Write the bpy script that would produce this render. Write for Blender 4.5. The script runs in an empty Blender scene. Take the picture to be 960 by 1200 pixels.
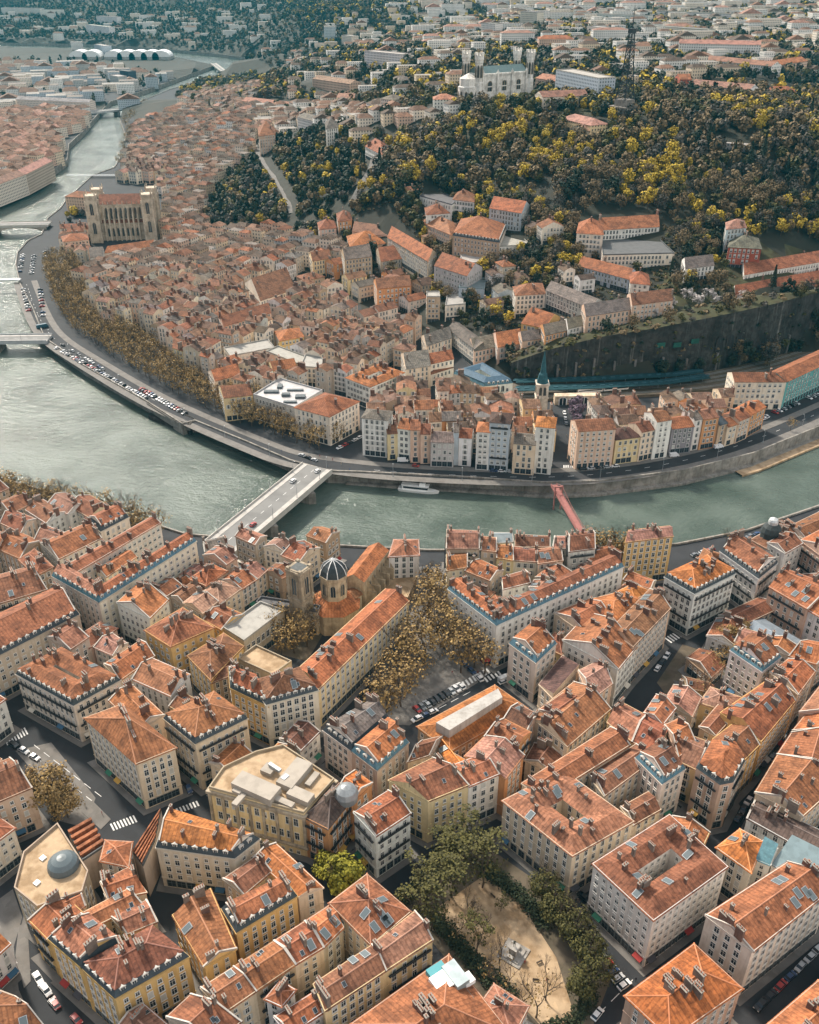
import bpy, bmesh, math, random, hashlib
import numpy as np
from mathutils import Vector, Matrix, noise
from mathutils.geometry import delaunay_2d_cdt
from mathutils.bvhtree import BVHTree
random.seed(7)
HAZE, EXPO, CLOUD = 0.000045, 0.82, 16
RND = random.Random(11)
SC = bpy.context.scene
COL = SC.collection
# ------------------------------------------------------------------ camera
FPX, PITCH, CAMH = 1090.0, math.radians(31.1), 255.0
CAMPOS = Vector((0, 0, CAMH))
cd = bpy.data.cameras.new('camera'); cam = bpy.data.objects.new('camera', cd); COL.objects.link(cam)
cam.location = CAMPOS; cam.rotation_euler = (math.pi/2 - PITCH, 0, 0)
cd.sensor_fit = 'HORIZONTAL'; cd.sensor_width = 36; cd.lens = 36*FPX/960
cd.clip_start = 5; cd.clip_end = 30000
SC.camera = cam
CP, SP = math.cos(PITCH), math.sin(PITCH)

def P(px, py, z=0.0):
    """the real place, at height z, that the photograph shows at (px, py)"""
    x = (px-480)/FPX; v = (600-py)/FPX
    dz = -SP + v*CP
    t = (z-CAMH)/dz
    return Vector((x*t, (CP+v*SP)*t))

def proj(p):
    d = Vector(p)-CAMPOS
    f = d.y*CP - d.z*SP
    if f < 1: return None
    return 480+FPX*d.x/f, 600-FPX*(d.y*SP+d.z*CP)/f

def pts(s):
    return [tuple(float(q) for q in a.split(',')) for a in s.split()]

# ------------------------------------------------------------------ terrain
CTRL = """-500,1400,7 480,1400,7 1500,1400,7 -500,900,7 1500,900,7 -400,620,7 1400,620,7 480,760,7 100,700,7 900,700,7
60,300,7 60,390,7 130,440,7 230,495,7 330,545,7 420,550,7 550,560,7 650,565,7 800,555,7 960,500,7 1150,430,7 1400,340,7
220,225,7 195,200,7 185,160,7 232,160,8 250,290,8 300,335,8 350,335,11 400,385,9 480,432,8 520,405,11 560,428,8 600,452,8
640,452,9 760,446,9 840,438,9 900,425,9 970,402,9 1150,350,9
600,418,22 640,402,30 700,391,38 760,377,41 820,362,44 890,349,46 960,342,46 1150,298,46
480,330,20 430,305,22 500,300,36 550,300,46 640,300,52 740,300,56 850,312,54 930,322,50 620,360,36 560,365,26 700,340,42 470,380,12
345,250,32 320,200,42 300,170,46 380,200,62 380,270,30 450,215,76 440,135,106 584,128,122 520,125,115 730,140,122 560,215,76 650,235,76 750,225,84 860,215,90 960,235,80
1150,230,80 960,150,124 860,108,128 800,95,128 960,60,130 1200,60,130 640,50,130 480,60,124 480,5,138 640,5,142 960,5,142 1200,5,142 800,5,142
320,105,86 270,115,42 235,115,10 210,112,7 300,92,12 330,90,30 370,90,80 400,60,100 350,60,60 320,66,22 250,60,10 170,88,7 60,120,7 -100,120,7 0,66,7 -200,66,7 110,62,7
0,36,24 100,36,28 200,38,40 200,8,82 100,8,78 0,8,72 -200,8,72 330,20,100 400,20,118 -200,200,7 0,180,7 -400,350,7
-300,-20,150 100,-20,150 480,-20,165 800,-20,165 1200,-20,165"""
_c = [tuple(float(q) for q in a.split(',')) for a in CTRL.split()]
_cxy = [P(a, b, z) for a, b, z in _c]
TX0, TX1, TY0, TY1, TS = -4200, 4200, -200, 9000, 14.0
_nx, _ny = int((TX1-TX0)/TS)+1, int((TY1-TY0)/TS)+1
_cz = [z for _, _, z in _c]
for bx, by, bz in ((-9000, -900, 7), (9000, -900, 7), (-9000, 14000, 190), (9000, 14000, 190), (0, 14000, 190), (-9000, 3000, 60), (9000, 3000, 140), (9000, 700, 60), (-9000, 700, 7), (0, -900, 7)):
    _cxy.append(Vector((bx, by))); _cz.append(bz)
_r = delaunay_2d_cdt(_cxy, [], [], 0, 1e-4)
_map = [_cz[l[0]] if l else 7 for l in _r[3]]
ZR = np.full((_ny, _nx), 7.0)
_gx = TX0 + np.arange(_nx)*TS; _gy = TY0 + np.arange(_ny)*TS
for tri in _r[2]:
    a, b, c = (_r[0][i] for i in tri)
    x0, x1 = min(a.x, b.x, c.x), max(a.x, b.x, c.x); y0, y1 = min(a.y, b.y, c.y), max(a.y, b.y, c.y)
    i0, i1 = np.searchsorted(_gx, (x0, x1)); j0, j1 = np.searchsorted(_gy, (y0, y1))
    if i0 >= i1 or j0 >= j1: continue
    X, Y = np.meshgrid(_gx[i0:i1], _gy[j0:j1])
    den = (b.y-c.y)*(a.x-c.x)+(c.x-b.x)*(a.y-c.y)
    if abs(den) < 1e-9: continue
    w0 = ((b.y-c.y)*(X-c.x)+(c.x-b.x)*(Y-c.y))/den
    w1 = ((c.y-a.y)*(X-c.x)+(a.x-c.x)*(Y-c.y))/den
    w2 = 1-w0-w1
    m = (w0 >= -1e-6) & (w1 >= -1e-6) & (w2 >= -1e-6)
    Z = w0*_map[tri[0]]+w1*_map[tri[1]]+w2*_map[tri[2]]
    ZR[j0:j1, i0:i1][m] = Z[m]
for _ in range(2):
    p_ = np.pad(ZR, 1, mode='edge')
    ZR = (p_[1:-1, 1:-1]*2+p_[:-2, 1:-1]+p_[2:, 1:-1]+p_[1:-1, :-2]+p_[1:-1, 2:])/6
ZR[ZR < 9.0] = 7.0

def H(x, y):
    u = min(max((x-TX0)/TS, 0), _nx-1.001); v = min(max((y-TY0)/TS, 0), _ny-1.001)
    i, j = int(u), int(v); u -= i; v -= j
    return float((ZR[j, i]*(1-u)+ZR[j, i+1]*u)*(1-v)+(ZR[j+1, i]*(1-u)+ZR[j+1, i+1]*u)*v)

def PG(px, py, dz=0.0):
    """march the view ray to the terrain (raised by dz)"""
    x = (px-480)/FPX; v = (600-py)/FPX
    d = Vector((x, CP+v*SP, -SP+v*CP)); t = 200.0
    last = t
    while t < 9000:
        p = CAMPOS+d*t
        if p.z <= H(p.x, p.y)+dz: break
        last = t; t += max(4.0, (p.z-H(p.x, p.y)-dz)*0.5)
    lo, hi = last, t
    for _ in range(18):
        m = (lo+hi)/2; p = CAMPOS+d*m
        if p.z <= H(p.x, p.y)+dz: hi = m
        else: lo = m
    p = CAMPOS+d*hi
    return Vector((p.x, p.y, H(p.x, p.y)))

def inpoly(x, y, poly):
    c = False; j = len(poly)-1
    for i in range(len(poly)):
        a, b = poly[i], poly[j]
        if (a[1] > y) != (b[1] > y) and x < (b[0]-a[0])*(y-a[1])/(b[1]-a[1])+a[0]: c = not c
        j = i
    return c

# ------------------------------------------------------------------ materials
def mat(name, color=(.5, .5, .5), rough=.85, metal=0.0, objcol=False, blotch=0.0, bscale=.12, bdark=(.5, .5, .5), fine=0.0, fscale=2.0, bump=0.0, bumpscale=3.0, spec=.3, island=None, uvstripe=0.0, stripe=0.9, winds=False, streak=0.0, pale=0.0):
    m = bpy.data.materials.new(name); m.use_nodes = True
    nt = m.node_tree; N = nt.nodes; L = nt.links
    b = N['Principled BSDF']; b.inputs['Roughness'].default_value = rough; b.inputs['Metallic'].default_value = metal
    b.inputs['Specular IOR Level'].default_value = spec
    if objcol:
        oi = N.new('ShaderNodeObjectInfo'); cur = oi.outputs['Color']
    else:
        rgb = N.new('ShaderNodeRGB'); rgb.outputs[0].default_value = (*color, 1); cur = rgb.outputs[0]
    def mix(fac, a, bb, mode='MIX'):
        x = N.new('ShaderNodeMix'); x.data_type = 'RGBA'; x.blend_type = mode
        if isinstance(fac, float): x.inputs[0].default_value = fac
        else: L.new(fac, x.inputs[0])
        L.new(a, x.inputs[6])
        if isinstance(bb, tuple): x.inputs[7].default_value = (*bb, 1)
        else: L.new(bb, x.inputs[7])
        return x.outputs[2]
    def ramp(src, lo, hi, k0=0.0, k1=1.0):
        r = N.new('ShaderNodeMapRange'); L.new(src, r.inputs[0]); r.inputs[1].default_value = lo; r.inputs[2].default_value = hi
        r.inputs[3].default_value = k0; r.inputs[4].default_value = k1; r.clamp = True
        return r.outputs[0]
    geo = N.new('ShaderNodeNewGeometry')
    def nz(scale, detail=4, stretch=None):
        n = N.new('ShaderNodeTexNoise'); n.inputs['Scale'].default_value = scale; n.inputs['Detail'].default_value = detail
        if stretch:
            mp = N.new('ShaderNodeMapping'); mp.inputs['Scale'].default_value = stretch; L.new(geo.outputs['Position'], mp.inputs['Vector']); L.new(mp.outputs[0], n.inputs['Vector'])
        else: L.new(geo.outputs['Position'], n.inputs['Vector'])
        return n.outputs['Fac']
    if island:
        r = geo.outputs['Random Per Island']
        cr = N.new('ShaderNodeValToRGB'); e = cr.color_ramp.elements
        while len(e) < len(island): e.new(.5)
        for k, c in enumerate(island): e[k].position = k/(len(island)-1); e[k].color = (*c, 1)
        L.new(r, cr.inputs[0]); cur = cr.outputs[0]
    if blotch:
        cur = mix(ramp(nz(bscale), .45, .62, 0, blotch), cur, bdark, 'MULTIPLY')
    if streak:
        cur = mix(ramp(nz(.9, 3, (1, 1, .12)), .48, .7, 0, streak), cur, (.55, .5, .45), 'MULTIPLY')
    if pale: cur = mix(ramp(nz(.35, 5, (1, 1, .05)), .60, .68, 0, pale), cur, (.16, .155, .14))
    if fine:
        v = N.new('ShaderNodeTexVoronoi'); v.inputs['Scale'].default_value = fscale; L.new(geo.outputs['Position'], v.inputs['Vector'])
        sp = N.new('ShaderNodeSeparateColor'); L.new(v.outputs['Color'], sp.inputs[0])
        cur = mix(ramp(sp.outputs[0], 0, 1, 0, fine), cur, (.35, .32, .3), 'MULTIPLY')
        cur = mix(ramp(sp.outputs[1], .75, 1, 0, fine*.8), cur, (1.45, 1.35, 1.25), 'MULTIPLY')
    if uvstripe or winds:
        uv = N.new('ShaderNodeUVMap'); sx = N.new('ShaderNodeSeparateXYZ'); L.new(uv.outputs[0], sx.inputs[0])
        def fr(o, s):
            a = N.new('ShaderNodeMath'); a.operation = 'DIVIDE'; L.new(o, a.inputs[0]); a.inputs[1].default_value = s
            f = N.new('ShaderNodeMath'); f.operation = 'FRACT'; L.new(a.outputs[0], f.inputs[0]); return f.outputs[0]
    if uvstripe:
        cur = mix(ramp(fr(sx.outputs[0], stripe), .62, .8, 0, uvstripe), cur, (.45, .42, .42), 'MULTIPLY')
        cur = mix(ramp(fr(sx.outputs[1], stripe*1.7), .7, .95, 0, uvstripe*.7), cur, (.5, .46, .45), 'MULTIPLY')
    if winds:
        a = ramp(fr(sx.outputs[0], 3.1), .60, .64); c = ramp(fr(sx.outputs[1], 3.2), .42, .46)
        d = ramp(fr(sx.outputs[1], 3.2), .94, .97, 1, 0)
        m1 = N.new('ShaderNodeMath'); m1.operation = 'MULTIPLY'; L.new(a, m1.inputs[0]); L.new(c, m1.inputs[1])
        m2 = N.new('ShaderNodeMath'); m2.operation = 'MULTIPLY'; L.new(m1.outputs[0], m2.inputs[0]); L.new(d, m2.inputs[1])
        cur = mix(m2.outputs[0], cur, (.05, .06, .07))
    L.new(cur, b.inputs['Base Color'])
    if bump:
        bp = N.new('ShaderNodeBump'); bp.inputs['Strength'].default_value = bump; bp.inputs['Distance'].default_value = .3
        L.new(nz(bumpscale, 5), bp.inputs['Height']); L.new(bp.outputs[0], b.inputs['Normal'])
    return m

M = {}
M['wall'] = mat('wall_render', objcol=True, blotch=.35, bscale=.09, bdark=(.72, .68, .64), streak=.45, fine=.10, fscale=.8)
M['farwall'] = mat('far_wall', objcol=True, blotch=.3, bscale=.03, bdark=(.7, .68, .66), winds=True)
M['roof'] = mat('roof_tiles', objcol=True, blotch=.8, bscale=.23, bdark=(.50, .50, .52), fine=.6, fscale=1.3, uvstripe=.45, stripe=1.25, bump=.25, bumpscale=2.2, streak=.35)
M['stone'] = mat('old_stone', objcol=True, blotch=.6, bscale=.2, bdark=(.5, .48, .46), streak=.6, fine=.3, fscale=.9, bump=.2)
M['slate'] = mat('slate', objcol=True, rough=.7, blotch=.4, bscale=.5, fine=.3, fscale=1.6, spec=.25)
M['zinc'] = mat('zinc', objcol=True, rough=.42, metal=.35, blotch=.4, bscale=.4, bdark=(.7, .7, .7), fine=.2, fscale=.6)
M['trim'] = mat('pale_trim', objcol=True, blotch=.4, bscale=.3, bdark=(.6, .6, .6))
M['chim'] = mat('chimney_brick', (.17, .095, .072), blotch=.5, bscale=.5, bdark=(.5, .5, .5), fine=.3, fscale=3)
M['chimg'] = mat('chimney_render', (.21, .165, .135), blotch=.5, bscale=.5, bdark=(.5, .5, .5), fine=.2, fscale=3)
M['pot'] = mat('chimney_pot', (.36, .14, .08))
M['glass'] = mat('window_glass', (.025, .035, .045), rough=.12, spec=.5)
M['frame'] = mat('window_frame', (.62, .60, .55))
M['shut'] = mat('shutter', (.46, .45, .42))
M['shutd'] = mat('shutter_dark', (.15, .17, .17))
M['iron'] = mat('iron', (.03, .033, .036), rough=.6)
M['steel'] = mat('steel', (.35, .37, .38), rough=.45, metal=.4)
M['asphalt'] = mat('asphalt', (.034, .036, .040), blotch=.5, bscale=.06, bdark=(.65, .65, .66), fine=.25, fscale=.25, bump=.1)
M['pave'] = mat('paving', (.17, .16, .148), blotch=.5, bscale=.15, bdark=(.7, .68, .66), fine=.25, fscale=.6)
M['paint'] = mat('road_paint', (.72, .72, .70), blotch=.5, bscale=1.2, bdark=(.6, .6, .6))
M['conc'] = mat('concrete', (.40, .38, .35), blotch=.5, bscale=.2, bdark=(.6, .58, .56), streak=.4)
M['quay'] = mat('quay_stone', (.30, .28, .25), blotch=.7, bscale=.16, bdark=(.45, .45, .44), streak=.7, fine=.35, fscale=.7)
M['dark'] = mat('dark_stone_wall', (.050, .048, .044), blotch=.9, bscale=.09, bdark=(.35, .37, .34), streak=.8, fine=.7, fscale=.5, bump=.6, bumpscale=.6, pale=.8)
M['sand'] = mat('sand', (.44, .32, .20), blotch=.9, bscale=.22, bdark=(.60, .55, .48), fine=.2, fscale=.8)
M['earth'] = mat('earth', (.13, .105, .075), blotch=.6, bscale=.12, bdark=(.55, .6, .5), fine=.4, fscale=.4)
M['wood'] = mat('forest_floor', (.026, .025, .016), blotch=.7, bscale=.03, bdark=(.6, .7, .6), fine=.4, fscale=.15)
M['grass'] = mat('grass', (.048, .048, .017), blotch=.9, bscale=.11, bdark=(.62, .52, .5), fine=.3, fscale=.4)
M['hedge'] = mat('hedge_leaves', island=[(.012, .018, .010), (.035, .045, .018), (.022, .03, .014)])
M['bark'] = mat('bark', (.10, .075, .055), blotch=.5, bscale=1)
M['carpaint'] = mat('car_paint', objcol=True, rough=.3, spec=.6)
M['rubber'] = mat('rubber', (.02, .02, .02))
M['lamp'] = mat('car_lamp', (.7, .68, .6), rough=.2)
M['fabric'] = mat('awning_fabric', objcol=True)
M['red'] = mat('red_paint', (.30, .125, .11), blotch=.3, bscale=.5)
M['white'] = mat('white_paint', (.78, .78, .76), rough=.4)
M['net'] = mat('scaffold_net', (.10, .30, .30), blotch=.5, bscale=.2, bdark=(.5, .6, .6), fine=.4, fscale=.4)
M['bronze'] = mat('bronze', (.07, .085, .075), rough=.5, metal=.5)
def leafmat(name, cols): M[name] = mat(name, island=cols, rough=.7, spec=.15)
leafmat('leaf_gold', [(.14, .09, .038), (.24, .155, .06), (.36, .24, .09), (.19, .135, .07)])
leafmat('leaf_yellow', [(.17, .13, .022), (.40, .29, .03), (.60, .42, .045), (.26, .20, .03)])
leafmat('leaf_green', [(.028, .028, .010), (.062, .058, .018), (.105, .095, .028), (.045, .042, .016)])
leafmat('leaf_lime', [(.09, .09, .012), (.20, .185, .02), (.27, .24, .03)])
leafmat('leaf_brown', [(.065, .048, .028), (.14, .10, .052), (.22, .155, .078), (.10, .075, .045)])
leafmat('leaf_dark', [(.012, .018, .012), (.025, .034, .02), (.04, .048, .026)])
leafmat('leaf_grey', [(.05, .045, .038), (.09, .08, .066), (.07, .06, .045)])
leafmat('leaf_blossom', [(.30, .27, .25), (.5, .46, .44), (.38, .33, .31)])
leafmat('leaf_mauve', [(.13, .09, .13), (.22, .16, .20), (.10, .075, .09)])

# ------------------------------------------------------------------ mesh builder
class MB:
    def __init__(s): s.v = []; s.f = []; s.mi = []; s.uv = []
    def face(s, vs, mi=0, uv=None):
        k = len(s.v); s.v += [tuple(q) for q in vs]; s.f.append(tuple(range(k, k+len(vs)))); s.mi.append(mi)
        s.uv += (uv if uv else [(0, 0)]*len(vs))
    def wallq(s, a, b, z0, z1, mi=0):
        w = math.hypot(b[0]-a[0], b[1]-a[1])
        s.face([(a[0], a[1], z0), (b[0], b[1], z0), (b[0], b[1], z1), (a[0], a[1], z1)], mi, [(0, 0), (w, 0), (w, z1-z0), (0, z1-z0)])
    def box(s, x0, x1, y0, y1, z0, z1, mi=0, mtop=None):
        q = [(x0, y0), (x1, y0), (x1, y1), (x0, y1)]
        for i in range(4): s.wallq(q[i], q[(i+1) % 4], z0, z1, mi)
        s.face([(*p, z1) for p in q], mi if mtop is None else mtop)
        s.face([(*p, z0) for p in reversed(q)], mi)
    def prism(s, poly, z0, z1, mi=0, mtop=None, bottom=True):
        n = len(poly)
        for i in range(n): s.wallq(poly[i], poly[(i+1) % n], z0, z1, mi)
        s.face([(p[0], p[1], z1) for p in poly], mi if mtop is None else mtop)
        if bottom: s.face([(p[0], p[1], z0) for p in reversed(poly)], mi)
    def tube(s, pth, r0, r1=None, n=6, mi=0, cap=True):
        r1 = r0 if r1 is None else r1
        rings = []
        for k, p in enumerate(pth):
            p = Vector(p)
            d = (Vector(pth[min(k+1, len(pth)-1)])-Vector(pth[max(k-1, 0)])).normalized()
            a = d.cross(Vector((0, 0, 1)) if abs(d.z) < .9 else Vector((1, 0, 0))).normalized(); b = d.cross(a)
            r = r0+(r1-r0)*k/(len(pth)-1)
            rings.append([p+(a*math.cos(t*math.tau/n)+b*math.sin(t*math.tau/n))*r for t in range(n)])
        for k in range(len(rings)-1):
            for i in range(n):
                j = (i+1) % n
                s.face([rings[k][i], rings[k+1][i], rings[k+1][j], rings[k][j]], mi)
        if cap: s.face(rings[-1], mi); s.face(list(reversed(rings[0])), mi)
    def lathe(s, prof, n=16, c=(0, 0), mi=0, ph=0):
        R = [[(c[0]+r*math.cos(ph+i*math.tau/n), c[1]+r*math.sin(ph+i*math.tau/n), z) for i in range(n)] for r, z in prof]
        for k in range(len(R)-1):
            for i in range(n):
                j = (i+1) % n
                s.face([R[k][i], R[k][j], R[k+1][j], R[k+1][i]], mi)
        s.face(R[-1], mi)
    def mesh(s, name, mats):
        me = bpy.data.meshes.new(name); me.from_pydata(s.v, [], s.f)
        for m in (mats if isinstance(mats, (list, tuple)) else [mats]): me.materials.append(m)
        me.polygons.foreach_set('material_index', s.mi)
        if any(u != (0, 0) for u in s.uv[:4000]):
            ul = me.uv_layers.new(name='UVMap'); ul.data.foreach_set('uv', [c for u in s.uv for c in u])
        me.update()
        return me
    def build(s, name, mats, parent=None, color=None, loc=None):
        return ob(name, s.mesh(name, mats), parent, color, loc)

def ob(name, me, parent=None, color=None, loc=None, mtx=None):
    o = bpy.data.objects.new(name, me); COL.objects.link(o)
    if parent is not None: o.parent = parent
    if color is not None: o.color = (*color, 1)
    if loc is not None: o.location = loc
    if mtx is not None: o.matrix_basis = mtx
    return o
def tag(o, label=None, cat=None, group=None, kind=None):
    if label: o['label'] = label
    if cat: o['category'] = cat
    if group: o['group'] = group
    if kind: o['kind'] = kind
    return o
def empty(name, loc, rz=0):
    o = bpy.data.objects.new(name, None); COL.objects.link(o); o.location = loc; o.rotation_euler = (0, 0, rz); o.empty_display_size = 1
    return o
def copy_tree(src, loc, rz, scale=1.0):
    r = src.copy(); COL.objects.link(r); r.location = loc; r.rotation_euler = (0, 0, rz); r.scale = (scale,)*3
    for ch in KIDS.get(src.name, list(src.children)):
        c = ch.copy(); COL.objects.link(c); c.parent = r
    return r
KIDS = {}
# ------------------------------------------------------------------ building kit
WALLC = dict(C=(.66, .54, .40), W=(.70, .68, .64), Y=(.64, .42, .165), P=(.58, .41, .31), B=(.50, .42, .335), O=(.55, .27, .12), G=(.44, .425, .40), S=(.42, .355, .265), U=(.42, .47, .51), T=(.44, .33, .225), L=(.66, .52, .30), R=(.38, .10, .06), V=(.24, .22, .235), K=(.70, .62, .52))
ROOFC = dict(o=(.465, .172, .068), O=(.58, .200, .048), r=(.37, .142, .066), b=(.25, .108, .057), d=(.125, .07, .055), g=(.21, .175, .15), p=(.43, .235, .17), a=(.205, .115, .072), e=(.135, .092, .064), i=(.29, .158, .098), s=(.06, .075, .085), z=(.25, .29, .31), t=(.10, .20, .25), w=(.46, .46, .45), f=(.36, .29, .21), k=(.11, .11, .11), l=(.34, .32, .29), q=(.085, .16, .21), m=(.12, .095, .075))
WINS = {}
def wmesh(key, w, h, fr, glass, shut=None, sill=True):
    b = MB(); d = .14
    b.face([(-w/2, .03, 0), (-w/2, .03, h), (w/2, .03, h), (w/2, .03, 0)], 1)
    t = .16
    for x0, x1, z0, z1 in ((-w/2-t, -w/2, -.02, h+t), (w/2, w/2+t, -.02, h+t), (-w/2, w/2, h, h+t)): b.box(x0, x1, 0, d, z0, z1, 0)
    if sill: b.box(-w/2-.25, w/2+.25, 0, .24, -.16, -.02, 0)
    b.box(-.04, .04, .03, .07, 0, h, 0); b.box(-w/2, w/2, .03, .07, h*.62, h*.62+.06, 0)
    if shut == 'open':
        for sx in (-1, 1): b.box(min(sx*(w/2+t), sx*(w/2+t+.5)), max(sx*(w/2+t), sx*(w/2+t+.5)), .02, .09, 0, h, 2)
    if shut == 'closed': b.box(-w/2, w/2, .02, .10, 0, h, 2)
    if shut == 'half': b.box(-w/2, w/2, .02, .10, h*.45, h, 2)
    WINS[key] = b.mesh('window', [fr, glass, M['shut'] if shut != 'dark' else M['shutd']])
wmesh('plain', 1.15, 2.0, M['frame'], M['glass'])
wmesh('shutter', 1.05, 1.95, M['frame'], M['glass'], 'open')
wmesh('closed', 1.1, 1.95, M['frame'], M['glass'], 'closed')
wmesh('half', 1.15, 2.0, M['frame'], M['glass'], 'half')
wmesh('small', .85, 1.25, M['frame'], M['glass'], None)
wmesh('shop', 2.2, 2.9, M['shutd'], M['glass'], None, False)
wmesh('tall', 1.3, 2.7, M['frame'], M['glass'], None)
b_ = MB()   # arched church opening
_n = 8
b_.face([(-.8, .04, 0)]+[(-.8*math.cos(i*math.pi/_n), .04, 3.4+.8*math.sin(i*math.pi/_n)) for i in range(_n+1)]+[(.8, .04, 0)], 1)
for i in range(_n):
    a0, a1 = i*math.pi/_n, (i+1)*math.pi/_n
    q = [(-math.cos(a)*r, 3.4+math.sin(a)*r) for a, r in ((a0, .8), (a1, .8), (a1, 1.05), (a0, 1.05))]
    b_.face([(x, .2, z) for x, z in q], 0)
b_.box(-1.05, -.8, 0, .2, 0, 3.4); b_.box(.8, 1.05, 0, .2, 0, 3.4); b_.box(-.06, .06, .04, .1, 0, 4.1)
WINS['arch'] = b_.mesh('window', [M['stone'], M['glass']])

M['capst'] = mat('chimney_cap', (.27, .235, .20), blotch=.4, bscale=1)
b_ = MB(); b_.box(-1.5, 1.5, 0, .12, .3, .6); b_.face([(-1.5, 0, .55), (-1.5, 1.5, 0), (1.5, 1.5, 0), (1.5, 0, .55)]); b_.face([(-1.5, 1.5, -.25), (1.5, 1.5, -.25), (1.5, 1.5, 0), (-1.5, 1.5, 0)]); AWN = b_.mesh('awning', [M['fabric']])
CHIMS = []
for k, (w, d, h) in enumerate(((.8, 1.9, 2.3), (.75, 1.3, 2.2), (.85, 2.7, 2.8), (.8, .9, 2.9))):
    b_ = MB(); b_.box(-w/2, w/2, -d/2, d/2, -1.6, h); b_.box(-w/2-.12, w/2+.12, -d/2-.12, d/2+.12, h, h+.18, 1)
    n = max(1, int(d/.55))
    for i in range(n):
        y = -d/2+.3+i*(d-.6)/max(1, n-1) if n > 1 else 0
        b_.lathe([(.16, h+.18), (.13, h+.75), (.0, h+.75)], 6, (0, y), 2)
    for mm in (M['chim'], M['chimg']): CHIMS.append(b_.mesh('chimney', [mm, M['capst'], M['pot']]))
b_ = MB(); b_.box(-.55, .55, -.75, .75, -.1, .16, 0); b_.face([(-.45, -.65, .175), (.45, -.65, .175), (.45, .65, .175), (-.45, .65, .175)], 1)
SKY = b_.mesh('skylight', [M['steel'], M['glass']])
b_ = MB(); b_.box(-1.0, 1.0, -1.5, 1.5, -.1, .3, 0); b_.face([(-.85, -1.35, .32), (.85, -1.35, .32), (.85, 1.35, .32), (-.85, 1.35, .32)], 1)
M['skyglass'] = mat('rooflight_glass', (.10, .125, .135), rough=.35, spec=.35)
SKYB = b_.mesh('skylight', [M['steel'], M['skyglass']])
def dormer_mesh(roofmat):
    b = MB(); b.box(-.75, .75, -2.2, 0, 0, 1.75, 0)
    b.face([(-.48, .02, .25), (-.48, .02, 1.5), (.48, .02, 1.5), (.48, .02, .25)], 1)
    b.box(-.62, -.48, 0, .07, .2, 1.6, 2); b.box(.48, .62, 0, .07, .2, 1.6, 2); b.box(-.62, .62, 0, .07, 1.5, 1.62, 2); b.box(-.04, .04, .02, .06, .25, 1.5, 2)
    b.face([(-.95, .18, 1.72), (0, .18, 2.2), (0, -2.6, 2.2), (-.95, -2.6, 1.72)], 3); b.face([(0, .18, 2.2), (.95, .18, 1.72), (.95, -2.6, 1.72), (0, -2.6, 2.2)], 3)
    b.face([(-.95, .17, 1.72), (.95, .17, 1.72), (0, .17, 2.19)], 2)
    return b.mesh('dormer', [M['trim'], M['glass'], M['frame'], roofmat])
DORM = dormer_mesh(M['slate'])
HOUSES = []      # registered buildings
BVV, BVF = [], []
def addbv(b, off):
    k = len(BVV)
    BVV.extend((v[0]+off[0], v[1]+off[1], v[2]+off[2]) for v in b.v)
    BVF.extend(tuple(i+k for i in f) for f in b.f)

def jit(c, r, a=.06):
    k = 1+r.uniform(-a, a)
    return tuple(min(.85, max(.01, q*k*(1+r.uniform(-a*.5, a*.5)))) for q in c)

def ccw(q):
    ar = sum(q[i].x*q[(i+1) % len(q)].y-q[(i+1) % len(q)].x*q[i].y for i in range(len(q)))
    if ar < 0:
        if len(q) == 4: return [q[1], q[0], q[3], q[2]]
        return list(reversed(q))
    return q
def inset(q, d):
    n = len(q); out = []
    for i in range(n):
        a, b, c = q[i-1], q[i], q[(i+1) % n]
        t0 = (b-a).normalized(); t1 = (c-b).normalized()
        n0 = Vector((-t0.y, t0.x)); n1 = Vector((-t1.y, t1.x))
        k = n0+n1; l = k.length_squared
        out.append(b+(k*(2*d/l) if l > .25 else n0*d))
    return out
def slope(b, a0, a1, r1, r0, mi=0):
    """roof face a0->a1 eave, r1->r0 top; uv in metres"""
    a0, a1, r1, r0 = (Vector(q) for q in (a0, a1, r1, r0))
    t = (a1-a0).normalized()
    def uv(p):
        d = p-a0; u = d.dot(t); return (u+50, (d-t*u).length)
    vs = [a0, a1, r1] if (r1-r0).length < .01 else [a0, a1, r1, r0]
    b.face(vs, mi, [uv(p) for p in vs])

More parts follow.
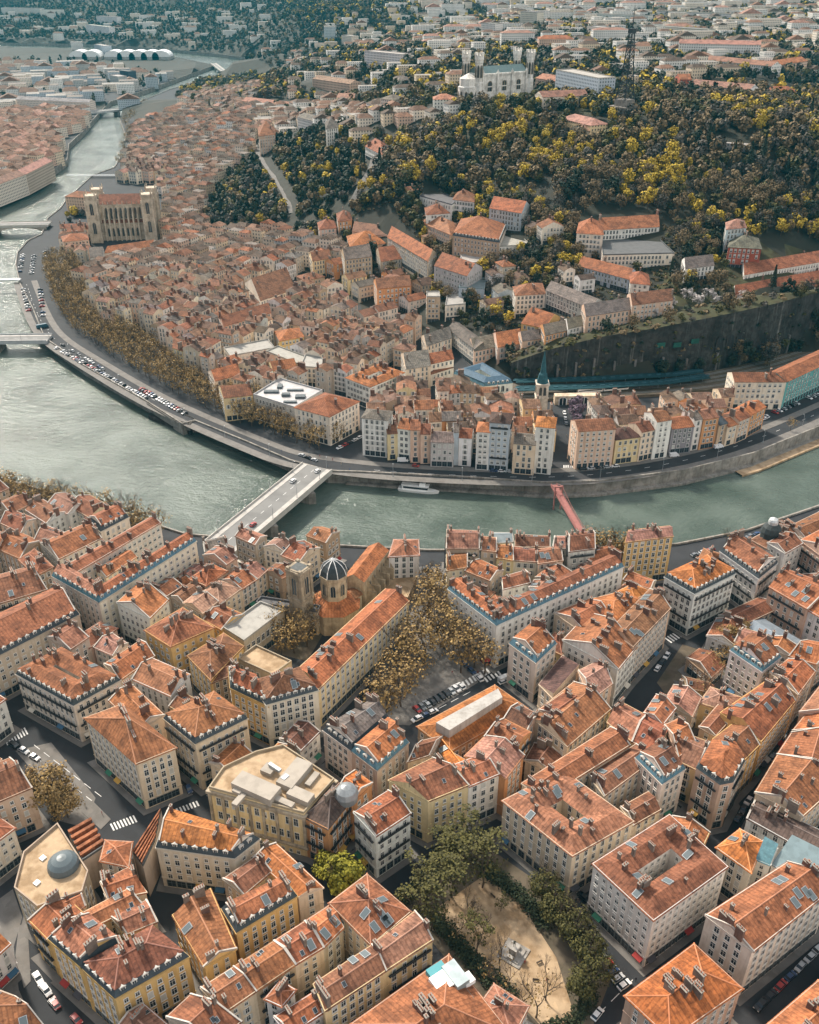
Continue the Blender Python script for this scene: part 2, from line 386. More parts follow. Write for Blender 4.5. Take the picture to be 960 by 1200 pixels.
class House: pass
def house(label, quad, h, wall='C', roof='o', kind='g', zg=None, cat='apartment building', name='apartment_building', opts='', group=None, pitch=23, detail=2, floors=None, depth=12.0, seed=None, wallmat=None, style=None, base=4.0):
    """one building: Empty root with walls, roof, chimneys ... as children. quad: world XY, first edge parallel to the ridge"""
    q = ccw([Vector(p[:2]) for p in quad]); n = len(q)
    c = sum(q, Vector((0, 0)))/n
    R = random.Random(seed if seed is not None else int(hashlib.md5(('%.1f %.1f' % (c.x, c.y)).encode()).hexdigest()[:8], 16))
    if zg is None: zg = min(H(p.x, p.y) for p in q+[c])
    root = empty(name, (c.x, c.y, zg)); tag(root, label, cat, group)
    lq = [p-c for p in q]
    wc = jit(WALLC[wall] if isinstance(wall, str) else wall, R); rc = jit(ROOFC[roof] if isinstance(roof, str) else roof, R, .16)
    if isinstance(roof, str) and roof in 'orObpaei':
        k2, f2 = ROOFC[R.choice('bdrpobre')], R.uniform(0, .5)
        rc = tuple(x*(1-f2)+y*f2 for x, y in zip(rc, k2))
    if detail in (1, 1.5): rc = tuple(x*.86 for x in rc); wc = tuple(min(.84, x*1.1) for x in wc)
    tanp = math.tan(math.radians(pitch))
    if detail >= 2 and h >= 18 and kind != 'f' and R.random() < .22 and 'u' not in opts: opts += 'k'
    wm = wallmat or M['wall']
    ho = House(); ho.q = q; ho.lq = lq; ho.h = h; ho.zg = zg; ho.root = root; ho.R = R; ho.opts = opts; ho.detail = detail; ho.style = style; ho.c = c; ho.floors = floors
    wb = MB(); rb = MB()
    top = h; rq = lq
    if 'm' in opts:                                            # mansard storey
        ci = jit(ROOFC['t' if 'T' in opts else 's'], R)
        mb = MB(); i0 = inset(lq, -.15); i1 = inset(lq, 1.1)
        for i in range(n):
            j = (i+1) % n
            slope(mb, (*i0[i], h+.12), (*i0[j], h+.12), (*i1[j], h+2.7), (*i1[i], h+2.7))
        mb.build('mansard', M['slate'], root, ci); addbv(mb, (c.x, c.y, zg)); top = h+2.7; rq = i1
    ho.top = top
    for i in range(n): wb.wallq(lq[i], lq[(i+1) % n], -base, h)
    ov = .55 if detail else .4; RM = M['slate'] if (isinstance(roof, str) and roof in 'stq') else M['zinc'] if (isinstance(roof, str) and roof in 'zw') else M['roof']
    ho.slopes = []; ho.ridge = None
    def rs(a0, a1, r1, r0):
        slope(rb, a0, a1, r1, r0); ho.slopes.append([Vector(x) for x in (a0, a1, r1, r0)])
    if kind == 'f' or (kind in 'nh' and n > 4 and 'F' in opts):
        # flat roof behind a parapet
        ins = inset(lq, .4)
        for i in range(n):
            j = (i+1) % n
            rb.face([(*lq[i], h+.9), (*lq[j], h+.9), (*ins[j], h+.9), (*ins[i], h+.9)], 1)
            rb.wallq(lq[i], lq[j], h, h+.9, 1); rb.wallq(ins[j], ins[i], h+.02, h+.9, 1)
        rb.face([(*p, h+.02) for p in ins], 0)
        RMs = [RM if RM != M['roof'] else M['sand'] if roof == 'f' else M['trim'], M['trim']]
        rb.build('roof', RMs, root, rc if RM != M['roof'] else jit(ROOFC[roof], R))
    elif kind == 'r':
        # ring round a courtyard
        d = min(depth, .37*min((q[i]-q[(i+1) % n]).length for i in range(n))); ho.dep = d/2; mid = inset(rq, d*.5); inn = inset(rq, d); eo = inset(rq, -ov); ei = inset(rq, d+ov); rz = top+d*.5*tanp
        for i in range(n):
            j = (i+1) % n
            rs((*eo[i], top-ov*tanp), (*eo[j], top-ov*tanp), (*mid[j], rz), (*mid[i], rz))
            rs((*ei[j], top-ov*tanp), (*ei[i], top-ov*tanp), (*mid[i], rz), (*mid[j], rz))
            wb.wallq(inn[j], inn[i], -base, top)
            rb.wallq(eo[i], eo[j], top-ov*tanp-.22, top-ov*tanp)
        rb.build('roof', RM, root, rc); ho.inner = inn; ho.ridge = (Vector((*mid[0], rz)), Vector((*mid[1], rz)))
    elif n != 4:
        eo = inset(rq, -ov); ins = inset(rq, depth*.35); rz = top+depth*.35*tanp
        for i in range(n):
            j = (i+1) % n
            rs((*eo[i], top-ov*tanp), (*eo[j], top-ov*tanp), (*ins[j], rz), (*ins[i], rz))
            rb.wallq(eo[i], eo[j], top-ov*tanp-.22, top-ov*tanp)
        cc = Vector((0, 0))
        for p in ins: cc += p/n
        for i in range(n): rs((*ins[i], rz), (*ins[(i+1) % n], rz), (*cc, rz+.9), (*cc, rz+.9))
        rb.build('roof', RM, root, rc)
    else:
        p0, p1, p2, p3 = rq
        w = ((p3-p0).length+(p2-p1).length)/2; rise = w/2*tanp; rz = top+rise
        m0 = (p0+p3)/2; m1 = (p1+p2)/2; t = (m1-m0); L = t.length; t = t/L
        if kind == 'h':
            k = min(w*.45, L*.48)
            e = inset(rq, -ov); ez = top-ov*tanp; a = m0+t*k; b = m1-t*k
            A, B = (*a, rz), (*b, rz)
            rs((*e[0], ez), (*e[1], ez), B, A); rs((*e[1], ez), (*e[2], ez), B, B)
            rs((*e[2], ez), (*e[3], ez), A, B); rs((*e[3], ez), (*e[0], ez), A, A)
            for i in range(4): rb.wallq(e[i], e[(i+1) % 4], ez-.22, ez)
            rb.face([(*p, ez-.2) for p in reversed(e)])
            ho.ridge = (Vector(A), Vector(B))
        elif kind == 's':
            # single slope, low edge p0p1
            e0, e1 = p0-(p3-p0).normalized()*ov, p1-(p2-p1).normalized()*ov
            rs((*e0, top-ov*tanp*.6), (*e1, top-ov*tanp*.6), (*p2, top+w*tanp*.6), (*p3, top+w*tanp*.6))
            wb.wallq(p2, p3, top, top+w*tanp*.6-.03)
            for a, b in ((p1, p2), (p0, p3)): wb.face([(*a, top), (*b, top), (*b, top+w*tanp*.6-.03)])
            rb.wallq(e0, e1, top-ov*tanp*.6-.2, top-ov*tanp*.6)
        else:
            s0 = (p0-p3).normalized()*ov; s1 = (p1-p2).normalized()*ov; g = t*.12
            ez = top-ov*tanp
            A, B = (*(m0-g), rz), (*(m1+g), rz)
            a0, a1, b1, b0 = p0+s0-g, p1+s1+g, p2-s1+g, p3-s0-g
            rs((*a0, ez), (*a1, ez), B, A); rs((*b1, ez), (*b0, ez), A, B)
            rb.wallq(a0, a1, ez-.22, ez); rb.wallq(b1, b0, ez-.22, ez)
            for s, ee, nn in ((p0, p3, m0), (p1, p2, m1)): wb.face([(*s, top), (*ee, top), (*nn, rz-.05)] if s is p1 else [(*ee, top), (*s, top), (*nn, rz-.05)], 0, [(0, top), (w, top), (w/2, rz)])
            if detail >= 2 and 'u' not in opts:
                for e0, e1, nn, sg in ((a0, b0, m0, 1), (a1, b1, m1, -1)):
                    pb = MB(); th = t*(.4*sg)
                    for u, v in ((e0, nn), (nn, e1)):
                        zu = ez if u is not nn else rz; zv = ez if v is not nn else rz
                        lo = [(*u, zu-.4), (*v, zv-.4), (*v, zv+.32), (*u, zu+.32)]; hi = [(x[0]+th.x, x[1]+th.y, x[2]) for x in lo]
                        pb.face(lo); pb.face(hi[::-1]); pb.face([lo[3], lo[2], hi[2], hi[3]])
                    if R.random() < .8: pb.build('party_wall', M['trim'], root, (.50, .46, .41))
            ho.ridge = (Vector(A), Vector(B))
        rb.build('roof', RM, root, rc)
    wb.build('walls', wm, root, wc)
    if detail >= 2 and ho.ridge and kind in 'gh':
        kb = MB(); r0, r1 = ho.ridge
        def cap(a, b):
            d = (b-a).normalized(); s_ = Vector((-d.y, d.x, 0)); s_ = s_.normalized()*.2; u_ = Vector((0, 0, .14))
            kb.face([a-s_, b-s_, b+u_, a+u_]); kb.face([a+u_, b+u_, b+s_, a+s_])
        cap(r0, r1)
        if kind == 'h':
            for a0_, a1_, b1_, b0_ in ho.slopes[::2]: cap(a0_, b0_+Vector((0, 0, .02))); cap(a1_, b1_+Vector((0, 0, .02)))
        kb.build('ridge_tiles', M['trim'], root, tuple(min(.7, x*1.15+.05) for x in rc))
    addbv(wb, (c.x, c.y, zg)); addbv(rb, (c.x, c.y, zg))
    HOUSES.append(ho); ho.wc = wc; ho.kind = kind
    if detail >= 2 and n == 4:
        for nm_, zz, hh, oo in (('cornice', h-.55, .5, .3), ('string_course', 4.3, .28, .16))+((('sill_band', 4.3+(h-5)/4*2.02, .16, .10),) if R.random() < .55 else ()):
            cb = MB(); o_ = inset(lq, -oo); i_ = inset(lq, .05)
            for i in range(n):
                j = (i+1) % n
                cb.wallq(o_[i], o_[j], zz, zz+hh); cb.face([(*o_[i], zz+hh), (*o_[j], zz+hh), (*i_[j], zz+hh), (*i_[i], zz+hh)])
                cb.face([(*i_[i], zz), (*i_[j], zz), (*o_[j], zz), (*o_[i], zz)])
            cb.build(nm_, M['trim'], root, tuple(min(.8, x*.85) for x in wc))
    return ho

def zroof(ho, p):
    """height of the roof over local point p"""
    best = None
    for a0, a1, r1, r0 in ho.slopes:
        pl = [a0, a1, r1] if (r1-r0).length < .01 else [a0, a1, r1, r0]
        if inpoly(p[0], p[1], pl):
            nn = (a1-a0).cross(r1-a0)
            if abs(nn.z) < 1e-6: continue
            z = a0.z-((p[0]-a0.x)*nn.x+(p[1]-a0.y)*nn.y)/nn.z
            if best is None or z > best[0]: best = (z, nn.normalized() if nn.z > 0 else -nn.normalized(), (a1-a0).normalized())
    return best

def occupied(x, y, z, me=None):
    for o in HOUSES:
        if o is me: continue
        if abs(o.c.x-x) > 90 or abs(o.c.y-y) > 90: continue
        if o.zg+o.top > z and inpoly(x, y, o.q): return True
    return False

def finish_house(ho, bvh):
    """second pass: windows, dormers, chimneys and rooflights, where they can be seen"""
    R = ho.R; root = ho.root; opts = ho.opts; n = len(ho.lq); D = ho.detail
    if D <= 0: return 0
    cams = [Vector((x, y, CAMH)) for x, y in ((0, 0), (-45, 0), (45, 0))]
    def seen(p, nrm):
        for cm in cams:
            d = cm-p
            if d.dot(nrm) <= 0: continue
            dl = d.length; d = d/dl
            if bvh.ray_cast(p+nrm*.35, d, dl)[0] is None: return True
        return False
    cnt = 0
    style = ho.style or R.choice(['plain', 'plain', 'shutter', 'plain', 'half'])
    edges = [(ho.lq[i], ho.lq[(i+1) % n], True) for i in range(n)]
    if ho.kind == 'r': edges += [(ho.inner[(i+1) % n], ho.inner[i], False) for i in range(n)]
    FL = ho.floors or max(1, round((ho.h-.8)/3.55)); fh = (ho.h-.9)/FL
    sp = R.uniform(2.6, 3.4); wsx, wsz = R.uniform(.95, 1.28), R.uniform(.98, 1.25)
    bl = R.random()
    for ei, (a, b, outer) in enumerate(edges):
        t = (b-a); L = t.length
        if L < 3.2: continue
        t = t/L; nn = Vector((t.y, -t.x)); N3 = Vector((nn.x, nn.y, 0))
        mid = (a+b)/2+ho.c
        if nn.dot(Vector((0, 0))-mid) < -0.25*mid.length: continue
        if 'b' in opts and ei in BLANK.get(id(ho), ()): continue
        k = max(1, int((L-1.0)/sp)); s0 = (L-(k-1)*sp)/2
        rot = Matrix(((-t.x, nn.x, 0), (-t.y, nn.y, 0), (0, 0, 1))).to_4x4()
        anyshown = False
        for fl in range(FL):
            z = .5+fl*fh+(.35 if fl else 0)
            for i in range(k):
                p = a+t*(s0+i*sp)+nn*.0
                if D < 2 and R.random() < .06: continue
                wp = Vector((p.x+ho.c.x, p.y+ho.c.y, ho.zg+z+1))
                if occupied(wp.x+nn.x*1.2, wp.y+nn.y*1.2, wp.z, ho): continue
                if not seen(wp, N3): continue
                if fl == 0: key = 'shop' if ('P' not in opts and outer and D >= 1) else 'small'
                elif fl == FL-1 and D >= 2 and bl < .6: key = 'small'
                else:
                    key = style if R.random() < .8 else R.choice(['plain', 'half', 'closed'])
                mt = Matrix.Translation((p.x, p.y, z))@rot@Matrix.Diagonal((wsx, 1, wsz if key != 'shop' else 1, 1))
                o = bpy.data.objects.new('window', WINS[key]); o.color = (*ho.wc, 1); COL.objects.link(o); o.parent = root; o.matrix_basis = mt; cnt += 1
                anyshown = True
                if key == 'shop' and D >= 2 and R.random() < .22:
                    a_ = ob('awning', AWN, root, R.choice([(.30, .04, .035), (.05, .12, .20), (.55, .52, .45), (.04, .16, .10), (.45, .27, .06), (.06, .06, .07)]), mtx=Matrix.Translation((p.x, p.y, z+2.5))@rot)
            if 'k' in opts and fl in (2, FL-1) and anyshown and outer and L > 6:
                bb = MB(); bb.box(.8, L-.8, 0, .8, 0, .14, 0); bb.box(.8, L-.8, .74, .8, .14, 1.05, 0)
                o = bb.build('balcony', M['iron'], root); m3 = Matrix(((t.x, nn.x, 0), (t.y, nn.y, 0), (0, 0, 1))).to_4x4()
                o.matrix_basis = Matrix.Translation((a.x, a.y, z-.15))@m3
        # dormers in the mansard
        if 'm' in opts and outer and anyshown:
            for i in range(k):
                p = a+t*(s0+i*sp)-nn*.35
                mt = Matrix.Translation((p.x, p.y, ho.h+.45))@rot
                ob('dormer', DORM, root, (.55, .54, .50), mtx=mt); cnt += 1
    # chimneys
    if ho.ridge and 'c' not in opts:
        r0, r1 = ho.ridge; L = (r1-r0).length; t = (r1-r0).normalized(); s = Vector((-t.y, t.x, 0)); w = (ho.lq[3]-ho.lq[0]).length if n == 4 else 10
        area = (ho.lq[1]-ho.lq[0]).length*w
        nc = max(3, min(14, int(area/30))) if D >= 2 else R.choice([1, 1, 2, 2, 3])
        if ho.kind == 'r': nc = 14
        for i in range(nc):
            if ho.kind == 'r':
                e = R.randrange(4); a, b = inset(ho.lq, ho_depth(ho))[e], inset(ho.lq, ho_depth(ho))[(e+1) % 4]
                f = R.uniform(.12, .88); p = a.lerp(b, f)+Vector((R.uniform(-2.5, 2.5), R.uniform(-2.5, 2.5))); p = Vector((p.x, p.y, 0)); t2 = (b-a).normalized(); ang = math.atan2(t2.y, t2.x)
            else:
                end = R.random()
                u = R.choice([.6, L-.6]) if (ho.kind == 'g' and end < .62) else R.uniform(.08, .92)*L
                p = r0+t*u+s*R.uniform(-.32, .32)*w; ang = math.atan2(t.y, t.x)
            zr = zroof(ho, p)
            if not zr: continue
            sc = R.uniform(.8, 1.15) if D >= 2 else R.uniform(.9, 1.25)
            o = ob('chimney', R.choice(CHIMS), root, (.42, .38, .34)); o.location = (p.x, p.y, zr[0]); o.rotation_euler = (0, 0, ang); o.scale = (sc, sc*R.uniform(.8, 1.2), sc*R.uniform(.8, 1.15)); cnt += 1
    # rooflights
    ns = 0
    if D >= 2 and ho.slopes:
        ns = R.choice([0, 1, 1, 2, 3]) if 'S' not in opts else 6
        if 'x' in opts: ns = 0
    for i in range(ns):
        a0, a1, r1, r0 = R.choice(ho.slopes)
        f, g = R.uniform(.15, .85), R.uniform(.25, .7)
        p = (a0.lerp(a1, f)).lerp(r0.lerp(r1, f), g)
        zr = zroof(ho, p)
        if not zr: continue
        z = zr[1]; x = zr[2]; y = z.cross(x)
        if (z.z < .8): continue
        mt = Matrix((x, y, z)).transposed().to_4x4(); mt.translation = (p.x, p.y, zr[0]+.02)
        ob('skylight', SKYB if 'S' in opts or R.random() < .2 else SKY, root, mtx=mt); cnt += 1
    return cnt
BLANK = {}
def ho_depth(ho): return getattr(ho, 'dep', 6.0)

def fq(s, h, g=None):
    """eave outline in the photograph -> footprint on the ground (3 points: left, near corner, right)"""
    pp = pts(s) if isinstance(s, str) else s
    zg = g
    if g is None:
        k = [pp[0], pp[-1]] if len(pp) == 3 else pp
        zg = PG(sum(a for a, _ in k)/len(k), sum(b for _, b in k)/len(k), h).z
        if zg < 9.5: zg = 7.0
    w = [P(a, b, zg+h) for a, b in pp]
    if len(w) == 3: w.append(w[0]+w[2]-w[1])
    return w
def wing(s, h, d, g=None):
    """a wing from its front eave line and its depth in metres (away from the camera)"""
    (a, b) = fq(s, h, g)
    t = (b-a).normalized(); nn = Vector((-t.y, t.x))
    if nn.dot((a+b)/2) < 0: nn = -nn
    if d < 0: nn = -nn; d = -d
    return [a, b, b+nn*d, a+nn*d]
# ------------------------------------------------------------------ the near quarter, building by building
def F(label, s, h, wall, roof, kind='g', opts='', **kw):
    q = fq(s, h, kw.pop('zg', None))
    if 'B' in opts: q = q[1:]+q[:1]
    ho = house(label, q, h, wall, roof, kind, opts=opts, **kw)
    return ho
def clampd(q, m=20.0):
    """keep a far block's depth believable"""
    a, b, c, d = q; t = (b-a).normalized(); n = Vector((-t.y, t.x))
    if n.dot((a+b)/2) < 0: n = -n
    dep = min(m, max(9.0, ((c-b).dot(n)+(d-a).dot(n))/2))
    return [a, b, b+n*dep, a+n*dep]
def F4Q(label, s, h, w, r, k, opts, **kw): return house(label, clampd(fq(s, h)), h, w, r, k, opts=opts, **kw)
def FW(label, s, h, d, wall, roof, kind='g', opts='', **kw):
    ho = house(label, wing(s, h, d, kw.get('zg')), h, wall, roof, kind, opts=opts, **kw)
    return ho
# bottom left
F('yellow ochre corner building with black dormered top storey in the lower left', '96,1134 135,1170 221,1121', 20, 'Y', 'r', 'h', 'mB')
F('ochre street wing with dark dormer strip behind the yellow corner building', '57,1100 96,1134 145,1105', 20, 'Y', 'r', 'g', 'm')
F('low orange-roofed ochre house between flat round-cornered terrace and dormered ochre wing', '34,1077 57,1100 101,1074', 18, 'Y', 'o', 'g')
F4 = F('sandy flat-roofed building with a glass dome and pale parapet', '17,1042 28,1000 68,966 104,1022 97,1046 44,1064', 18, 'S', 'f', 'f', 'cx', detail=1)
F('small pyramid-roofed turret house between two beam-roofed halls', '118,1008 124,985 154,987 150,1015', 17, 'B', 'o', 'h', 'c')
F('small brown-roofed house behind the glass-domed terrace', '118,1034 150,1017 171,1045 127,1054', 17, 'C', 'r', 'g')
F('long narrow orange roof in the middle of the yellow block', '95,1071 150,1042 166,1058 108,1086', 18, 'C', 'o', 'g')
F('ribbed brown roof behind the yellow corner building', '131,1075 172,1055 184,1079 148,1094', 18, 'B', 'r', 'g')
F('grooved orange roof directly below the glass-domed terrace', '42,1062 95,1044 100,1060 72,1080', 17, 'B', 'o', 'g')
F('cream house with bright orange roof and dormered court front beside the sawtooth hall', '183,993 275,1006 304,983 196,950', 18, 'K', 'O', 'g', 'm')
F('ochre house with a row of white dormers along its black mansard in the lower block', '277,1093 348,1050 333,1030 260,1065', 18, 'Y', 'r', 'g', 'm')
F('yellow house with two white dormers above a narrow alley', '240,1132 276,1112 246,1042 203,1072', 17, 'Y', 'r', 'g', 'B')
F('bright orange roof beside the yellow-green courtyard tree', '350,1050 378,1040 322,988 298,1004', 17, 'C', 'O', 'g', 'B')
F('brown-roofed house tucked between two orange roofs north of the dormer row', '262,1030 300,1004 318,1020 285,1048', 17, 'B', 'b', 'g')
F('lowest brown roof of the long ridge row in the bottom block', '236,1158 275,1133 300,1160 262,1186', 18, 'C', 'r', 'g')
F('second house of the long ridge row with mossy brown roof', '275,1133 322,1103 346,1129 300,1160', 18, 'T', 'b', 'g')
F('third house of the long ridge row beside a narrow light well', '322,1103 358,1080 379,1109 346,1129', 18, 'C', 'r', 'g')
F('top house of the long ridge row with weathered orange tiles', '358,1080 387,1061 402,1086 379,1109', 18, 'B', 'o', 'g')
F('pale yellow street house with spotted brown roof at the bottom', '381,1183 452,1136 436,1108 368,1153', 19, 'L', 'r', 'g', 'u')
F('pale yellow street house whose brown roof meets the park corner', '452,1136 507,1100 487,1068 436,1108', 19, 'L', 'b', 'g')
F('broad hipped orange house above the long ridge row with slim rooflights', '387,1058 430,1025 480,1068 435,1106', 19, 'C', 'r', 'h', 'S')
F19 = F('orange-roofed house with a cluttered white roof terrace beside the park', '413,1200 526,1120 596,1210 480,1290', 18, 'P', 'o', 'h')
F('brown roof with blue-grey edging at the bottom edge of the picture', '196,1192 225,1165 282,1196 250,1224', 19, 'B', 'b', 'g')
F('low orange courtyard roof in the bottom block', '322,1192 367,1164 380,1184 338,1212', 15, 'W', 'r', 'g')
F('white courtyard tower house with a small hipped roof', '312,1170 330,1178 345,1160 328,1150', 17, 'W', 'r', 'h')
F('corner of an orange roof in the bottom left corner', '-30,1150 18,1168 55,1206 -10,1232', 18, 'B', 'r', 'g')
F('peach apartment house at the left edge facing the paved corner', '-40,955 37,922 12,888', 19, 'P', 'r', 'g')
# left middle
F25 = F('pale block with a dark light court and many tall chimneys', '19,790 86,827 141,797', 18, 'K', 'r', 'r', 'm', depth=11)
F('small side wing with orange roof joined to the pale courtyard block', '140,797 181,768 165,750 122,778', 16, 'C', 'o', 'g')
F('large cream block with many ridge chimneys standing beside the golden street tree', '100,841 160,894 205,876', 22, 'C', 'o', 'h', 'B')
F('orange-roofed rear wing behind the large cream block by the street tree', '128,820 155,803 192,838 163,854', 20, 'C', 'o', 'g', 'B')
F('cream corner block with black iron balconies and white stone dormers', '192,842 229,872 290,842', 22, 'C', 'r', 'h', 'mkB')
F('white blank-gabled house behind the balconied corner block', '155,795 200,815 222,790', 17, 'W', 'r', 'g')
F('dark ochre house with a brown hipped roof before the teal mansard block', '170,738 200,757 250,735 214,712', 20, 'Y', 'b', 'h')
F('white house with orange roof standing before the teal mansard block', '137,706 175,724 197,702', 20, 'W', 'o', 'g', 'B')
F('long cream block with a teal slate mansard, front wing facing the ochre house', '116,706 230,634 222,626 108,697', 21, 'K', 'r', 'g', 'mTu')
F('short end wing of the teal mansard block with a double row of dormers', '61,675 116,706 128,693 74,664', 21, 'K', 'r', 'g', 'mTu')
F('riverside rear wing of the teal mansard block with white party walls', '74,664 176,606 188,612 86,672', 20, 'K', 'r', 'g')
F('dormered inner house in the court of the teal mansard block', '112,668 148,645 160,652 124,676', 17, 'C', 'o', 'g')
F('long beige street block with a teal mansard strip running off the left edge', '-40,788 93,720 70,690 -60,752', 20, 'B', 'r', 'g', 'm')
F('brown-roofed rear house behind the beige street block at the left edge', '-20,712 55,690 32,664 -40,684', 18, 'B', 'r', 'g')
F('tan house with a square brown roof and open side court', '22,655 42,674 62,664 40,643', 19, 'T', 'r', 'h')
F('cream row house with blank white gable below the riverside trees', '68,655 119,630 102,612 48,636', 19, 'K', 'r', 'g')
F('cream house with a dark slate mansard front below the riverside trees', '118,623 151,606 138,594 103,611', 19, 'K', 'r', 'g', 'm')
for lb, s, w, r in (('low house with plain orange roof at the left edge below the trees', '0,612 25,624 42,608 14,597', 'C', 'r'), ('small pale house with broken roofline under the riverside trees', '30,597 55,613 76,600 50,585', 'W', 'r'), ('grey-gabled little house at the top of the left-hand roofs', '-4,590 18,580 36,590 12,602', 'B', 'b'), ('pink-roofed house directly under the bare riverside trees', '55,590 80,602 102,590 76,577', 'W', 'p'), ('narrow house with long brown roof beside the slate mansard house', '80,592 105,606 130,594 105,580', 'C', 'b'), ('tan house with red-brown roof at the left edge under the bare trees', '-4,642 24,654 46,634 20,622', 'T', 'r'), ('small house with twin gables left of the cream row house', '40,632 66,642 82,626 55,616', 'W', 'b'), ('weathered roof at the far left edge beside the tan house', '-50,632 -6,648 14,628 -30,612', 'B', 'r')):
    F(lb, s, 17, w, r, 'g')
# by the bridge and the church
F('small white house at the near end of the stone road bridge', '240,646 266,638 262,628 238,634', 14, 'W', 'g', 'g')
F('golden stone church-side wing with one very long orange roof beside the square', '372,808 479,704 452,690 350,783', 19, 'L', 'o', 'g', 'Su')
F('white corner house with black-capped dormers at the foot of the long golden wing', '312,826 373,809 352,786 296,802', 21, 'K', 'r', 'h', 'mB')
F('ochre house with teal dormers leaning against the white corner house', '270,806 314,827 304,795 268,783', 20, 'Y', 'r', 'g', 'm')
F('house with orange hip roof beside the flat cloister terrace', '220,768 262,742 285,757 247,796', 17, 'Y', 'o', 'h')
F('small brown roof behind the balconied corner block', '247,800 278,788 270,775 246,786', 15, 'T', 'b', 'g')
F('large flat grey terrace beside the church cloister', '262,737 305,706 333,716 286,752', 13, 'S', 'l', 'f', 'cx', detail=1, style='tall', floors=2)
F('smaller flat sandy terrace below the golden churchyard trees', '278,773 300,757 342,776 320,792', 13, 'S', 'f', 'f', 'cx', detail=1)
F('teal-capped white house at the river end of the church square', '456,652 491,650 490,632 462,632', 17, 'W', 'r', 'h')
# theatre block
F45 = F('ochre stone theatre with a flat beige roof and tall pilastered front', '245,924 356,954 392,914 332,874 300,882 262,900', 20, 'L', 'f', 'f', 'cxP', detail=1, style='tall', floors=3)
F46 = F('dark-roofed corner house with a round zinc dome next to the theatre', '356,956 384,970 416,930 392,915', 19, 'O', 'm', 'h', 'k')
F('orange-walled narrow house between zinc dome and white gabled block', '392,930 412,942 436,918 415,903', 18, 'O', 'O', 'g')
F('tall white block with bare side wall beside the courtyard tree', '415,952 440,979 481,952', 20, 'W', 'r', 'g', 'B')
F('house with grey-brown roof and slate mansard facing the theatre', '379,856 412,880 456,841 438,822', 18, 'K', 'g', 'g', 'mB')
F('house with blue-green mansard and orange roof above the round zinc dome', '412,880 442,903 479,870 456,843', 18, 'B', 'o', 'g', 'mTB')
F('yellow apartment house with a rust brown roof above the park trees', '456,914 502,938 549,919 508,888', 20, 'L', 'b', 'g', 'B')
F('white apartment house joined to the yellow one above the park trees', '549,921 585,906 565,884 530,897', 19, 'W', 'r', 'g')
F('broad bright orange hall roof with a long white rooflight', '490,851 580,803 617,829 527,880', 15, 'T', 'O', 'h', 'xc')
F('plain orange shed roof along the side of the rooflight hall', '510,862 530,905 552,894 527,880', 15, 'T', 'O', 'g', 'c')
F('orange-walled house with pale roof in the middle of the central block', '545,886 592,912 614,884 570,862', 18, 'O', 'p', 'g', 'B')
F('peach roof with chimney row behind the orange-walled house', '568,862 604,880 622,858 590,842', 18, 'O', 'o', 'g')
F('brown house at the right end of the rooflight hall', '590,842 618,856 632,838 606,824', 17, 'P', 'b', 'g')
F('brown-roofed house with small courts left of the yellow apartment house', '478,892 504,884 520,862 494,868', 16, 'B', 'b', 'g')
# right of the square
F('white house with zinc mansard edge at the corner of the tree square', '597,754 628,777 652,754 622,734', 20, 'K', 'o', 'g', 'mTB')
F('long pinkish street block with glazed brown roof in the right-hand centre', '742,757 786,712 762,690 715,738', 21, 'P', 'b', 'g', 'S')
F('house with blank white gable wall and folded orange roof', '660,750 724,784 746,757 690,718', 19, 'W', 'o', 'g', 'B')
F('orange-roofed inner house behind the white corner house by the square', '650,718 690,702 718,724 690,746', 18, 'C', 'o', 'g')
F('orange roof with flat lantern at the top of the blank-gabled block', '692,702 740,690 760,708 716,735', 19, 'C', 'o', 'h')
F('small pyramid orange roof near the top of the blank-gabled block', '722,694 742,684 762,692 744,702', 20, 'C', 'O', 'h')
F('dark brown lean-to roof against the blank white gable', '632,802 660,768 678,784 648,818', 15, 'C', 'd', 's', 'c')
F('orange patchwork roof in the court behind the cream prow house', '678,786 702,774 718,800 692,820', 17, 'P', 'p', 'g')
F('cream prow-shaped house at the tip of the central roofs', '622,840 665,874 716,830', 17, 'C', 'r', 'g', 'B')
F('orange roof directly behind the cream prow-shaped house', '632,832 660,812 690,830 664,850', 18, 'C', 'r', 'g')
F58 = F('large cream block with paired blue rooflights above the park', '590,938 671,1002 742,962', 19, 'C', 'r', 'r', 'S', depth=13)
F('low side wing of the cream rooflight block with a row of windows', '742,966 774,948 760,928 728,946', 14, 'C', 'b', 'g')
F('long orange roof running behind the cream rooflight block', '612,918 716,852 738,872 636,936', 19, 'C', 'r', 'g')
F('stepped brown roof between cream block and blue mansard house', '690,908 746,872 762,892 708,932', 17, 'C', 'b', 'g')
F('cream house with a bright blue mansard and tall blank side walls', '745,888 776,919 803,901 772,872', 20, 'K', 'b', 'g', 'mTB')
F('yellow-fronted first house of the stepped right-hand row', '712,846 741,868 757,838 727,822', 17, 'L', 'r', 'g')
F('second house of the stepped right-hand row with brown tiles', '741,868 770,886 786,851 757,838', 17, 'C', 'r', 'g')
F('white row house with orange roof in the stepped right-hand row', '755,836 770,814 792,829 776,849', 17, 'W', 'o', 'g')
F('orange-roofed house left of the tall dark gables', '779,850 796,842 816,870 795,886', 18, 'P', 'o', 'g')
F('narrow house with slatted brown roof beside the pink prow house', '785,886 818,902 832,870 800,858', 17, 'L', 'b', 'g')
F62 = F('pink six-sided prow house with grey zinc mansard at the street fork', '816,900 844,920 859,917 873,892 862,874 832,871', 21, 'P', 'o', 'h', 'm', depth=11)
F('ochre house with a steep two-tone brown and orange roof along the dark street', '892,868 932,820 900,797 845,835', 20, 'Y', 'r', 'g', 'S', pitch=28)
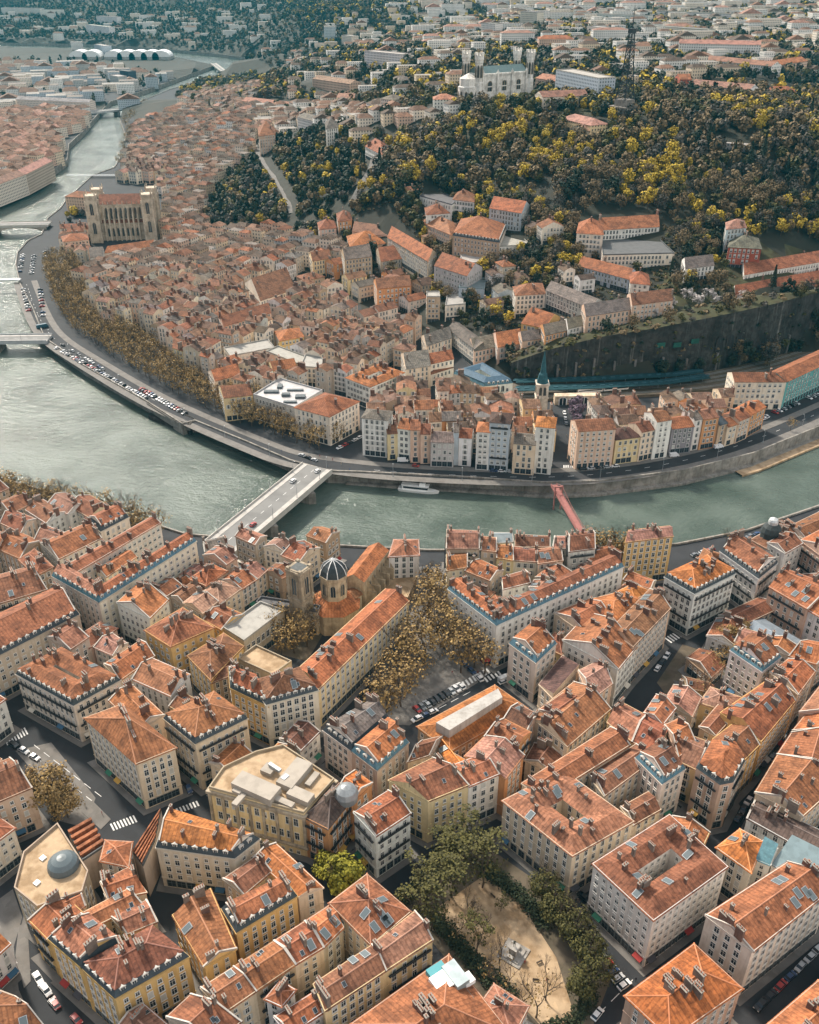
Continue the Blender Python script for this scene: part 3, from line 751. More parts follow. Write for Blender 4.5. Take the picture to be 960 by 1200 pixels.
F('narrow house with steep dark roof between pink prow house and two-tone roof', '866,896 890,872 862,846 836,866', 19, 'Y', 'b', 'g', '', pitch=28)
F('small gabled house behind the steep dark roofs', '820,852 842,826 860,838 838,862', 17, 'C', 'b', 'g')
F('orange-roofed house with a bare cream gable at the end of the dark street', '903,788 935,813 955,786 925,772', 20, 'C', 'o', 'g', 'B')
F('white modern block with zinc mansard behind the earth courtyard', '856,762 893,787 915,770 880,745', 20, 'W', 'o', 'g', 'mTBu')
F('white corner block with bright orange hip roof by the zebra crossing', '779,676 814,696 862,672 828,654', 22, 'W', 'O', 'h', 'mB')
F('tall golden yellow riverside house with a pinkish roof', '733,635 789,628 785,616 737,621', 24, 'Y', 'p', 'g', 'u')
F('white house with blue dormers and brown roof near the right-hand quay', '844,646 889,678 911,660 866,630', 19, 'W', 'b', 'g', 'm')
F('house with a bare white gable beside the domed riverside house', '900,636 920,648 941,636 921,623', 21, 'W', 'b', 'g', 'B')
F('pink block with orange roof at the right edge near the river', '938,633 976,661 1012,641', 20, 'P', 'o', 'g', 'B')
F71 = F('riverside house with a slate dome and silver lantern', '880,632 924,608 946,622 906,646', 18, 'K', 'b', 'h')
F('brown riverside roof at the right edge above the pink block', '920,619 960,600 992,616 946,633', 18, 'K', 'b', 'g')
F('peach block with a line of glazed rooflights at the right edge', '902,687 947,713 986,690 926,668', 20, 'P', 'r', 'g', 'S')
F('white end house joined to the peach rooflight block', '947,714 975,730 1010,706 985,690', 19, 'W', 'o', 'g')
F('long pale blue tin roof over a low hall', '868,731 926,768 946,755 886,720', 9, 'G', 'z', 'g', 'cxu', pitch=9)
F('long low brown roof beside the pale blue tin hall', '843,721 890,700 909,714 868,733', 10, 'B', 'b', 'g', 'c')
F('small orange house at the right edge below the tin roof', '925,768 958,778 985,756 946,750', 16, 'P', 'o', 'g')
F('low brown shed roof in the earth courtyard', '805,771 820,760 849,779 833,794', 7, 'T', 'b', 'g', 'c')
F('low orange roof by the courtyard gate', '800,792 832,800 840,812 806,806', 5, 'T', 'b', 'g', 'c')
F('orange-roofed block with cream gables on the right side of the dark street', '886,929 940,956 986,915 913,884', 20, 'C', 'r', 'g', 'B')
F('flat-pitched orange house higher up the right side of the dark street', '912,884 929,858 990,866 986,915', 19, 'P', 'r', 'g')
F('orange house at the right edge where the dark street ends', '930,856 946,836 992,842 988,866', 19, 'P', 'o', 'g')
F('cream house at the right edge beside the small orange corner roof', '938,834 965,800 1000,812 990,842', 20, 'P', 'r', 'g')
F('white house with a grey lichen-covered roof at the right edge', '876,958 959,1004 972,978 885,938', 17, 'W', 'm', 'g')
F('small peach house with bright orange roof above the brown courtyard block', '841,993 880,1021 894,986 868,972', 17, 'K', 'O', 'h')
F('little white house with a teal slate roof', '886,1006 903,1013 911,994 895,985', 17, 'W', 't', 's', 'c')
F('grey terrace-roofed house right of the teal slate roof', '905,1012 945,1036 966,1006 926,986', 16, 'W', 'z', 's', 'c')
F('long cream block with bare gable, half orange and half brown roof', '882,1114 976,1040 925,1010 828,1073', 21, 'K', 'r', 'g', 'S')
F80 = F('white block with a square light court in its red-brown roof', '696,1012 766,1077 852,1015 785,955', 22, 'W', 'b', 'r', 'S', depth=15)
F('peach house with a wide plain orange hip roof at the bottom edge', '734,1167 786,1216 869,1158 814,1107', 17, 'P', 'O', 'h', 'Bx')
F('orange roof in the bottom right corner', '895,1206 960,1150 1012,1182 940,1252', 18, 'P', 'o', 'h')
# the big blue mansard block and the houses behind it on the river
F('white mansard block facing the tree square, with a teal dormer band', '525,690 582,733 596,722 540,680', 22, 'W', 'o', 'g', 'mTu')
F('long white mansard block with a brown roof along the street to the yellow river house', '582,733 731,664 718,652 568,720', 22, 'W', 'b', 'g', 'mTuS')
for lb, s, h, w, r in (('tall beige house on the quay at the street opening', '523,642 562,642 562,622 524,620', 20, 'B', 'b'), ('yellow inner-court house with an orange roof', '582,653 602,656 601,638 582,638', 17, 'L', 'o'), ('cream court house with a brown roof beside the yellow one', '602,656 630,658 630,643 600,640', 16, 'K', 'b'), ('brown-roofed court house left of the slate riverside house', '631,660 660,656 656,640 631,643', 17, 'C', 'r'), ('narrow house in the court behind the quay', '564,644 582,646 582,630 564,628', 19, 'C', 'r'), ('slate-fronted house on the quay by the red footbridge', '667,646 698,642 696,622 666,625', 21, 'G', 'b'), ('pink-roofed quay house left of the slate-fronted one', '648,642 666,642 664,628 650,628', 17, 'W', 'p'), ('low orange roof between slate-fronted house and mansard block', '690,660 722,652 716,638 690,645', 15, 'C', 'r'), ('low riverside house with a grey metal roof', '575,636 602,634 600,624 576,624', 15, 'K', 'z'), ('low riverside house behind the cream court house', '604,640 645,640 645,628 604,626', 15, 'C', 'b'), ('orange court roof inside the white mansard block', '545,668 575,680 590,668 562,655', 16, 'C', 'o'), ('small orange roof behind the white mansard front', '524,668 548,664 548,648 524,648', 17, 'C', 'o'), ('low tin-topped house in the mansard block court', '590,690 622,682 616,668 588,676', 15, 'W', 'r')):
    F(lb, s, h, w, r, 'g')

# ------------------------------------------------------------------ beyond the river: the quay row, left to right
Q = dict(cat='house', name='quay_house', detail=1.5)
for lb, s, h, d, w, r, kd, op in (
 ('tall white house with dark ground floor where the road bridge lands', '424,489 454,492', 24, 12, 'W', 'g', 'h', ''),
 ('narrow yellow house squeezed beside the white bridgehead house', '454,508 466,507', 17, 11, 'L', 'b', 'g', ''),
 ('white quay house with orange roof right of the narrow yellow one', '466,501 481,503', 20, 13, 'W', 'o', 'g', ''),
 ('pale pink quay house with a plain brown roof', '481,503 493,503', 21, 13, 'P', 'r', 'g', ''),
 ('salmon quay house with small windows', '493,508 505,508', 19, 13, 'P', 'b', 'g', ''),
 ('broad grey-beige quay house with a grey roof and arched ground floor', '505,517 532,518', 16, 13, 'G', 'g', 'g', ''),
 ('thin grey quay house between beige house and red-roofed one', '532,506 538,506', 21, 12, 'U', 'g', 'g', ''),
 ('white quay house with an orange tiled roof beside the thin grey one', '538,512 553,513', 18, 12, 'W', 'o', 'g', ''),
 ('slim white quay house beside an alley', '559,505 574,506', 24, 12, 'W', 'o', 'h', ''),
 ('tall blue-grey quay house with rows of balconies', '574,494 598,496', 30, 13, 'U', 'd', 'h', 'k'),
 ('broad beige quay house left of the tall white orange-roofed one', '602,519 628,521', 19, 13, 'C', 'g', 'g', ''),
 ('tallest white quay house with a small bright orange roof', '628,499 650,501', 29, 13, 'W', 'O', 'h', ''),
 ('large pink quay house right of the footbridge street', '678,505 722,502', 24, 14, 'P', 'r', 'g', ''),
 ('yellow quay house with a dark roof', '722,515 752,511', 16, 13, 'L', 'd', 'h', ''),
 ('cream infill house beside the tall white quay house', '752,506 770,502', 19, 12, 'C', 'b', 'g', ''),
 ('tall white quay house with brown roof among yellow and violet neighbours', '770,494 788,491', 24, 13, 'W', 'b', 'g', ''),
 ('violet-grey quay house with a broad tan roof', '788,502 814,499', 17, 14, 'V', 'b', 'g', ''),
 ('slim white quay house left of the bright orange one', '814,492 825,490', 20, 12, 'W', 'g', 'g', ''),
 ('bright orange quay house', '825,491 843,488', 20, 12, 'O', 'b', 'g', ''),
 ('low tan quay house with a blue-grey roof', '843,498 853,495', 15, 11, 'T', 's', 'g', ''),
 ('cream low quay house in the curve of the road', '853,500 866,496', 13, 11, 'C', 'r', 'g', ''),
 ('rose pink quay house near the curve', '866,493 880,487', 15, 11, 'P', 'r', 'g', ''),
 ('orange-pink quay house closing the row', '880,486 898,476', 15, 11, 'O', 'o', 'g', '')):
    FW(lb, s, h, d, w, r, kd, op, **Q)
Q2 = dict(cat='building', name='old_town_building', detail=1.5)
FW('big pale corner building with red roof and blank white gable by the railway', '861,447 922,447', 19, 15, 'K', 'r', 'g', 'u', **Q2)
FW('big building wing wrapped in teal scaffold netting', '922,447 1012,405', 19, 15, (.12, .32, .32), 'r', 'g', 'u', **Q2)
F('large beige corner hotel with red roof at the bridge', '345,477 386,488 421,470', 19, 'K', 'r', 'h', 'B', **Q2)
F('grey building with a bright white flat roof among the quay trees', '297,463 345,478 378,458 328,444', 16, 'G', 'w', 'f', 'cx', **Q2)
F('ornate white block with an orange roof and inner court', '405,442 434,453 474,436 444,426', 16, 'W', 'o', 'r', '', depth=9, **Q2)
F('yellow-walled house with brown roof in front of the white-roofed building', '262,466 296,462 290,450 256,452', 16, 'L', 'r', 'g', '', **Q2)
F('long pale flat-roofed building behind the hotel', '312,412 352,428 366,421 326,406', 13, 'K', 'l', 'f', 'cx', **Q2)
F('pale round-ended building beside the long flat roof', '352,430 378,432 378,420 358,416', 14, 'K', 'l', 'f', 'cx', **Q2)
F('pale flat-roofed school building in the old town', '270,418 322,408 314,398 262,408', 13, 'K', 'l', 'f', 'cx', **Q2)
F('cream house with orange roof next to the long flat-roofed building', '320,434 348,430 342,420 314,424', 14, 'L', 'o', 'g', '', **Q2)
F('orange-roofed house facing the quay trees', '252,446 282,438 276,426 244,434', 15, 'C', 'o', 'g', '', **Q2)
F('ochre building with square orange roof above the flat roofs', '328,399 356,394 350,384 322,388', 15, 'Y', 'o', 'h', '', **Q2)
F('long peach building with a brown roof deep in the old town', '262,382 318,366 312,356 256,372', 17, 'P', 'b', 'g', '', **Q2)
F('long white-walled building with a broad red-brown roof above the old town', '287,331 305,352 346,338 328,318', 16, 'K', 'b', 'g', 'B', **Q2)
F('yellow house with a brown roof on the tree-lined quay', '202,407 218,412 222,400 206,396', 16, 'L', 'b', 'g', '', **Q2)
F('long pink house beside the yellow quay house', '218,411 244,402 238,392 212,400', 16, 'P', 'b', 'g', '', **Q2)
F57 = F('white railway station with arched doors and a light blue mansard roof', '532,438 567,453 601,449 566,428', 11, 'W', 'q', 'r', 'mTcx', depth=9, floors=2, style='arch', **Q2)
F('long beige row with grey roof behind the railway station', '525,380 556,404 570,397 538,374', 14, 'K', 'g', 'g', '', **Q2)
F('pale end house with tan roof behind the railway station', '556,404 588,397 580,384 548,390', 13, 'P', 'g', 'g', '', **Q2)
F('peach house with orange roof above the station', '584,396 613,391 606,376 578,380', 13, 'P', 'o', 'g', '', **Q2)
F('cream narrow building between station and beige street block', '505,426 532,420 526,410 500,414', 15, 'K', 'r', 'g', '', **Q2)
F('tall beige block on the street left of the station', '476,432 505,428 498,410 470,414', 17, 'C', 'g', 'g', '', **Q2)
F('low cream house with arched gate beside the station', '505,438 531,430 528,420 503,426', 9, 'K', 'r', 'h', '', **Q2)
F('pale rectangular block near the old town edge below the hill', '500,400 530,390 524,378 494,388', 15, 'C', 'g', 'g', '', **Q2)
# ------------------------------------------------------------------ on the slope of the hill
Q3 = dict(cat='building', name='hillside_building', detail=1.5)
for lb, s, h, w, r, kd, op in (
 ('bright orange building above the retaining wall', '640,378 666,372 660,362 634,366', 12, 'O', 'g', 'g', ''),
 ('peach house beside the bright orange building', '613,388 642,384 636,374 608,378', 9, 'P', 'g', 'g', ''),
 ('small white house right of the bright orange building', '667,374 690,368 684,358 662,363', 8, 'W', 'g', 'g', ''),
 ('yellow-walled house with orange roof above the peach house', '612,366 640,372 660,360 634,350', 9, 'Y', 'o', 'g', ''),
 ('long pink convent wing on the grass terrace', '688,358 742,350 736,338 682,346', 12, 'P', 'g', 'g', ''),
 ('pink convent wing with a white bay on the grass terrace', '742,350 790,344 784,333 736,338', 11, 'P', 'r', 'g', ''),
 ('square stone house with red roof left of the long grey wing', '605,336 640,334 636,322 602,326', 13, 'K', 'r', 'h', ''),
 ('long grey-roofed stone wing behind the orange building', '640,336 694,358 706,348 652,328', 10, 'G', 'g', 'g', ''),
 ('building with a long tan roof on the wooded slope', '678,306 738,322 746,312 686,298', 8, 'U', 'r', 'g', ''),
 ('white two-stage house with orange roof near the blossom trees', '740,328 762,330 760,318 738,316', 10, 'W', 'o', 'h', ''),
 ('beige school block with orange roof on the hillside', '677,264 708,266 706,252 680,252', 14, 'K', 'o', 'h', ''),
 ('grey flat-roofed school wing with ribbon windows', '708,284 793,282 770,262 706,266', 11, 'K', 'k', 'f', 'cx'),
 ('white school wing with a long red roof at the edge of the wood', '702,256 775,252 770,242 704,246', 9, 'W', 'r', 'g', ''),
 ('long white convent with red roof at the right edge of the hill', '868,322 975,304 968,290 862,308', 10, 'W', 'r', 'g', ''),
 ('upper white convent wing behind the long red-roofed one', '876,302 975,286 970,276 872,292', 9, 'W', 'r', 'g', ''),
 ('pale blue villa standing alone in the wood', '853,262 876,260 873,252 852,254', 14, 'U', 'p', 'h', ''),
 ('brick red house below the pale blue villa', '855,282 894,284 890,272 858,272', 12, 'R', 'g', 'h', ''),
 ('small white cottage with grey roof in the garden trees', '804,310 838,306 832,296 800,300', 8, 'W', 'g', 'g', ''),
 ('white modern slab with grey flat roof at the edge of the wood', '492,216 530,226 540,219 502,209', 12, 'W', 'k', 'f', 'cx'),
 ('white slab end with a small red roof', '531,226 556,229 556,220 536,218', 12, 'W', 'r', 'h', ''),
 ('pale blue-grey modern slab with an orange roof below the wood', '574,234 612,240 622,231 584,225', 14, 'U', 'o', 'g', ''),
 ('palatial tan school with dormered orange roof', '531,260 586,268 594,250 540,244', 17, 'T', 'o', 'h', 'm'),
 ('white low modern wing with ribbon windows beside the palatial school', '575,278 624,276 606,262 566,266', 8, 'W', 'l', 'f', 'cx'),
 ('flat glass-fronted wing below the palatial school', '545,296 598,290 586,280 540,286', 9, 'U', 'l', 'f', 'cx'),
 ('grey gabled building with orange rooflit roof', '509,300 548,312 566,302 528,288', 15, 'G', 'o', 'g', ''),
 ('long stone wing with an orange roof left of the grey gabled building', '454,272 502,300 512,290 464,262', 13, 'S', 'o', 'g', ''),
 ('tan building with a red-brown roof on the hillside terrace', '446,290 490,284 482,272 440,278', 11, 'S', 'r', 'g', ''),
 ('pink house with a bright orange roof below the wood', '410,272 452,268 446,256 406,260', 13, 'P', 'O', 'h', ''),
 ('tan stone house in front of the palatial school', '488,246 528,262 540,252 500,238', 9, 'P', 'o', 'h', ''),
 ('white house with red roof between the slab and the tan stone house', '500,240 528,238 524,230 498,232', 11, 'W', 'r', 'h', ''),
 ('ochre tower house beneath the wood', '396,246 412,244 410,236 394,237', 14, 'O', 'r', 'h', ''),
 ('rose house with brown roof below the hill road', '374,262 394,260 391,252 372,254', 13, 'P', 'r', 'h', ''),
 ('tall tan tenement on the lower slope', '404,300 436,296 430,284 400,290', 17, 'T', 'g', 'g', ''),
 ('orange tenement at the left end of the slope garden', '442,334 482,330 478,320 438,324', 15, 'O', 'b', 'g', ''),
 ('yellow house on the lower slope above the gardens', '366,302 388,298 384,290 362,294', 12, 'L', 'b', 'g', ''),
 ('pale blue glazed hall on the slope', '538,328 568,330 570,318 542,316', 8, 'U', 'z', 'f', 'cx'),
 ('pale flat-roofed modern house on the slope', '522,350 546,348 544,338 524,338', 9, 'K', 'l', 'f', 'cx'),
 ('narrow tall tan house on the slope', '500,344 516,344 515,338 500,338', 15, 'T', 'l', 'f', 'cx'),
 ('long pink-grey row below the hill road', '412,250 456,256 462,248 418,242', 8, 'P', 'b', 'g', ''),
 ('white villa in the trees below the hill crest', '428,166 448,176 458,168 438,160', 9, 'W', 'r', 'h', ''),
 ('brown tower block at the top of the hill road', '303,152 322,150 320,142 302,143', 18, 'P', 'r', 'h', ''),
 ('tall white villa with a grey hipped roof on the hill edge', '382,142 396,140 394,134 381,135', 18, 'W', 'g', 'h', '')):
    F(lb, s, h*1.35, w, r, kd, op, **Q3)
# ------------------------------------------------------------------ the plateau, the far bank
Q4 = dict(cat='apartment block', name='apartment_block', detail=0)
for lb, s, h, w, r, kd in (
 ('white hospital range with red roof at the edge of the wood', '810,92 880,98 886,90 816,84', 13, 'W', 'p', 'g'),
 ('brick red end of the white hospital range', '797,92 811,92 814,84 800,84', 13, 'R', 'r', 'g'),
 ('white right-hand range with red hip roof at the edge of the wood', '880,97 938,97 936,88 882,88', 12, 'W', 'r', 'h'),
 ('second white hospital range further back', '822,66 905,74 912,68 828,60', 13, 'W', 'p', 'g'),
 ('right end of the second hospital range with orange roof', '905,72 948,66 944,58 902,64', 12, 'P', 'o', 'g'),
 ('large white clinic with many windows on the plateau', '796,50 892,52 888,40 800,40', 19, 'W', 'p', 'g'),
 ('pink block with an orange roof on the plateau behind the basilica', '632,44 673,44 672,35 634,35', 17, 'P', 'o', 'h'),
 ('pale blue-grey tower slab right of the basilica', '652,80 702,90 708,82 658,72', 24, 'U', 'l', 'f'),
 ('white tower slab behind the basilica', '564,26 581,27 582,22 566,21', 24, 'W', 'l', 'f'),
 ('cream tower block at the top centre', '610,12 630,13 631,8 612,7', 28, 'K', 'l', 'f'),
 ('white slab at the top right of centre', '660,14 760,18 760,12 664,9', 16, 'W', 'l', 'f'),
 ('long white slab at the top right', '770,12 860,16 862,10 774,7', 15, 'W', 'l', 'f'),
 ('long cream terrace of flats on the plateau right of centre', '742,28 830,34 832,27 746,22', 14, 'K', 'l', 'f'),
 ('pale slab behind the metal tower', '688,30 728,34 730,27 690,24', 16, 'K', 'l', 'f'),
 ('pair of white slabs on the wooded plateau left of the basilica', '427,54 471,58 472,50 430,47', 22, 'W', 'l', 'f'),
 ('white tower in the dark wooded hill at the top', '379,20 392,20 392,16 380,15', 30, 'U', 'l', 'f'),
 ('cream tower beside the dark wooded hill', '400,34 412,35 413,30 401,29', 24, 'K', 'l', 'f'),
 ('far slab with ribbed white front across the river bend', '100,27 127,30 127,25 102,23', 26, 'W', 'l', 'f'),
 ('long far slab on the wooded skyline at the left', '0,4 46,5 47,1 0,0', 24, 'W', 'l', 'f'),
 ('second far slab on the wooded skyline', '46,6 72,6 72,2 48,2', 22, 'W', 'l', 'f'),
 ('far white slab on the wooded hillside', '112,14 136,15 136,10 113,10', 24, 'W', 'l', 'f'),
 ('far tower near the white arched hall roofs', '110,52 122,54 122,49 111,48', 30, 'U', 'l', 'f'),
 ('far grey block right of the white arched hall roofs', '128,88 138,90 140,85 130,84', 20, 'G', 'l', 'f'),
 ('far dark glass block below the white arched hall roofs', '135,82 150,84 151,78 137,77', 20, (.05, .07, .09), 'k', 'f'),
 ('long pale station building on the far bank', '18,116 104,120 104,112 22,108', 17, 'K', 'l', 'g'),
 ('long convent range on the hill above the far bend', '282,102 336,108 340,102 288,97', 14, 'P', 'p', 'g'),
 ('large pale cloister range on the hill crest', '394,102 456,104 452,94 398,92', 12, 'K', 'p', 'g'),
 ('upper cloister range on the hill crest', '366,88 410,94 414,87 370,82', 12, 'P', 'p', 'g'),
 ('cream block at the right end of the hill crest wood', '460,108 476,106 474,98 460,99', 16, 'K', 'g', 'h'),
 ('white school with a grey roof on the hill edge', '348,130 380,138 386,130 354,122', 14, 'W', 'g', 'g'),
 ('cream presbytery beside the basilica garden', '658,122 694,130 700,120 664,113', 12, 'L', 'p', 'h'),
 ('stone annexe below the presbytery', '690,138 712,134 706,126 686,130', 9, 'S', 'p', 'g'),
 ('red-roofed range right of the basilica', '636,112 690,110 686,102 634,104', 11, 'K', 'p', 'g'),
 ('long red-roofed range behind the right basilica towers', '628,90 668,96 672,88 632,83', 11, 'P', 'p', 'g'),
 ('white building with pinkish roof left of the basilica', '508,112 534,112 530,104 506,104', 12, 'W', 'p', 'h'),
 ('grey pavilion in the wood', '843,160 878,163 878,157 845,155', 5, 'G', 'l', 'f'),
 ('long flat roof in the wood above the schools', '594,218 646,222 650,215 604,212', 4, 'G', 'l', 'f'),
 ('pink quay block beyond the cathedral', '76,230 107,232 108,222 78,220', 19, 'P', 'r', 'h'),
 ('salmon block with regular windows below the cathedral', '74,283 104,280 104,272 76,274', 17, 'P', 'r', 'h'),
 ('tall pale quay terrace on the far bank', '-40,230 30,204 24,196 -50,220', 20, 'K', 'p', 'g'),
 ('second pale quay terrace on the far bank', '30,204 62,188 56,180 24,196', 20, 'B', 'p', 'g')):
    F4Q(lb, s, h, w, r, kd, 'cx', wallmat=M['farwall'], **Q4)
# ------------------------------------------------------------------ the small houses of the old quarters
def free(q, grow=1.0):
    c = sum(q, Vector((0, 0)))/4
    tp = [c]+[c.lerp(p, .82) for p in q]+[c.lerp((q[i]+q[(i+1) % 4])/2, .85) for i in range(4)]
    for o in HOUSES:
        if abs(o.c.x-c.x) > 80 or abs(o.c.y-c.y) > 80: continue
        for p in tp:
            if inpoly(p.x, p.y, o.q): return False
        for p in o.q:
            if inpoly(p.x, p.y, [c.lerp(k, .8) for k in q]): return False
    return True
WALLN = dict(C='cream', W='white', Y='ochre', P='pink', B='beige', O='orange', G='grey', T='tan', L='yellow', K='pale', U='blue-grey')
ROOFN = dict(o='orange', r='red-brown', b='brown', g='grey-brown', p='pinkish', d='dark brown', a='dull red', e='brown', i='pale red')
STUFFB = []          # far houses: one mesh
def fill(poly, zroof, ang, h=(13, 19), cell=(10.5, 13.0), street=(4, 2), walls='CCWPBTLKKOG', roofs='aaaeeegirbi', where='in the old town', maxn=999, detail=1, gap=4.0, seed=1, skip=.03, avoid=(), jit_=.8, name='old_town_house', cat='house', kindset='ggggh'):
    R = random.Random(seed)
    W = [Vector(PG(a, b, zroof)[:2]) for a, b in pts(poly)]
    ca, sa = math.cos(ang), math.sin(ang)
    rot = lambda p: Vector((p.x*ca+p.y*sa, -p.x*sa+p.y*ca)); inv = lambda p: Vector((p.x*ca-p.y*sa, p.x*sa+p.y*ca))
    L = [rot(p) for p in W]
    x0, x1 = min(p.x for p in L), max(p.x for p in L); y0, y1 = min(p.y for p in L), max(p.y for p in L)
    cells = []; y = y0; j = 0
    while y < y1:
        dy = cell[1]*R.uniform(.85, 1.2); x = x0+R.uniform(0, 6); i = 0
        while x < x1:
            dx = cell[0]*R.uniform(.7, 1.5)
            q = [Vector((x+.0, y)), Vector((x+dx, y)), Vector((x+dx, y+dy)), Vector((x, y+dy))]
            q = [inv(p+Vector((R.uniform(-jit_, jit_), R.uniform(-jit_, jit_)))) for p in q]
            c = sum(q, Vector((0, 0)))/4
            if inpoly(c.x, c.y, W) and R.random() > skip: cells.append((c.length, q))
            x += dx; i += 1
            if i % street[0] == 0: x += gap*R.uniform(.8, 1.5)
        y += dy+.15; j += 1
        if j % street[1] == 0: y += gap*R.uniform(.9, 1.4)
    cells.sort(key=lambda t: t[0]); made = 0
    for d, q in cells:
        c = sum(q, Vector((0, 0)))/4
        if any(inpoly(c.x, c.y, a) for a in avoid): continue
        if in_river(c.x, c.y, 9) or near_road(c.x, c.y): continue
        if not free(q): continue
        w = R.choice(walls); r = R.choice(roofs); hh = R.uniform(*h)
        if R.random() < .35: q = q[1:]+q[:1]
        if made < maxn:
            lab = f'{WALLN[w]} house with {ROOFN[r]} roof {where}'
            house(lab, q, hh, w, r, R.choice(kindset), opts='u' if detail < 2 else '', detail=detail, name=name, cat=cat, group=lab, seed=R.randrange(10**6))
        else:
            STUFFB.append((q, hh, w, r))
        made += 1
    print('fill', seed, made, len(cells)); return made
def in_river(x, y, m=0.0):
    if inpoly(x, y, RIVER): return True
    if m:
        for dx, dy in ((m, 0), (-m, 0), (0, m), (0, -m)):
            if inpoly(x+dx, y+dy, RIVER): return True
    return False
ROADS = []           # (polyline, half width)
def near_road(x, y, extra=2.0):
    p = Vector((x, y))
    for line, hw in ROADS:
        for a, b in zip(line, line[1:]):
            d = b-a; t = max(0, min(1, (p-a).dot(d)/d.length_squared))
            if (a+d*t-p).length < hw+extra: return True
    return False
_R = "-200,330 -330,420 -300,500 -150,535 0,572 100,602 220,640 330,650 500,659 640,660 790,652 870,636 960,605 1100,552 1500,400 1500,300 1180,420 1100,448 1040,480 960,512 880,545 800,565 700,578 640,580 540,573 420,567 385,566 340,553 290,531 230,506 215,510 172,482 100,440 54,407 40,372 25,342 20,320 22,305 35,290 50,283 57,264 72,252 80,240 110,212 135,203 142,190 148,165 141,146 150,130 200,109 235,98 275,89 310,85 340,82 330,76 290,71 250,66 190,60 100,55 -50,52 -50,58 100,61 190,67 228,75 252,80 225,90 180,107 130,124 115,140 98,160 82,175 80,194 65,205 35,222 0,241 -60,265 -200,318"
RIVER = [P(a, b, 0) for a, b in pts(_R)]
# roads of the far bank: quay road, hill road, second hill road
def pline(s, z=7.0): return [P(a, b, z) for a, b in pts(s)]
QUAY = pline("30,330 45,372 62,398 110,428 170,464 225,490 290,518 340,538 392,546 460,553 560,558 650,560 740,552 830,534 900,510 960,484 1100,420")
ROADS.append((QUAY, 14))
HILLROAD = [Vector(PG(a, b)[:2]) for a, b in pts("298,168 310,190 325,210 337,230 344,250")]
HILLROAD2 = [Vector(PG(a, b)[:2]) for a, b in pts("440,180 436,200 420,225 412,240")]
ROADS.append((HILLROAD, 6)); ROADS.append((HILLROAD2, 5))
NEARQ = [(pline("-90,556 0,588 60,606 120,622 195,644"), 10), (pline("620,668 700,662 790,656"), 9)]
ROADS.extend(NEARQ)
SQUARES = [[P(a, b, 7) for a, b in pts(s)] for s in ("526,441 570,458 602,454 650,463 655,500 618,500 618,480 560,478 520,462", "655,560 684,556 676,480 655,476", "70,262 130,300 140,285 100,255", "350,540 430,535 425,500 385,520")]
RAILS = [P(a, b, 9) for a, b in pts("600,470 720,470 850,452 980,420 980,395 840,436 700,445 600,446")]
AV = SQUARES+[RAILS]
CATH = [P(a, b, 7) for a, b in pts("104,285 190,285 190,215 108,215")]
a0 = P(116, 706, 28); a1 = P(230, 634, 28); ANG = math.atan2((a1-a0).y, (a1-a0).x)
PARKPOLY = [P(a, b, 7) for a, b in pts("470,1060 545,985 720,1140 690,1200 620,1230")]
CLOIS = [P(a, b, 7) for a, b in pts("262,790 350,800 500,700 500,650 340,690 262,740")]
fill("186,700 240,672 262,646 300,624 372,624 408,634 400,650 345,668 335,690 300,705 255,722 215,715", 16, ANG, (13, 17), (10, 12), (5, 3), walls='CCWPBTK', roofs='rroopp', where='packed between the teal mansard block and the church', detail=2, name='town_house', cat='town house', gap=3, seed=3, avoid=[CLOIS])
fill("-60,570 0,575 60,590 40,625 100,640 60,668 20,690 -80,720", 16, ANG, (14, 18), (11, 12), (4, 3), walls='CWPBT', roofs='rrbop', where='crowded at the left edge below the river trees', detail=2, name='town_house', cat='town house', gap=3.5, seed=5)
fill("-30,715 60,695 100,745 40,775 0,820 -60,840", 17, ANG, (15, 19), (11, 12), (4, 3), walls='CWPB', roofs='rro', where='at the left edge behind the beige street block', detail=2, name='town_house', cat='town house', seed=6)
fill("560,800 640,800 700,830 690,870 600,905 500,905", 15, ANG, (13, 16), (11, 12), (4, 3), walls='CWPBO', roofs='rrop', where='inside the central roofs beside the rooflight hall', detail=2, name='town_house', cat='town house', gap=3, seed=8)
fill("235,700 268,688 262,735 225,745", 14, ANG, (12, 15), (10, 11), (4, 3), walls='CWYB', roofs='rob', where='next to the flat cloister terrace', detail=2, name='town_house', cat='town house', gap=3, seed=9)
fill("885,820 960,770 1040,790 1010,880 930,880", 17, ANG, (15, 18), (12, 13), (4, 3), walls='CPB', roofs='rro', where='at the right edge above the dark street', detail=2, name='town_house', cat='town house', gap=4, seed=10)
fill("930,735 1010,720 1060,770 985,800", 15, ANG, (13, 17), (12, 13), (4, 3), walls='CPB', roofs='rro', where='at the right edge below the tin roof', detail=2, name='town_house', cat='town house', gap=4, seed=12)
STREETS = [(pline(s), w) for s, w in (("18,1050 30,1100 50,1160 110,1215", 8), ("-20,850 60,905 130,965 170,985", 9), ("165,960 200,945 240,930", 6), ("236,930 258,985 330,1005 390,1018", 6), ("205,885 226,932", 4.5), ("226,932 300,880 380,852 440,845", 5), ("372,855 400,915", 4.5), ("590,800 600,775 680,722 745,688 790,692", 6), ("790,690 800,735 772,790 742,828", 6.5), ("960,775 935,830 892,900 862,950 840,985", 5), ("585,958 690,1062 745,1130 775,1190", 7), ("690,1045 755,975 850,960", 5), ("860,1180 990,1080", 7), ("700,1195 760,1125", 7), ("440,1032 500,985 590,962", 6), ("-20,835 100,752 150,735", 5.5), ("112,742 245,650", 4.5), ("245,650 300,690", 3), ("585,795 600,830", 5), ("500,1000 520,1180", 4), ("660,900 720,950", 2), ("60,670 110,640 160,612", 3.5), ("848,955 900,1005", 4))]
ROADS_K = len(ROADS); ROADS.extend(STREETS)
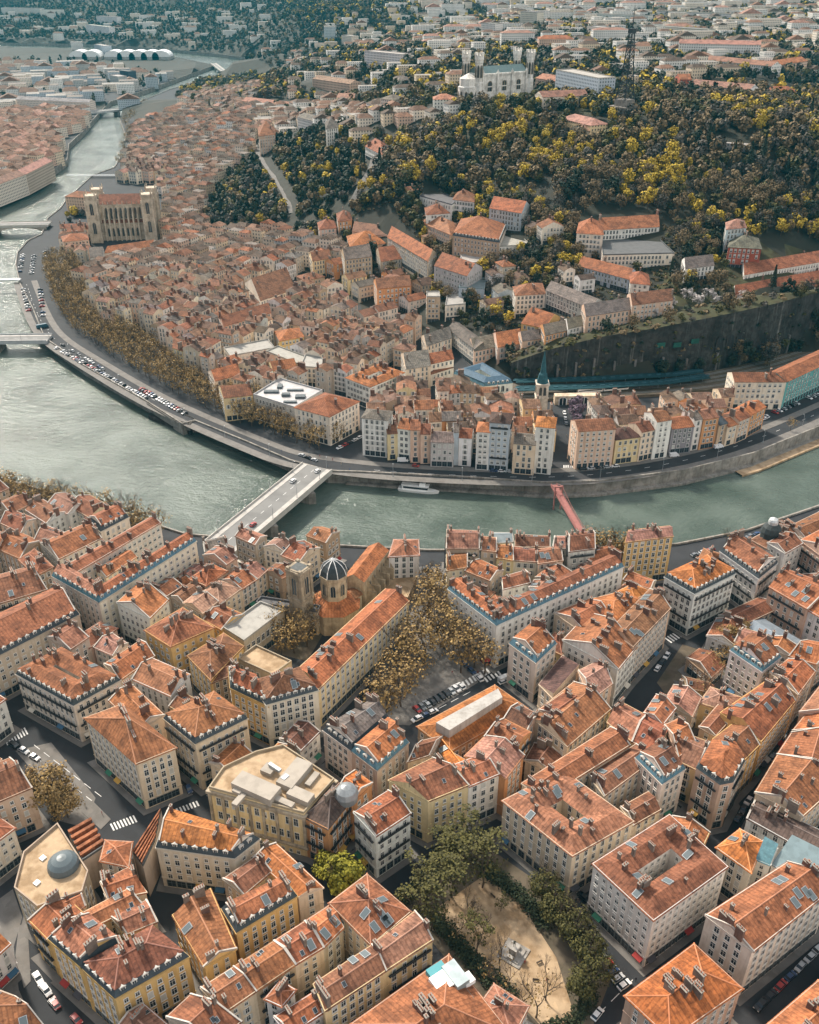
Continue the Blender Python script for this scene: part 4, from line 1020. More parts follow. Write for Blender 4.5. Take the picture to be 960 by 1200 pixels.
OPEN = [[P(a, b, 7) for a, b in pts(s)] for s in ("20,862 100,880 150,950 125,1005 100,1032 60,1012 5,1045 -20,960 45,925", "372,860 385,818 425,790 468,715 490,655 524,655 526,700 588,765 602,805 560,830 500,882 455,885", "765,810 800,755 862,775 850,840 800,845", "0,1040 20,1040 50,1200 -20,1240", "462,1062 545,980 735,1140 700,1220 620,1240")]
nf = fill("-60,600 30,600 110,640 240,640 300,640 420,640 500,655 640,655 790,650 870,640 960,600 1010,620 1010,1210 600,1230 -40,1230", 13, ANG, (10, 15.5), (9, 10), (9, 9), walls='CCWPBTKL', roofs='rrobbpp', where='filling a court among the near rooftops', detail=2, name='town_house', cat='town house', gap=1, seed=44, skip=.06, avoid=OPEN+[CLOIS, PARKPOLY])
print('court fill', nf); del ROADS[ROADS_K:]
FORE = len(HOUSES)
# old town, from the quay back to the cathedral and the foot of the hill
n1 = fill("428,505 520,505 650,500 650,455 520,440 470,430 425,465", 15, .05, (12, 17), (9, 11), (4, 2), where='crowded behind the quay row left of the footbridge street', maxn=60, seed=21, gap=4, avoid=AV)
n2 = fill("690,500 800,494 890,480 870,452 700,462", 14, .12, (11, 16), (9, 11), (4, 2), where='crowded behind the quay row below the railway', maxn=50, seed=22, gap=3.5, avoid=AV)
A2 = math.radians(62)
n3 = fill("215,405 255,445 300,452 340,442 405,440 470,425 520,400 490,375 420,382 400,345 330,330 262,340 180,330 150,350 175,380", 15, A2, (15, 21), (8.2, 10.5), (7, 2), walls='CCWPBTKKBCPG', roofs='aaaeeegirbi', where='in the dense old town behind the quay trees', maxn=165, seed=23, avoid=AV)
n4 = fill("92,318 105,345 140,372 180,335 262,345 330,335 345,300 410,300 400,265 345,268 300,262 238,268 235,235 250,200 290,178 300,150 235,118 175,135 185,180 200,200 195,285 120,300", 14, A2, (14, 20), (9, 11.5), (7, 2), walls='CCWPBTKKBCPG', roofs='aaaeeegirbi', where='in the far old town near the cathedral', maxn=55, seed=24, avoid=AV+[CATH])
n4b = fill("108,222 112,212 140,205 150,165 160,140 178,132 200,185 195,215 150,228", 14, A2, (12, 17), (11, 13), (6, 2), walls='CCWPBTKK', roofs='aaeepi', where='beside the cathedral', maxn=30, seed=34, avoid=[CATH])
nh = fill("345,305 400,262 440,262 500,300 520,340 520,402 470,382 400,385 345,335", 10, .6, (8, 14), (13, 13), (3, 2), walls='CWPBTLKO', roofs='aerig', where='on the terraced slope above the old town', maxn=60, seed=61, gap=7, skip=.22, name='hillside_building', cat='building', avoid=AV)
nh2 = fill("400,262 430,228 480,206 560,216 650,238 640,300 700,332 640,346 560,332 500,300 450,280", 12, .25, (9, 15), (17, 14), (2, 1), walls='WKUBTP', roofs='grolk'[:3], where='among the trees below the hill wood', maxn=40, seed=62, gap=12, skip=.4, name='hillside_building', cat='building', avoid=AV)
nh3 = fill("375,268 430,228 480,206 560,222 640,245 640,300 700,332 640,346 606,378 575,392 520,374 500,335 450,300 400,285", 10, .35, (8, 13), (13, 12), (2, 1), walls='CWPBTKYO', roofs='aerig', where='among the gardens and schools under the hill wood', maxn=80, seed=63, gap=7, skip=.3, name='hillside_building', cat='building', avoid=AV)
n4c = fill("70,264 106,262 108,296 84,296", 12, .2, (11, 15), (11, 12), (5, 2), walls='PKCB', roofs='aeri', where='below the cathedral', maxn=12, seed=71)
n4d = fill("205,112 240,100 300,92 345,104 330,130 300,135 235,130", 10, .5, (8, 13), (13, 13), (3, 2), walls='CWPKK', roofs='iaae', where='far', maxn=0, seed=72, gap=8, skip=.2)
n4e = fill("300,150 318,112 345,100 480,108 545,118 500,136 440,150 400,152 380,132 340,145", 11, .35, (9, 15), (17, 14), (3, 2), walls='CWPKKW', roofs='iaela', where='far', maxn=0, seed=73, gap=8, skip=.2)
n5 = fill("345,330 420,300 500,325 500,345 420,345 400,350", 12, .5, (9, 14), (10, 12), (3, 1), walls='CWPBTLKO', roofs='aaegir', where='on the garden slope above the old town', maxn=40, seed=25, gap=7, skip=.3, avoid=AV)
n6 = fill("-100,235 40,195 78,178 60,140 0,150 -150,180", 16, math.radians(70), (14, 19), (14, 15), (5, 2), walls='CWPBKK', roofs='iapia', where='on the far left bank', maxn=0, seed=26, gap=5)
n7 = fill("-150,175 70,150 108,135 120,122 0,126 -150,130", 15, math.radians(60), (12, 18), (15, 16), (5, 2), walls='CWPBKK', roofs='iapia', where='on the far left bank', maxn=0, seed=27, gap=7)
n8 = fill("-150,118 110,118 150,112 180,100 210,84 100,70 -150,72", 16, .3, (10, 22), (26, 28), (3, 1), walls='WWKUGGU', roofs='gal', where='far', maxn=0, seed=28, gap=16, skip=.2)
n9 = fill("190,200 215,190 300,160 320,130 290,112 215,118 170,135", 12, .8, (9, 14), (12, 13), (4, 2), walls='CWPBKK', roofs='aeip', where='far', maxn=0, seed=29, gap=7, skip=.15)
n10 = fill("300,130 440,150 440,120 480,108 540,100 540,60 640,50 660,100 800,90 960,90 1100,80 1100,0 800,-5 480,-5 330,60 340,90", 11, .2, (8, 17), (20, 13), (3, 1), walls='WWWKKC', roofs='alellgi', where='far', maxn=0, seed=30, gap=22, skip=.45)
n11 = fill("480,-4 1150,-4 1150,55 640,40 480,60", 13, .1, (10, 22), (38, 14), (2, 1), walls='WWWKK', roofs='lllpg', where='far', maxn=0, seed=31, gap=40, skip=.45)
n12 = fill("-150,50 200,50 330,70 330,0 -150,-4", 14, .2, (8, 22), (26, 15), (2, 1), walls='WWWKK', roofs='lla', where='far', maxn=0, seed=32, gap=45, skip=.35)
print('houses', FORE, n1, n2, n3, n4, n5, n6, n7, n8, n9, n10, n11, n12, len(HOUSES))
sb = {}
for q, hh, w, r in STUFFB:
    q = ccw(q); c = sum(q, Vector((0, 0)))/4; zg = min(H(p.x, p.y) for p in q)
    b = sb.setdefault(w, (MB(), None))[0]; rb = sb.setdefault('r'+r, (MB(), None))[0]
    for i in range(4): b.wallq(q[i], q[(i+1) % 4], zg-3, zg+hh)
    if r in 'gl' and (hh > 12 or (q[1]-q[0]).length > 22 or r == 'l'):
        rb.face([(*p, zg+hh) for p in q]); continue
    e = inset(q, -.4); m0 = (q[0]+q[3])/2; m1 = (q[1]+q[2])/2; wd = (q[3]-q[0]).length; rz = zg+hh+wd/2*.42
    t = (m1-m0); m0 = m0+t*.2; m1 = m1-t*.2; ez = zg+hh-.2
    A, B = (*m0, rz), (*m1, rz)
    slope(rb, (*e[0], ez), (*e[1], ez), B, A); slope(rb, (*e[1], ez), (*e[2], ez), B, B); slope(rb, (*e[2], ez), (*e[3], ez), A, B); slope(rb, (*e[3], ez), (*e[0], ez), A, A)
far = empty('distant_houses', (0, 0, 0)); tag(far, 'countless small houses and flats spreading over the far banks and plateau', 'houses', kind='stuff')
for k, (b, _) in sb.items():
    if k[0] == 'r' and len(k) == 2: o = b.build('roofs', M['roof'], far, ROOFC[k[1]])
    else: o = b.build('walls', M['farwall'], far, WALLC[k])
    o['kind'] = 'stuff'
# ------------------------------------------------------------------ ground, river, quays
RV = ccw(RIVER)
ys = [-150.0]
while ys[-1] < 8700: ys.append(ys[-1]+max(14, min(150, 7+abs(ys[-1])*.017)))
gv = []
for y in ys:
    st = max(14, min(150, 7+abs(y)*.017)); X = 420+.62*max(y, 0); n = int(2*X/st)
    for i in range(n+1): gv.append(Vector((-X+2*X*i/n, y)))
gv = [v for v in gv if not any(abs(v.x-p.x)+abs(v.y-p.y) < 5 for p in RV)]
k0 = len(gv); rv2 = []
for i in range(len(RV)):
    a, b = RV[i], RV[(i+1) % len(RV)]; m = max(1, int((b-a).length/30))
    rv2 += [a.lerp(b, j/m) for j in range(m)]
gv += rv2
ed = [(k0+i, k0+(i+1) % len(rv2)) for i in range(len(rv2))]
rr = delaunay_2d_cdt(gv, ed, [], 0, 1e-3)
rset = set()
for i, l in enumerate(rr[3]):
    if any(j >= k0 for j in l): rset.add(i)
GR = [[Vector(PG(a, b)[:2]) for a, b in pts(s)] for s in ("690,394 830,362 960,340 1000,300 800,312 760,345 690,372", "500,160 600,165 660,158 620,190 540,205", "590,140 700,135 690,122 600,128")]
wb_ = [P(a, b_, z) for a, b_, z in ((598, 447, 9), (640, 447, 9), (700, 443, 9), (760, 440, 9), (830, 434, 9), (900, 420, 9), (965, 400, 9), (1100, 362, 9))]
wt_ = [P(a, b_, z) for a, b_, z in ((598, 418, 22), (640, 402, 30), (700, 391, 38), (760, 377, 42), (820, 362, 47), (890, 349, 49), (960, 342, 49), (1150, 298, 49))]
RAILG = [P(a, b, 9) for a, b in pts("590,466 720,466 850,450 960,425 1120,380")]+[p+Vector((0, -4)) for p in wt_[::-1]]
gb = bmesh.new(); bv = []
for i, p in enumerate(rr[0]): bv.append(gb.verts.new((p.x, p.y, 7.0 if i in rset else (min(H(p.x, p.y), 7.0) if inpoly(p.x, p.y, RAILG) else H(p.x, p.y)))))
for t in rr[2]:
    c = (rr[0][t[0]]+rr[0][t[1]]+rr[0][t[2]])/3
    if inpoly(c.x, c.y, RV): continue
    try: f = gb.faces.new([bv[i] for i in t])
    except ValueError: continue
    z = H(c.x, c.y); f.material_index = 1 if (z > 12.5 or c.y > 2300) else 0
    if any(inpoly(c.x, c.y, g) for g in GR): f.material_index = 2
    if f.normal.z < 0: f.normal_flip()
bmesh.ops.recalc_face_normals(gb, faces=gb.faces)
me = bpy.data.meshes.new('ground'); gb.to_mesh(me); gb.free()
for m in ('asphalt', 'wood', 'grass'): me.materials.append(M[m])
for p in me.polygons:
    if p.normal.z < 0: me.flip_normals(); break
tag(ob('ground', me), kind='structure')
# water
wm_ = bpy.data.materials.new('river_water'); wm_.use_nodes = True
N_ = wm_.node_tree.nodes; L_ = wm_.node_tree.links; bs = N_['Principled BSDF']
bs.inputs['Base Color'].default_value = (.050, .070, .052, 1); bs.inputs['Roughness'].default_value = .14; bs.inputs['IOR'].default_value = 1.33; bs.inputs['Specular IOR Level'].default_value = .5
g_ = N_.new('ShaderNodeNewGeometry')
n1_ = N_.new('ShaderNodeTexNoise'); n1_.inputs['Scale'].default_value = .2; n1_.inputs['Detail'].default_value = 6; n1_.inputs['Roughness'].default_value = .62
mp_ = N_.new('ShaderNodeMapping'); mp_.inputs['Scale'].default_value = (.8, 1.5, 1); mp_.inputs['Rotation'].default_value = (0, 0, .5)
L_.new(g_.outputs['Position'], mp_.inputs['Vector']); L_.new(mp_.outputs[0], n1_.inputs['Vector'])
n3_ = N_.new('ShaderNodeTexNoise'); n3_.inputs['Scale'].default_value = .85; n3_.inputs['Detail'].default_value = 3; L_.new(mp_.outputs[0], n3_.inputs['Vector'])
b3_ = N_.new('ShaderNodeBump'); b3_.inputs['Strength'].default_value = .6; b3_.inputs['Distance'].default_value = .6; L_.new(n3_.outputs['Fac'], b3_.inputs['Height'])
bp_ = N_.new('ShaderNodeBump'); L_.new(b3_.outputs[0], bp_.inputs['Normal']); bp_.inputs['Strength'].default_value = .75; bp_.inputs['Distance'].default_value = 1.6
L_.new(n1_.outputs['Fac'], bp_.inputs['Height']); L_.new(bp_.outputs[0], bs.inputs['Normal'])
n2_ = N_.new('ShaderNodeTexNoise'); n2_.inputs['Scale'].default_value = .03; n2_.inputs['Detail'].default_value = 4; L_.new(g_.outputs['Position'], n2_.inputs['Vector'])
cr_ = N_.new('ShaderNodeValToRGB'); cr_.color_ramp.elements[0].position = .35; cr_.color_ramp.elements[0].color = (.050, .072, .058, 1); cr_.color_ramp.elements[1].position = .65; cr_.color_ramp.elements[1].color = (.100, .128, .108, 1)
rr_ = N_.new('ShaderNodeMapRange'); rr_.inputs[1].default_value = .35; rr_.inputs[2].default_value = .65; rr_.inputs[3].default_value = .08; rr_.inputs[4].default_value = .17; L_.new(n2_.outputs['Fac'], rr_.inputs[0]); L_.new(rr_.outputs[0], bs.inputs['Roughness']); L_.new(n2_.outputs['Fac'], cr_.inputs[0]); L_.new(cr_.outputs[0], bs.inputs['Base Color'])
M['water'] = wm_
w = MB(); w.face([(-3500, -300, 0), (3500, -300, 0), (3500, 6000, 0), (-3500, 6000, 0)])
tag(w.build('river_water', M['water']), kind='structure')
# quay walls: one along each bank
outr = inset(RV, -.9)
def quaywall(idx, label, z1=7.0, par=1.0):
    b = MB()
    for i in idx:
        j = (i+1) % len(RV); a, c, ao, co = RV[i], RV[j], outr[i], outr[j]
        if (c-a).length > 900: continue
        b.wallq(c, a, -1.5, z1+par)
        b.face([(*a, z1+par), (*ao, z1+par), (*co, z1+par), (*c, z1+par)]); b.wallq(ao, co, z1-.3, z1+par)
    tag(b.build('quay_wall', M['quay']), label, 'quay wall')
near = [i for i in range(len(RV)) if max(RV[i].y, RV[(i+1) % len(RV)].y) < 640 and (RV[i].y+RV[(i+1) % len(RV)].y)/2 < P(480, 600, 0).y+30 or RV[i].y < P(480, 620, 0).y]
near = [i for i in near if (RV[i]+RV[(i+1) % len(RV)]).length/2 < 1200]
def bank_is_near(i):
    m = (RV[i]+RV[(i+1) % len(RV)])/2; q = proj((m.x, m.y, 0)); 
    return q is not None and q[1] > 590 or (q is not None and q[0] < -10 and q[1] > 500) or (q is not None and q[0] > 1000 and q[1] > 500)
nb = [i for i in range(len(RV)) if bank_is_near(i)]
quaywall(nb, 'stone quay wall on the near bank of the river')
quaywall([i for i in range(len(RV)) if i not in nb], 'long stained stone quay wall curving round the far bank')

def ribbon(line, o0, o1, z, b=None, mi=0, kerb=0.0):
    b = b or MB(); n = len(line); L0, L1 = [], []
    for i, p in enumerate(line):
        t = (line[min(i+1, n-1)]-line[max(i-1, 0)]).normalized(); nn = Vector((-t.y, t.x))
        L0.append(p+nn*o0); L1.append(p+nn*o1)
    zz = (lambda p: z) if not callable(z) else z
    for i in range(n-1):
        a, c, d, e = L0[i], L0[i+1], L1[i+1], L1[i]
        b.face([(*a, zz(line[i])), (*e, zz(line[i])), (*d, zz(line[i+1])), (*c, zz(line[i+1]))] if o1 < o0 else [(*a, zz(line[i])), (*c, zz(line[i+1])), (*d, zz(line[i+1])), (*e, zz(line[i]))], mi)
        if kerb:
            for u, v in ((L0[i], L0[i+1]), (L1[i+1], L1[i])):
                b.face([(*u, zz(line[i])), (*u, zz(line[i])-kerb), (*v, zz(line[i+1])-kerb), (*v, zz(line[i+1]))], mi)
    return b
def smooth(line, k=3):
    for _ in range(k):
        o = [line[0]]
        for a, b in zip(line, line[1:]): o += [a.lerp(b, .25), a.lerp(b, .75)]
        line = o+[line[-1]]
    return line
QS = smooth(QUAY, 2)
tag(ribbon(QS, -4.5, 4.5, 7.012).build('quay_road', M['asphalt']), kind='structure')
tag(ribbon(QS, 4.6, 9.5, 7.14, kerb=.14).build('pavement', M['pave']), kind='structure')
tag(ribbon(QS, -10, -4.6, 7.142, kerb=.14).build('pavement', M['pave']), kind='structure')
b = MB()
for i in range(0, len(QS)-1):
    a, c = QS[i], QS[i+1]; L = (c-a).length; t = (c-a)/L; m = int(L/9)
    for k in range(m):
        p = a+t*(k*9+2); ribbon([p, p+t*3.5], -.12, .12, 7.02, b)
tag(b.build('lane_marking', M['paint']), kind='structure')
hz = lambda p: H(p.x, p.y)+.5
for hr, wd in ((smooth(HILLROAD, 2), 4.5), (smooth(HILLROAD2, 2), 3.5)):
    tag(ribbon(hr, -wd, wd, hz, kerb=2.5).build('hill_road', M['pave']), kind='structure')
    b = ribbon(hr, wd+.1, wd+.7, lambda p: H(p.x, p.y)+1.5, kerb=4); tag(b.build('road_parapet', M['conc']), 'low pale parapet beside the road climbing the wooded hill' if wd > 4 else 'short parapet beside the upper wooded lane', 'parapet')
# lower quay under the far wall
lq_ = pline("405,566 470,571 540,575 640,582 700,580 800,567 880,547 960,514 1040,482", 1.2)
b = ribbon(lq_, 0, 5.5, 1.2, kerb=3); tag(b.build('lower_quay', M['quay']), kind='structure')
sq_ = pline("862,552 880,547 960,514 1040,482", 1.2)
tag(ribbon(sq_, -5.5, 0.1, 1.1, kerb=3).build('lower_quay', M['sand']), kind='structure')
# parking deck ramp at the end of the quay car park
rp = pline("172,474 200,492 222,498 228,492 205,480", 7)
b = MB(); 
for i in range(len(rp)-1): b.wallq(rp[i], rp[i+1], 3, 8.2); b.wallq(rp[i+1], rp[i], 3, 8.2)
b.face([(*p, 6.0) for p in rp], 1)
b.prism(ccw(pline("176,484 226,503 224,507 174,488", 2)), -1, 2.5, 1)
tag(b.build('car_park_ramp', [M['conc'], M['dark']]), 'dark curved ramp at the end of the riverside car park', 'ramp')
# sheets in the near quarter
def sheet(name, s, z, m, kerb=0):
    q = ccw([P(a, b_, z) for a, b_ in pts(s)]); b = MB(); b.prism(q, z-(kerb or .3), z)
    return tag(b.build(name, M[m]), kind='structure')
sheet('park_ground', '512,1064 567,1026 612,1060 652,1122 674,1192 646,1215 598,1164 545,1112', 7.10, 'sand', .1)
sheet('park_lawn', '470,1062 560,985 640,1040 715,1150 690,1215 610,1235 520,1120', 7.05, 'earth')
sheet('square_paving', '428,848 470,720 492,664 520,664 522,700 590,775 560,800 480,850', 7.03, 'pave')
sheet('yard_ground', '300,760 330,715 395,715 360,775', 7.03, 'earth')
sheet('yard_ground', '770,800 800,755 860,775 845,835 800,840', 7.035, 'earth')
sheet('church_court', '436,690 470,660 492,668 478,700', 12.0, 'sand', 8)
sheet('traffic_island', '96,952 108,938 130,960 118,972', 7.14, 'pave', .14)
sheet('street_plaza', '18,880 60,870 112,935 100,970 70,962 40,905', 7.04, 'pave')
sheet('bend_pavement', '22,1085 32,1080 36,1150 28,1158 18,1120', 7.14, 'pave', .14)
sheet('bend_road', '-20,1180 -10,1060 15,1042 26,1075 16,1110 22,1160 40,1200 0,1240', 7.03, 'pave')
pv = MB(); rp_ = random.Random(5)
for ho in HOUSES[:FORE]:
    if max(p.y for p in ho.q) > P(480, 625, 7).y: continue
    if any(in_river(p.x, p.y, 4) for p in ho.q): continue
    z = 7.10+rp_.random()*.045
    pv.prism(inset(ho.q, -2.1), 6.9, z, 0)
tag(pv.build('pavement', M['pave']), kind='structure')
def zebra(s, n, w=.5):
    a, b_, c = [P(x, y, 7.02) for x, y in pts(s)]; m = MB()
    for i in range(n):
        p = a.lerp(b_, (i+.2)/n); q = a.lerp(b_, (i+.2+w)/n); d = c-a
        m.face([(*p, 7.045), (*q, 7.045), (*(q+d), 7.045), (*(p+d), 7.045)])
        if m.f and (q-p).cross(d) < 0: m.v[-4:] = m.v[-4:][::-1]
    tag(m.build('crossing_marking', M['paint']), kind='structure')
zebra('4,866 30,852 8,874', 8); zebra('128,966 158,955 132,974', 8); zebra('378,852 360,840 382,848', 5); zebra('778,748 796,738 786,754', 6); zebra('540,800 572,782 544,806', 8)
zebra('205,948 232,938 208,954', 7); zebra('566,795 585,785 570,800', 5); zebra('660,545 672,545 660,550', 5)
b = MB()
for s in ('30,878 125,952', '40,873 135,946', '500,838 560,806', '700,1190 760,1130'):
    a, c = [P(x, y, 7.05) for x, y in pts(s)]; L = (c-a).length; t = (c-a)/L
    for k in range(int(L/6)): ribbon([a+t*k*6, a+t*(k*6+3.6)], -.1, .1, 7.05, b)
tag(b.build('lane_marking', M['paint']), kind='structure')

# ------------------------------------------------------------------ retaining wall, railway
zt = (22, 31, 38, 42, 47, 49, 49, 49)
ARCHD = WINS["arch"].copy(); ARCHD.materials[0] = M["dark"]; ARCHD.materials[1] = M['rubber']
rw = empty('retaining_wall', (*wb_[3], 8)); tag(rw, 'tall black stained retaining wall above the railway', 'retaining wall')
b = MB()
for i in range(7):
    # vertical face, then the terrace behind it
    A, B, C_, D_ = wb_[i], wb_[i+1], wt_[i+1], wt_[i]
    m0, m1 = A.lerp(D_, .06), B.lerp(C_, .06)
    for q, mi in (([(*A, 6), (*B, 6), (*m1, zt[i+1]), (*m0, zt[i])], 0), ([(*m0, zt[i]), (*m1, zt[i+1]), (*C_, zt[i+1]+1), (*D_, zt[i]+1)], 1), ([(*D_, zt[i]+1), (*C_, zt[i+1]+1), (C_.x, C_.y+14, zt[i+1]-3), (D_.x, D_.y+14, zt[i]-3)], 1)):
        b.face([(x-wb_[3].x, y-wb_[3].y, z-8) for x, y, z in q], mi)
b.build('wall_face', [M['dark'], M['grass']], rw)
for f in [(1, .2), (1, .55), (1, .9), (2, .3), (2, .7), (3, .2), (3, .6), (4, .1), (4, .5), (5, .3)]:   # buttress strips, some pale
    A = wb_[f[0]].lerp(wb_[f[0]+1], f[1])-wb_[3]; t = (wb_[f[0]+1]-wb_[f[0]]).normalized(); nn = Vector((t.y, -t.x)); m = MB()
    m.prism([A-t*.7+nn*1.2, A+t*.7+nn*1.2, A+t*.7-nn*2.5, A-t*.7-nn*2.5], -2, 10+RND.uniform(0, 6)); m.build('buttress', M['stone'], rw, (.16, .15, .14))
for f in (.25, .55, .85):
    A = wb_[3].lerp(wb_[4], f)-wb_[3]
for k, px in enumerate((846, 862, 878)):   # three bricked arches
    A = wb_[4].lerp(wb_[5], .12+.17*k)-wb_[3]; t = (wb_[5]-wb_[4]).normalized(); o = ob('bricked_arch', ARCHD, rw); o.location = (A.x, A.y, 14); o.rotation_euler = (0, 0, math.pi+math.atan2(t.y, t.x)); o.scale = (3.4, 1, 2.4)
for px, py in ((806, 385), (818, 387), (831, 383)):
    q = wb_[3].lerp(wb_[4], (px-800)/45); b = MB(); b.box(-2.8, 2.8, 0, .5, 0, 3.2); o = b.build('green_panel', mat('green_panel', (.015, .085, .065), blotch=.5, bscale=.3), None)
    o.location = (q.x, q.y-1.2, 29+(py-385)*-.4); o.rotation_euler = (0, 0, math.atan2((wb_[4]-wb_[3]).y, (wb_[4]-wb_[3]).x)); tag(o, f'green netting panel on the dark wall, {"left" if px<810 else "middle" if px<825 else "right"} of three', 'panel', 'green panels on the dark wall')
rl = pline("596,458 700,456 800,450 860,441 930,424 1010,395", 9)
tag(ribbon(smooth(rl, 1), -13, 13, 9.0, kerb=3).build('railway_bed', M['earth']), kind='structure')
b = MB()
for o_ in (-10, -8.5, -3, -1.5, 2, 3.5, 8, 9.5): ribbon(smooth(rl, 1), o_, o_+.25, 9.12, b, kerb=.12)
tag(b.build('railway_tracks', M['steel']), kind='structure')
for lb, s, z, wd in (('rear teal railway platform canopy under the dark wall', '604,446 700,443 790,438 822,434', 13.2, 3.4), ('front teal railway platform canopy beside the white train', '606,455 700,452 780,447 829,440', 13.0, 4.0)):
    ln = pline(s, z); r = empty('platform_canopy', (*ln[0], 9)); tag(r, lb, 'canopy', 'railway platform canopies')
    loc = [p-ln[0] for p in ln]
    b = ribbon(loc, -wd, wd, z-9, kerb=.5); o = b.build('canopy_roof', M['zinc'], r, (.025, .075, .09))
    for i in range(len(loc)-1):
        for f in (.1, .37, .63, .9):
            p = loc[i].lerp(loc[i+1], f); m = MB(); m.tube([(p.x, p.y, -.5), (p.x, p.y, z-9.3)], .18); m.build('canopy_post', M['steel'], r)
    for i in range(26):
        f = i/25*(len(loc)-1.001); p = loc[int(f)].lerp(loc[int(f)+1], f-int(f)); m = MB(); m.box(p.x-1.4, p.x+1.4, p.y-.8, p.y+.8, z-9.1, z-8.6); m.build('roof_vent', M['zinc'], r, (.05, .12, .15))
tr_ = pline("676,461 736,456", 9.2); d_ = (tr_[1]-tr_[0]); t_ = d_.normalized(); ang_ = math.atan2(t_.y, t_.x)
tn = empty('train', (*tr_[0], 9.2), ang_); tag(tn, 'white passenger train standing in the station', 'train')
L_t = d_.length
for k in range(2):
    b = MB(); x0, x1 = k*L_t/2+.3, (k+1)*L_t/2-.3
    prof = [(-1.4, .6), (-1.5, 2.4), (-1.2, 3.5), (0, 3.8), (1.2, 3.5), (1.5, 2.4), (1.4, .6)]
    for i in range(6): b.face([(x0, *prof[i]), (x0, *prof[i+1]), (x1, *prof[i+1]), (x1, *prof[i])], 0)
    b.face([(x0, *p) for p in prof][::-1]); b.face([(x1, *p) for p in prof])
    b.build('carriage', M['white'], tn)
    b = MB(); b.box(x0+.6, x1-.6, -1.56, 1.56, 1.7, 2.4); b.build('window_band', M['glass'], tn)
b = MB(); b.box(.4, L_t-.4, -1.2, 1.2, 0, .7); b.build('undercarriage', M['rubber'], tn)
# arched viaduct wall in front of the station yard
vb = pline("650,475 704,474", 7); vr = empty('viaduct_wall', (*vb[0], 7)); tag(vr, 'pale wall with dark arches below the station yard', 'viaduct'); d = vb[1]-vb[0]
b = MB(); t = d.normalized(); nn = Vector((-t.y, t.x)); b.prism(ccw([Vector((0, 0)), d, d+nn*5, nn*5]), -1, 6.2); b.build('walls', M['stone'], vr, WALLC['C'])
for f in (.17, .4, .63, .86):
    o = ob('arch', WINS['arch'], vr); p = d*f; o.location = (p.x, p.y-.02, .2); o.rotation_euler = (0, 0, math.pi+math.atan2(t.y, t.x)); o.scale = (2.6, 2, 1.2)

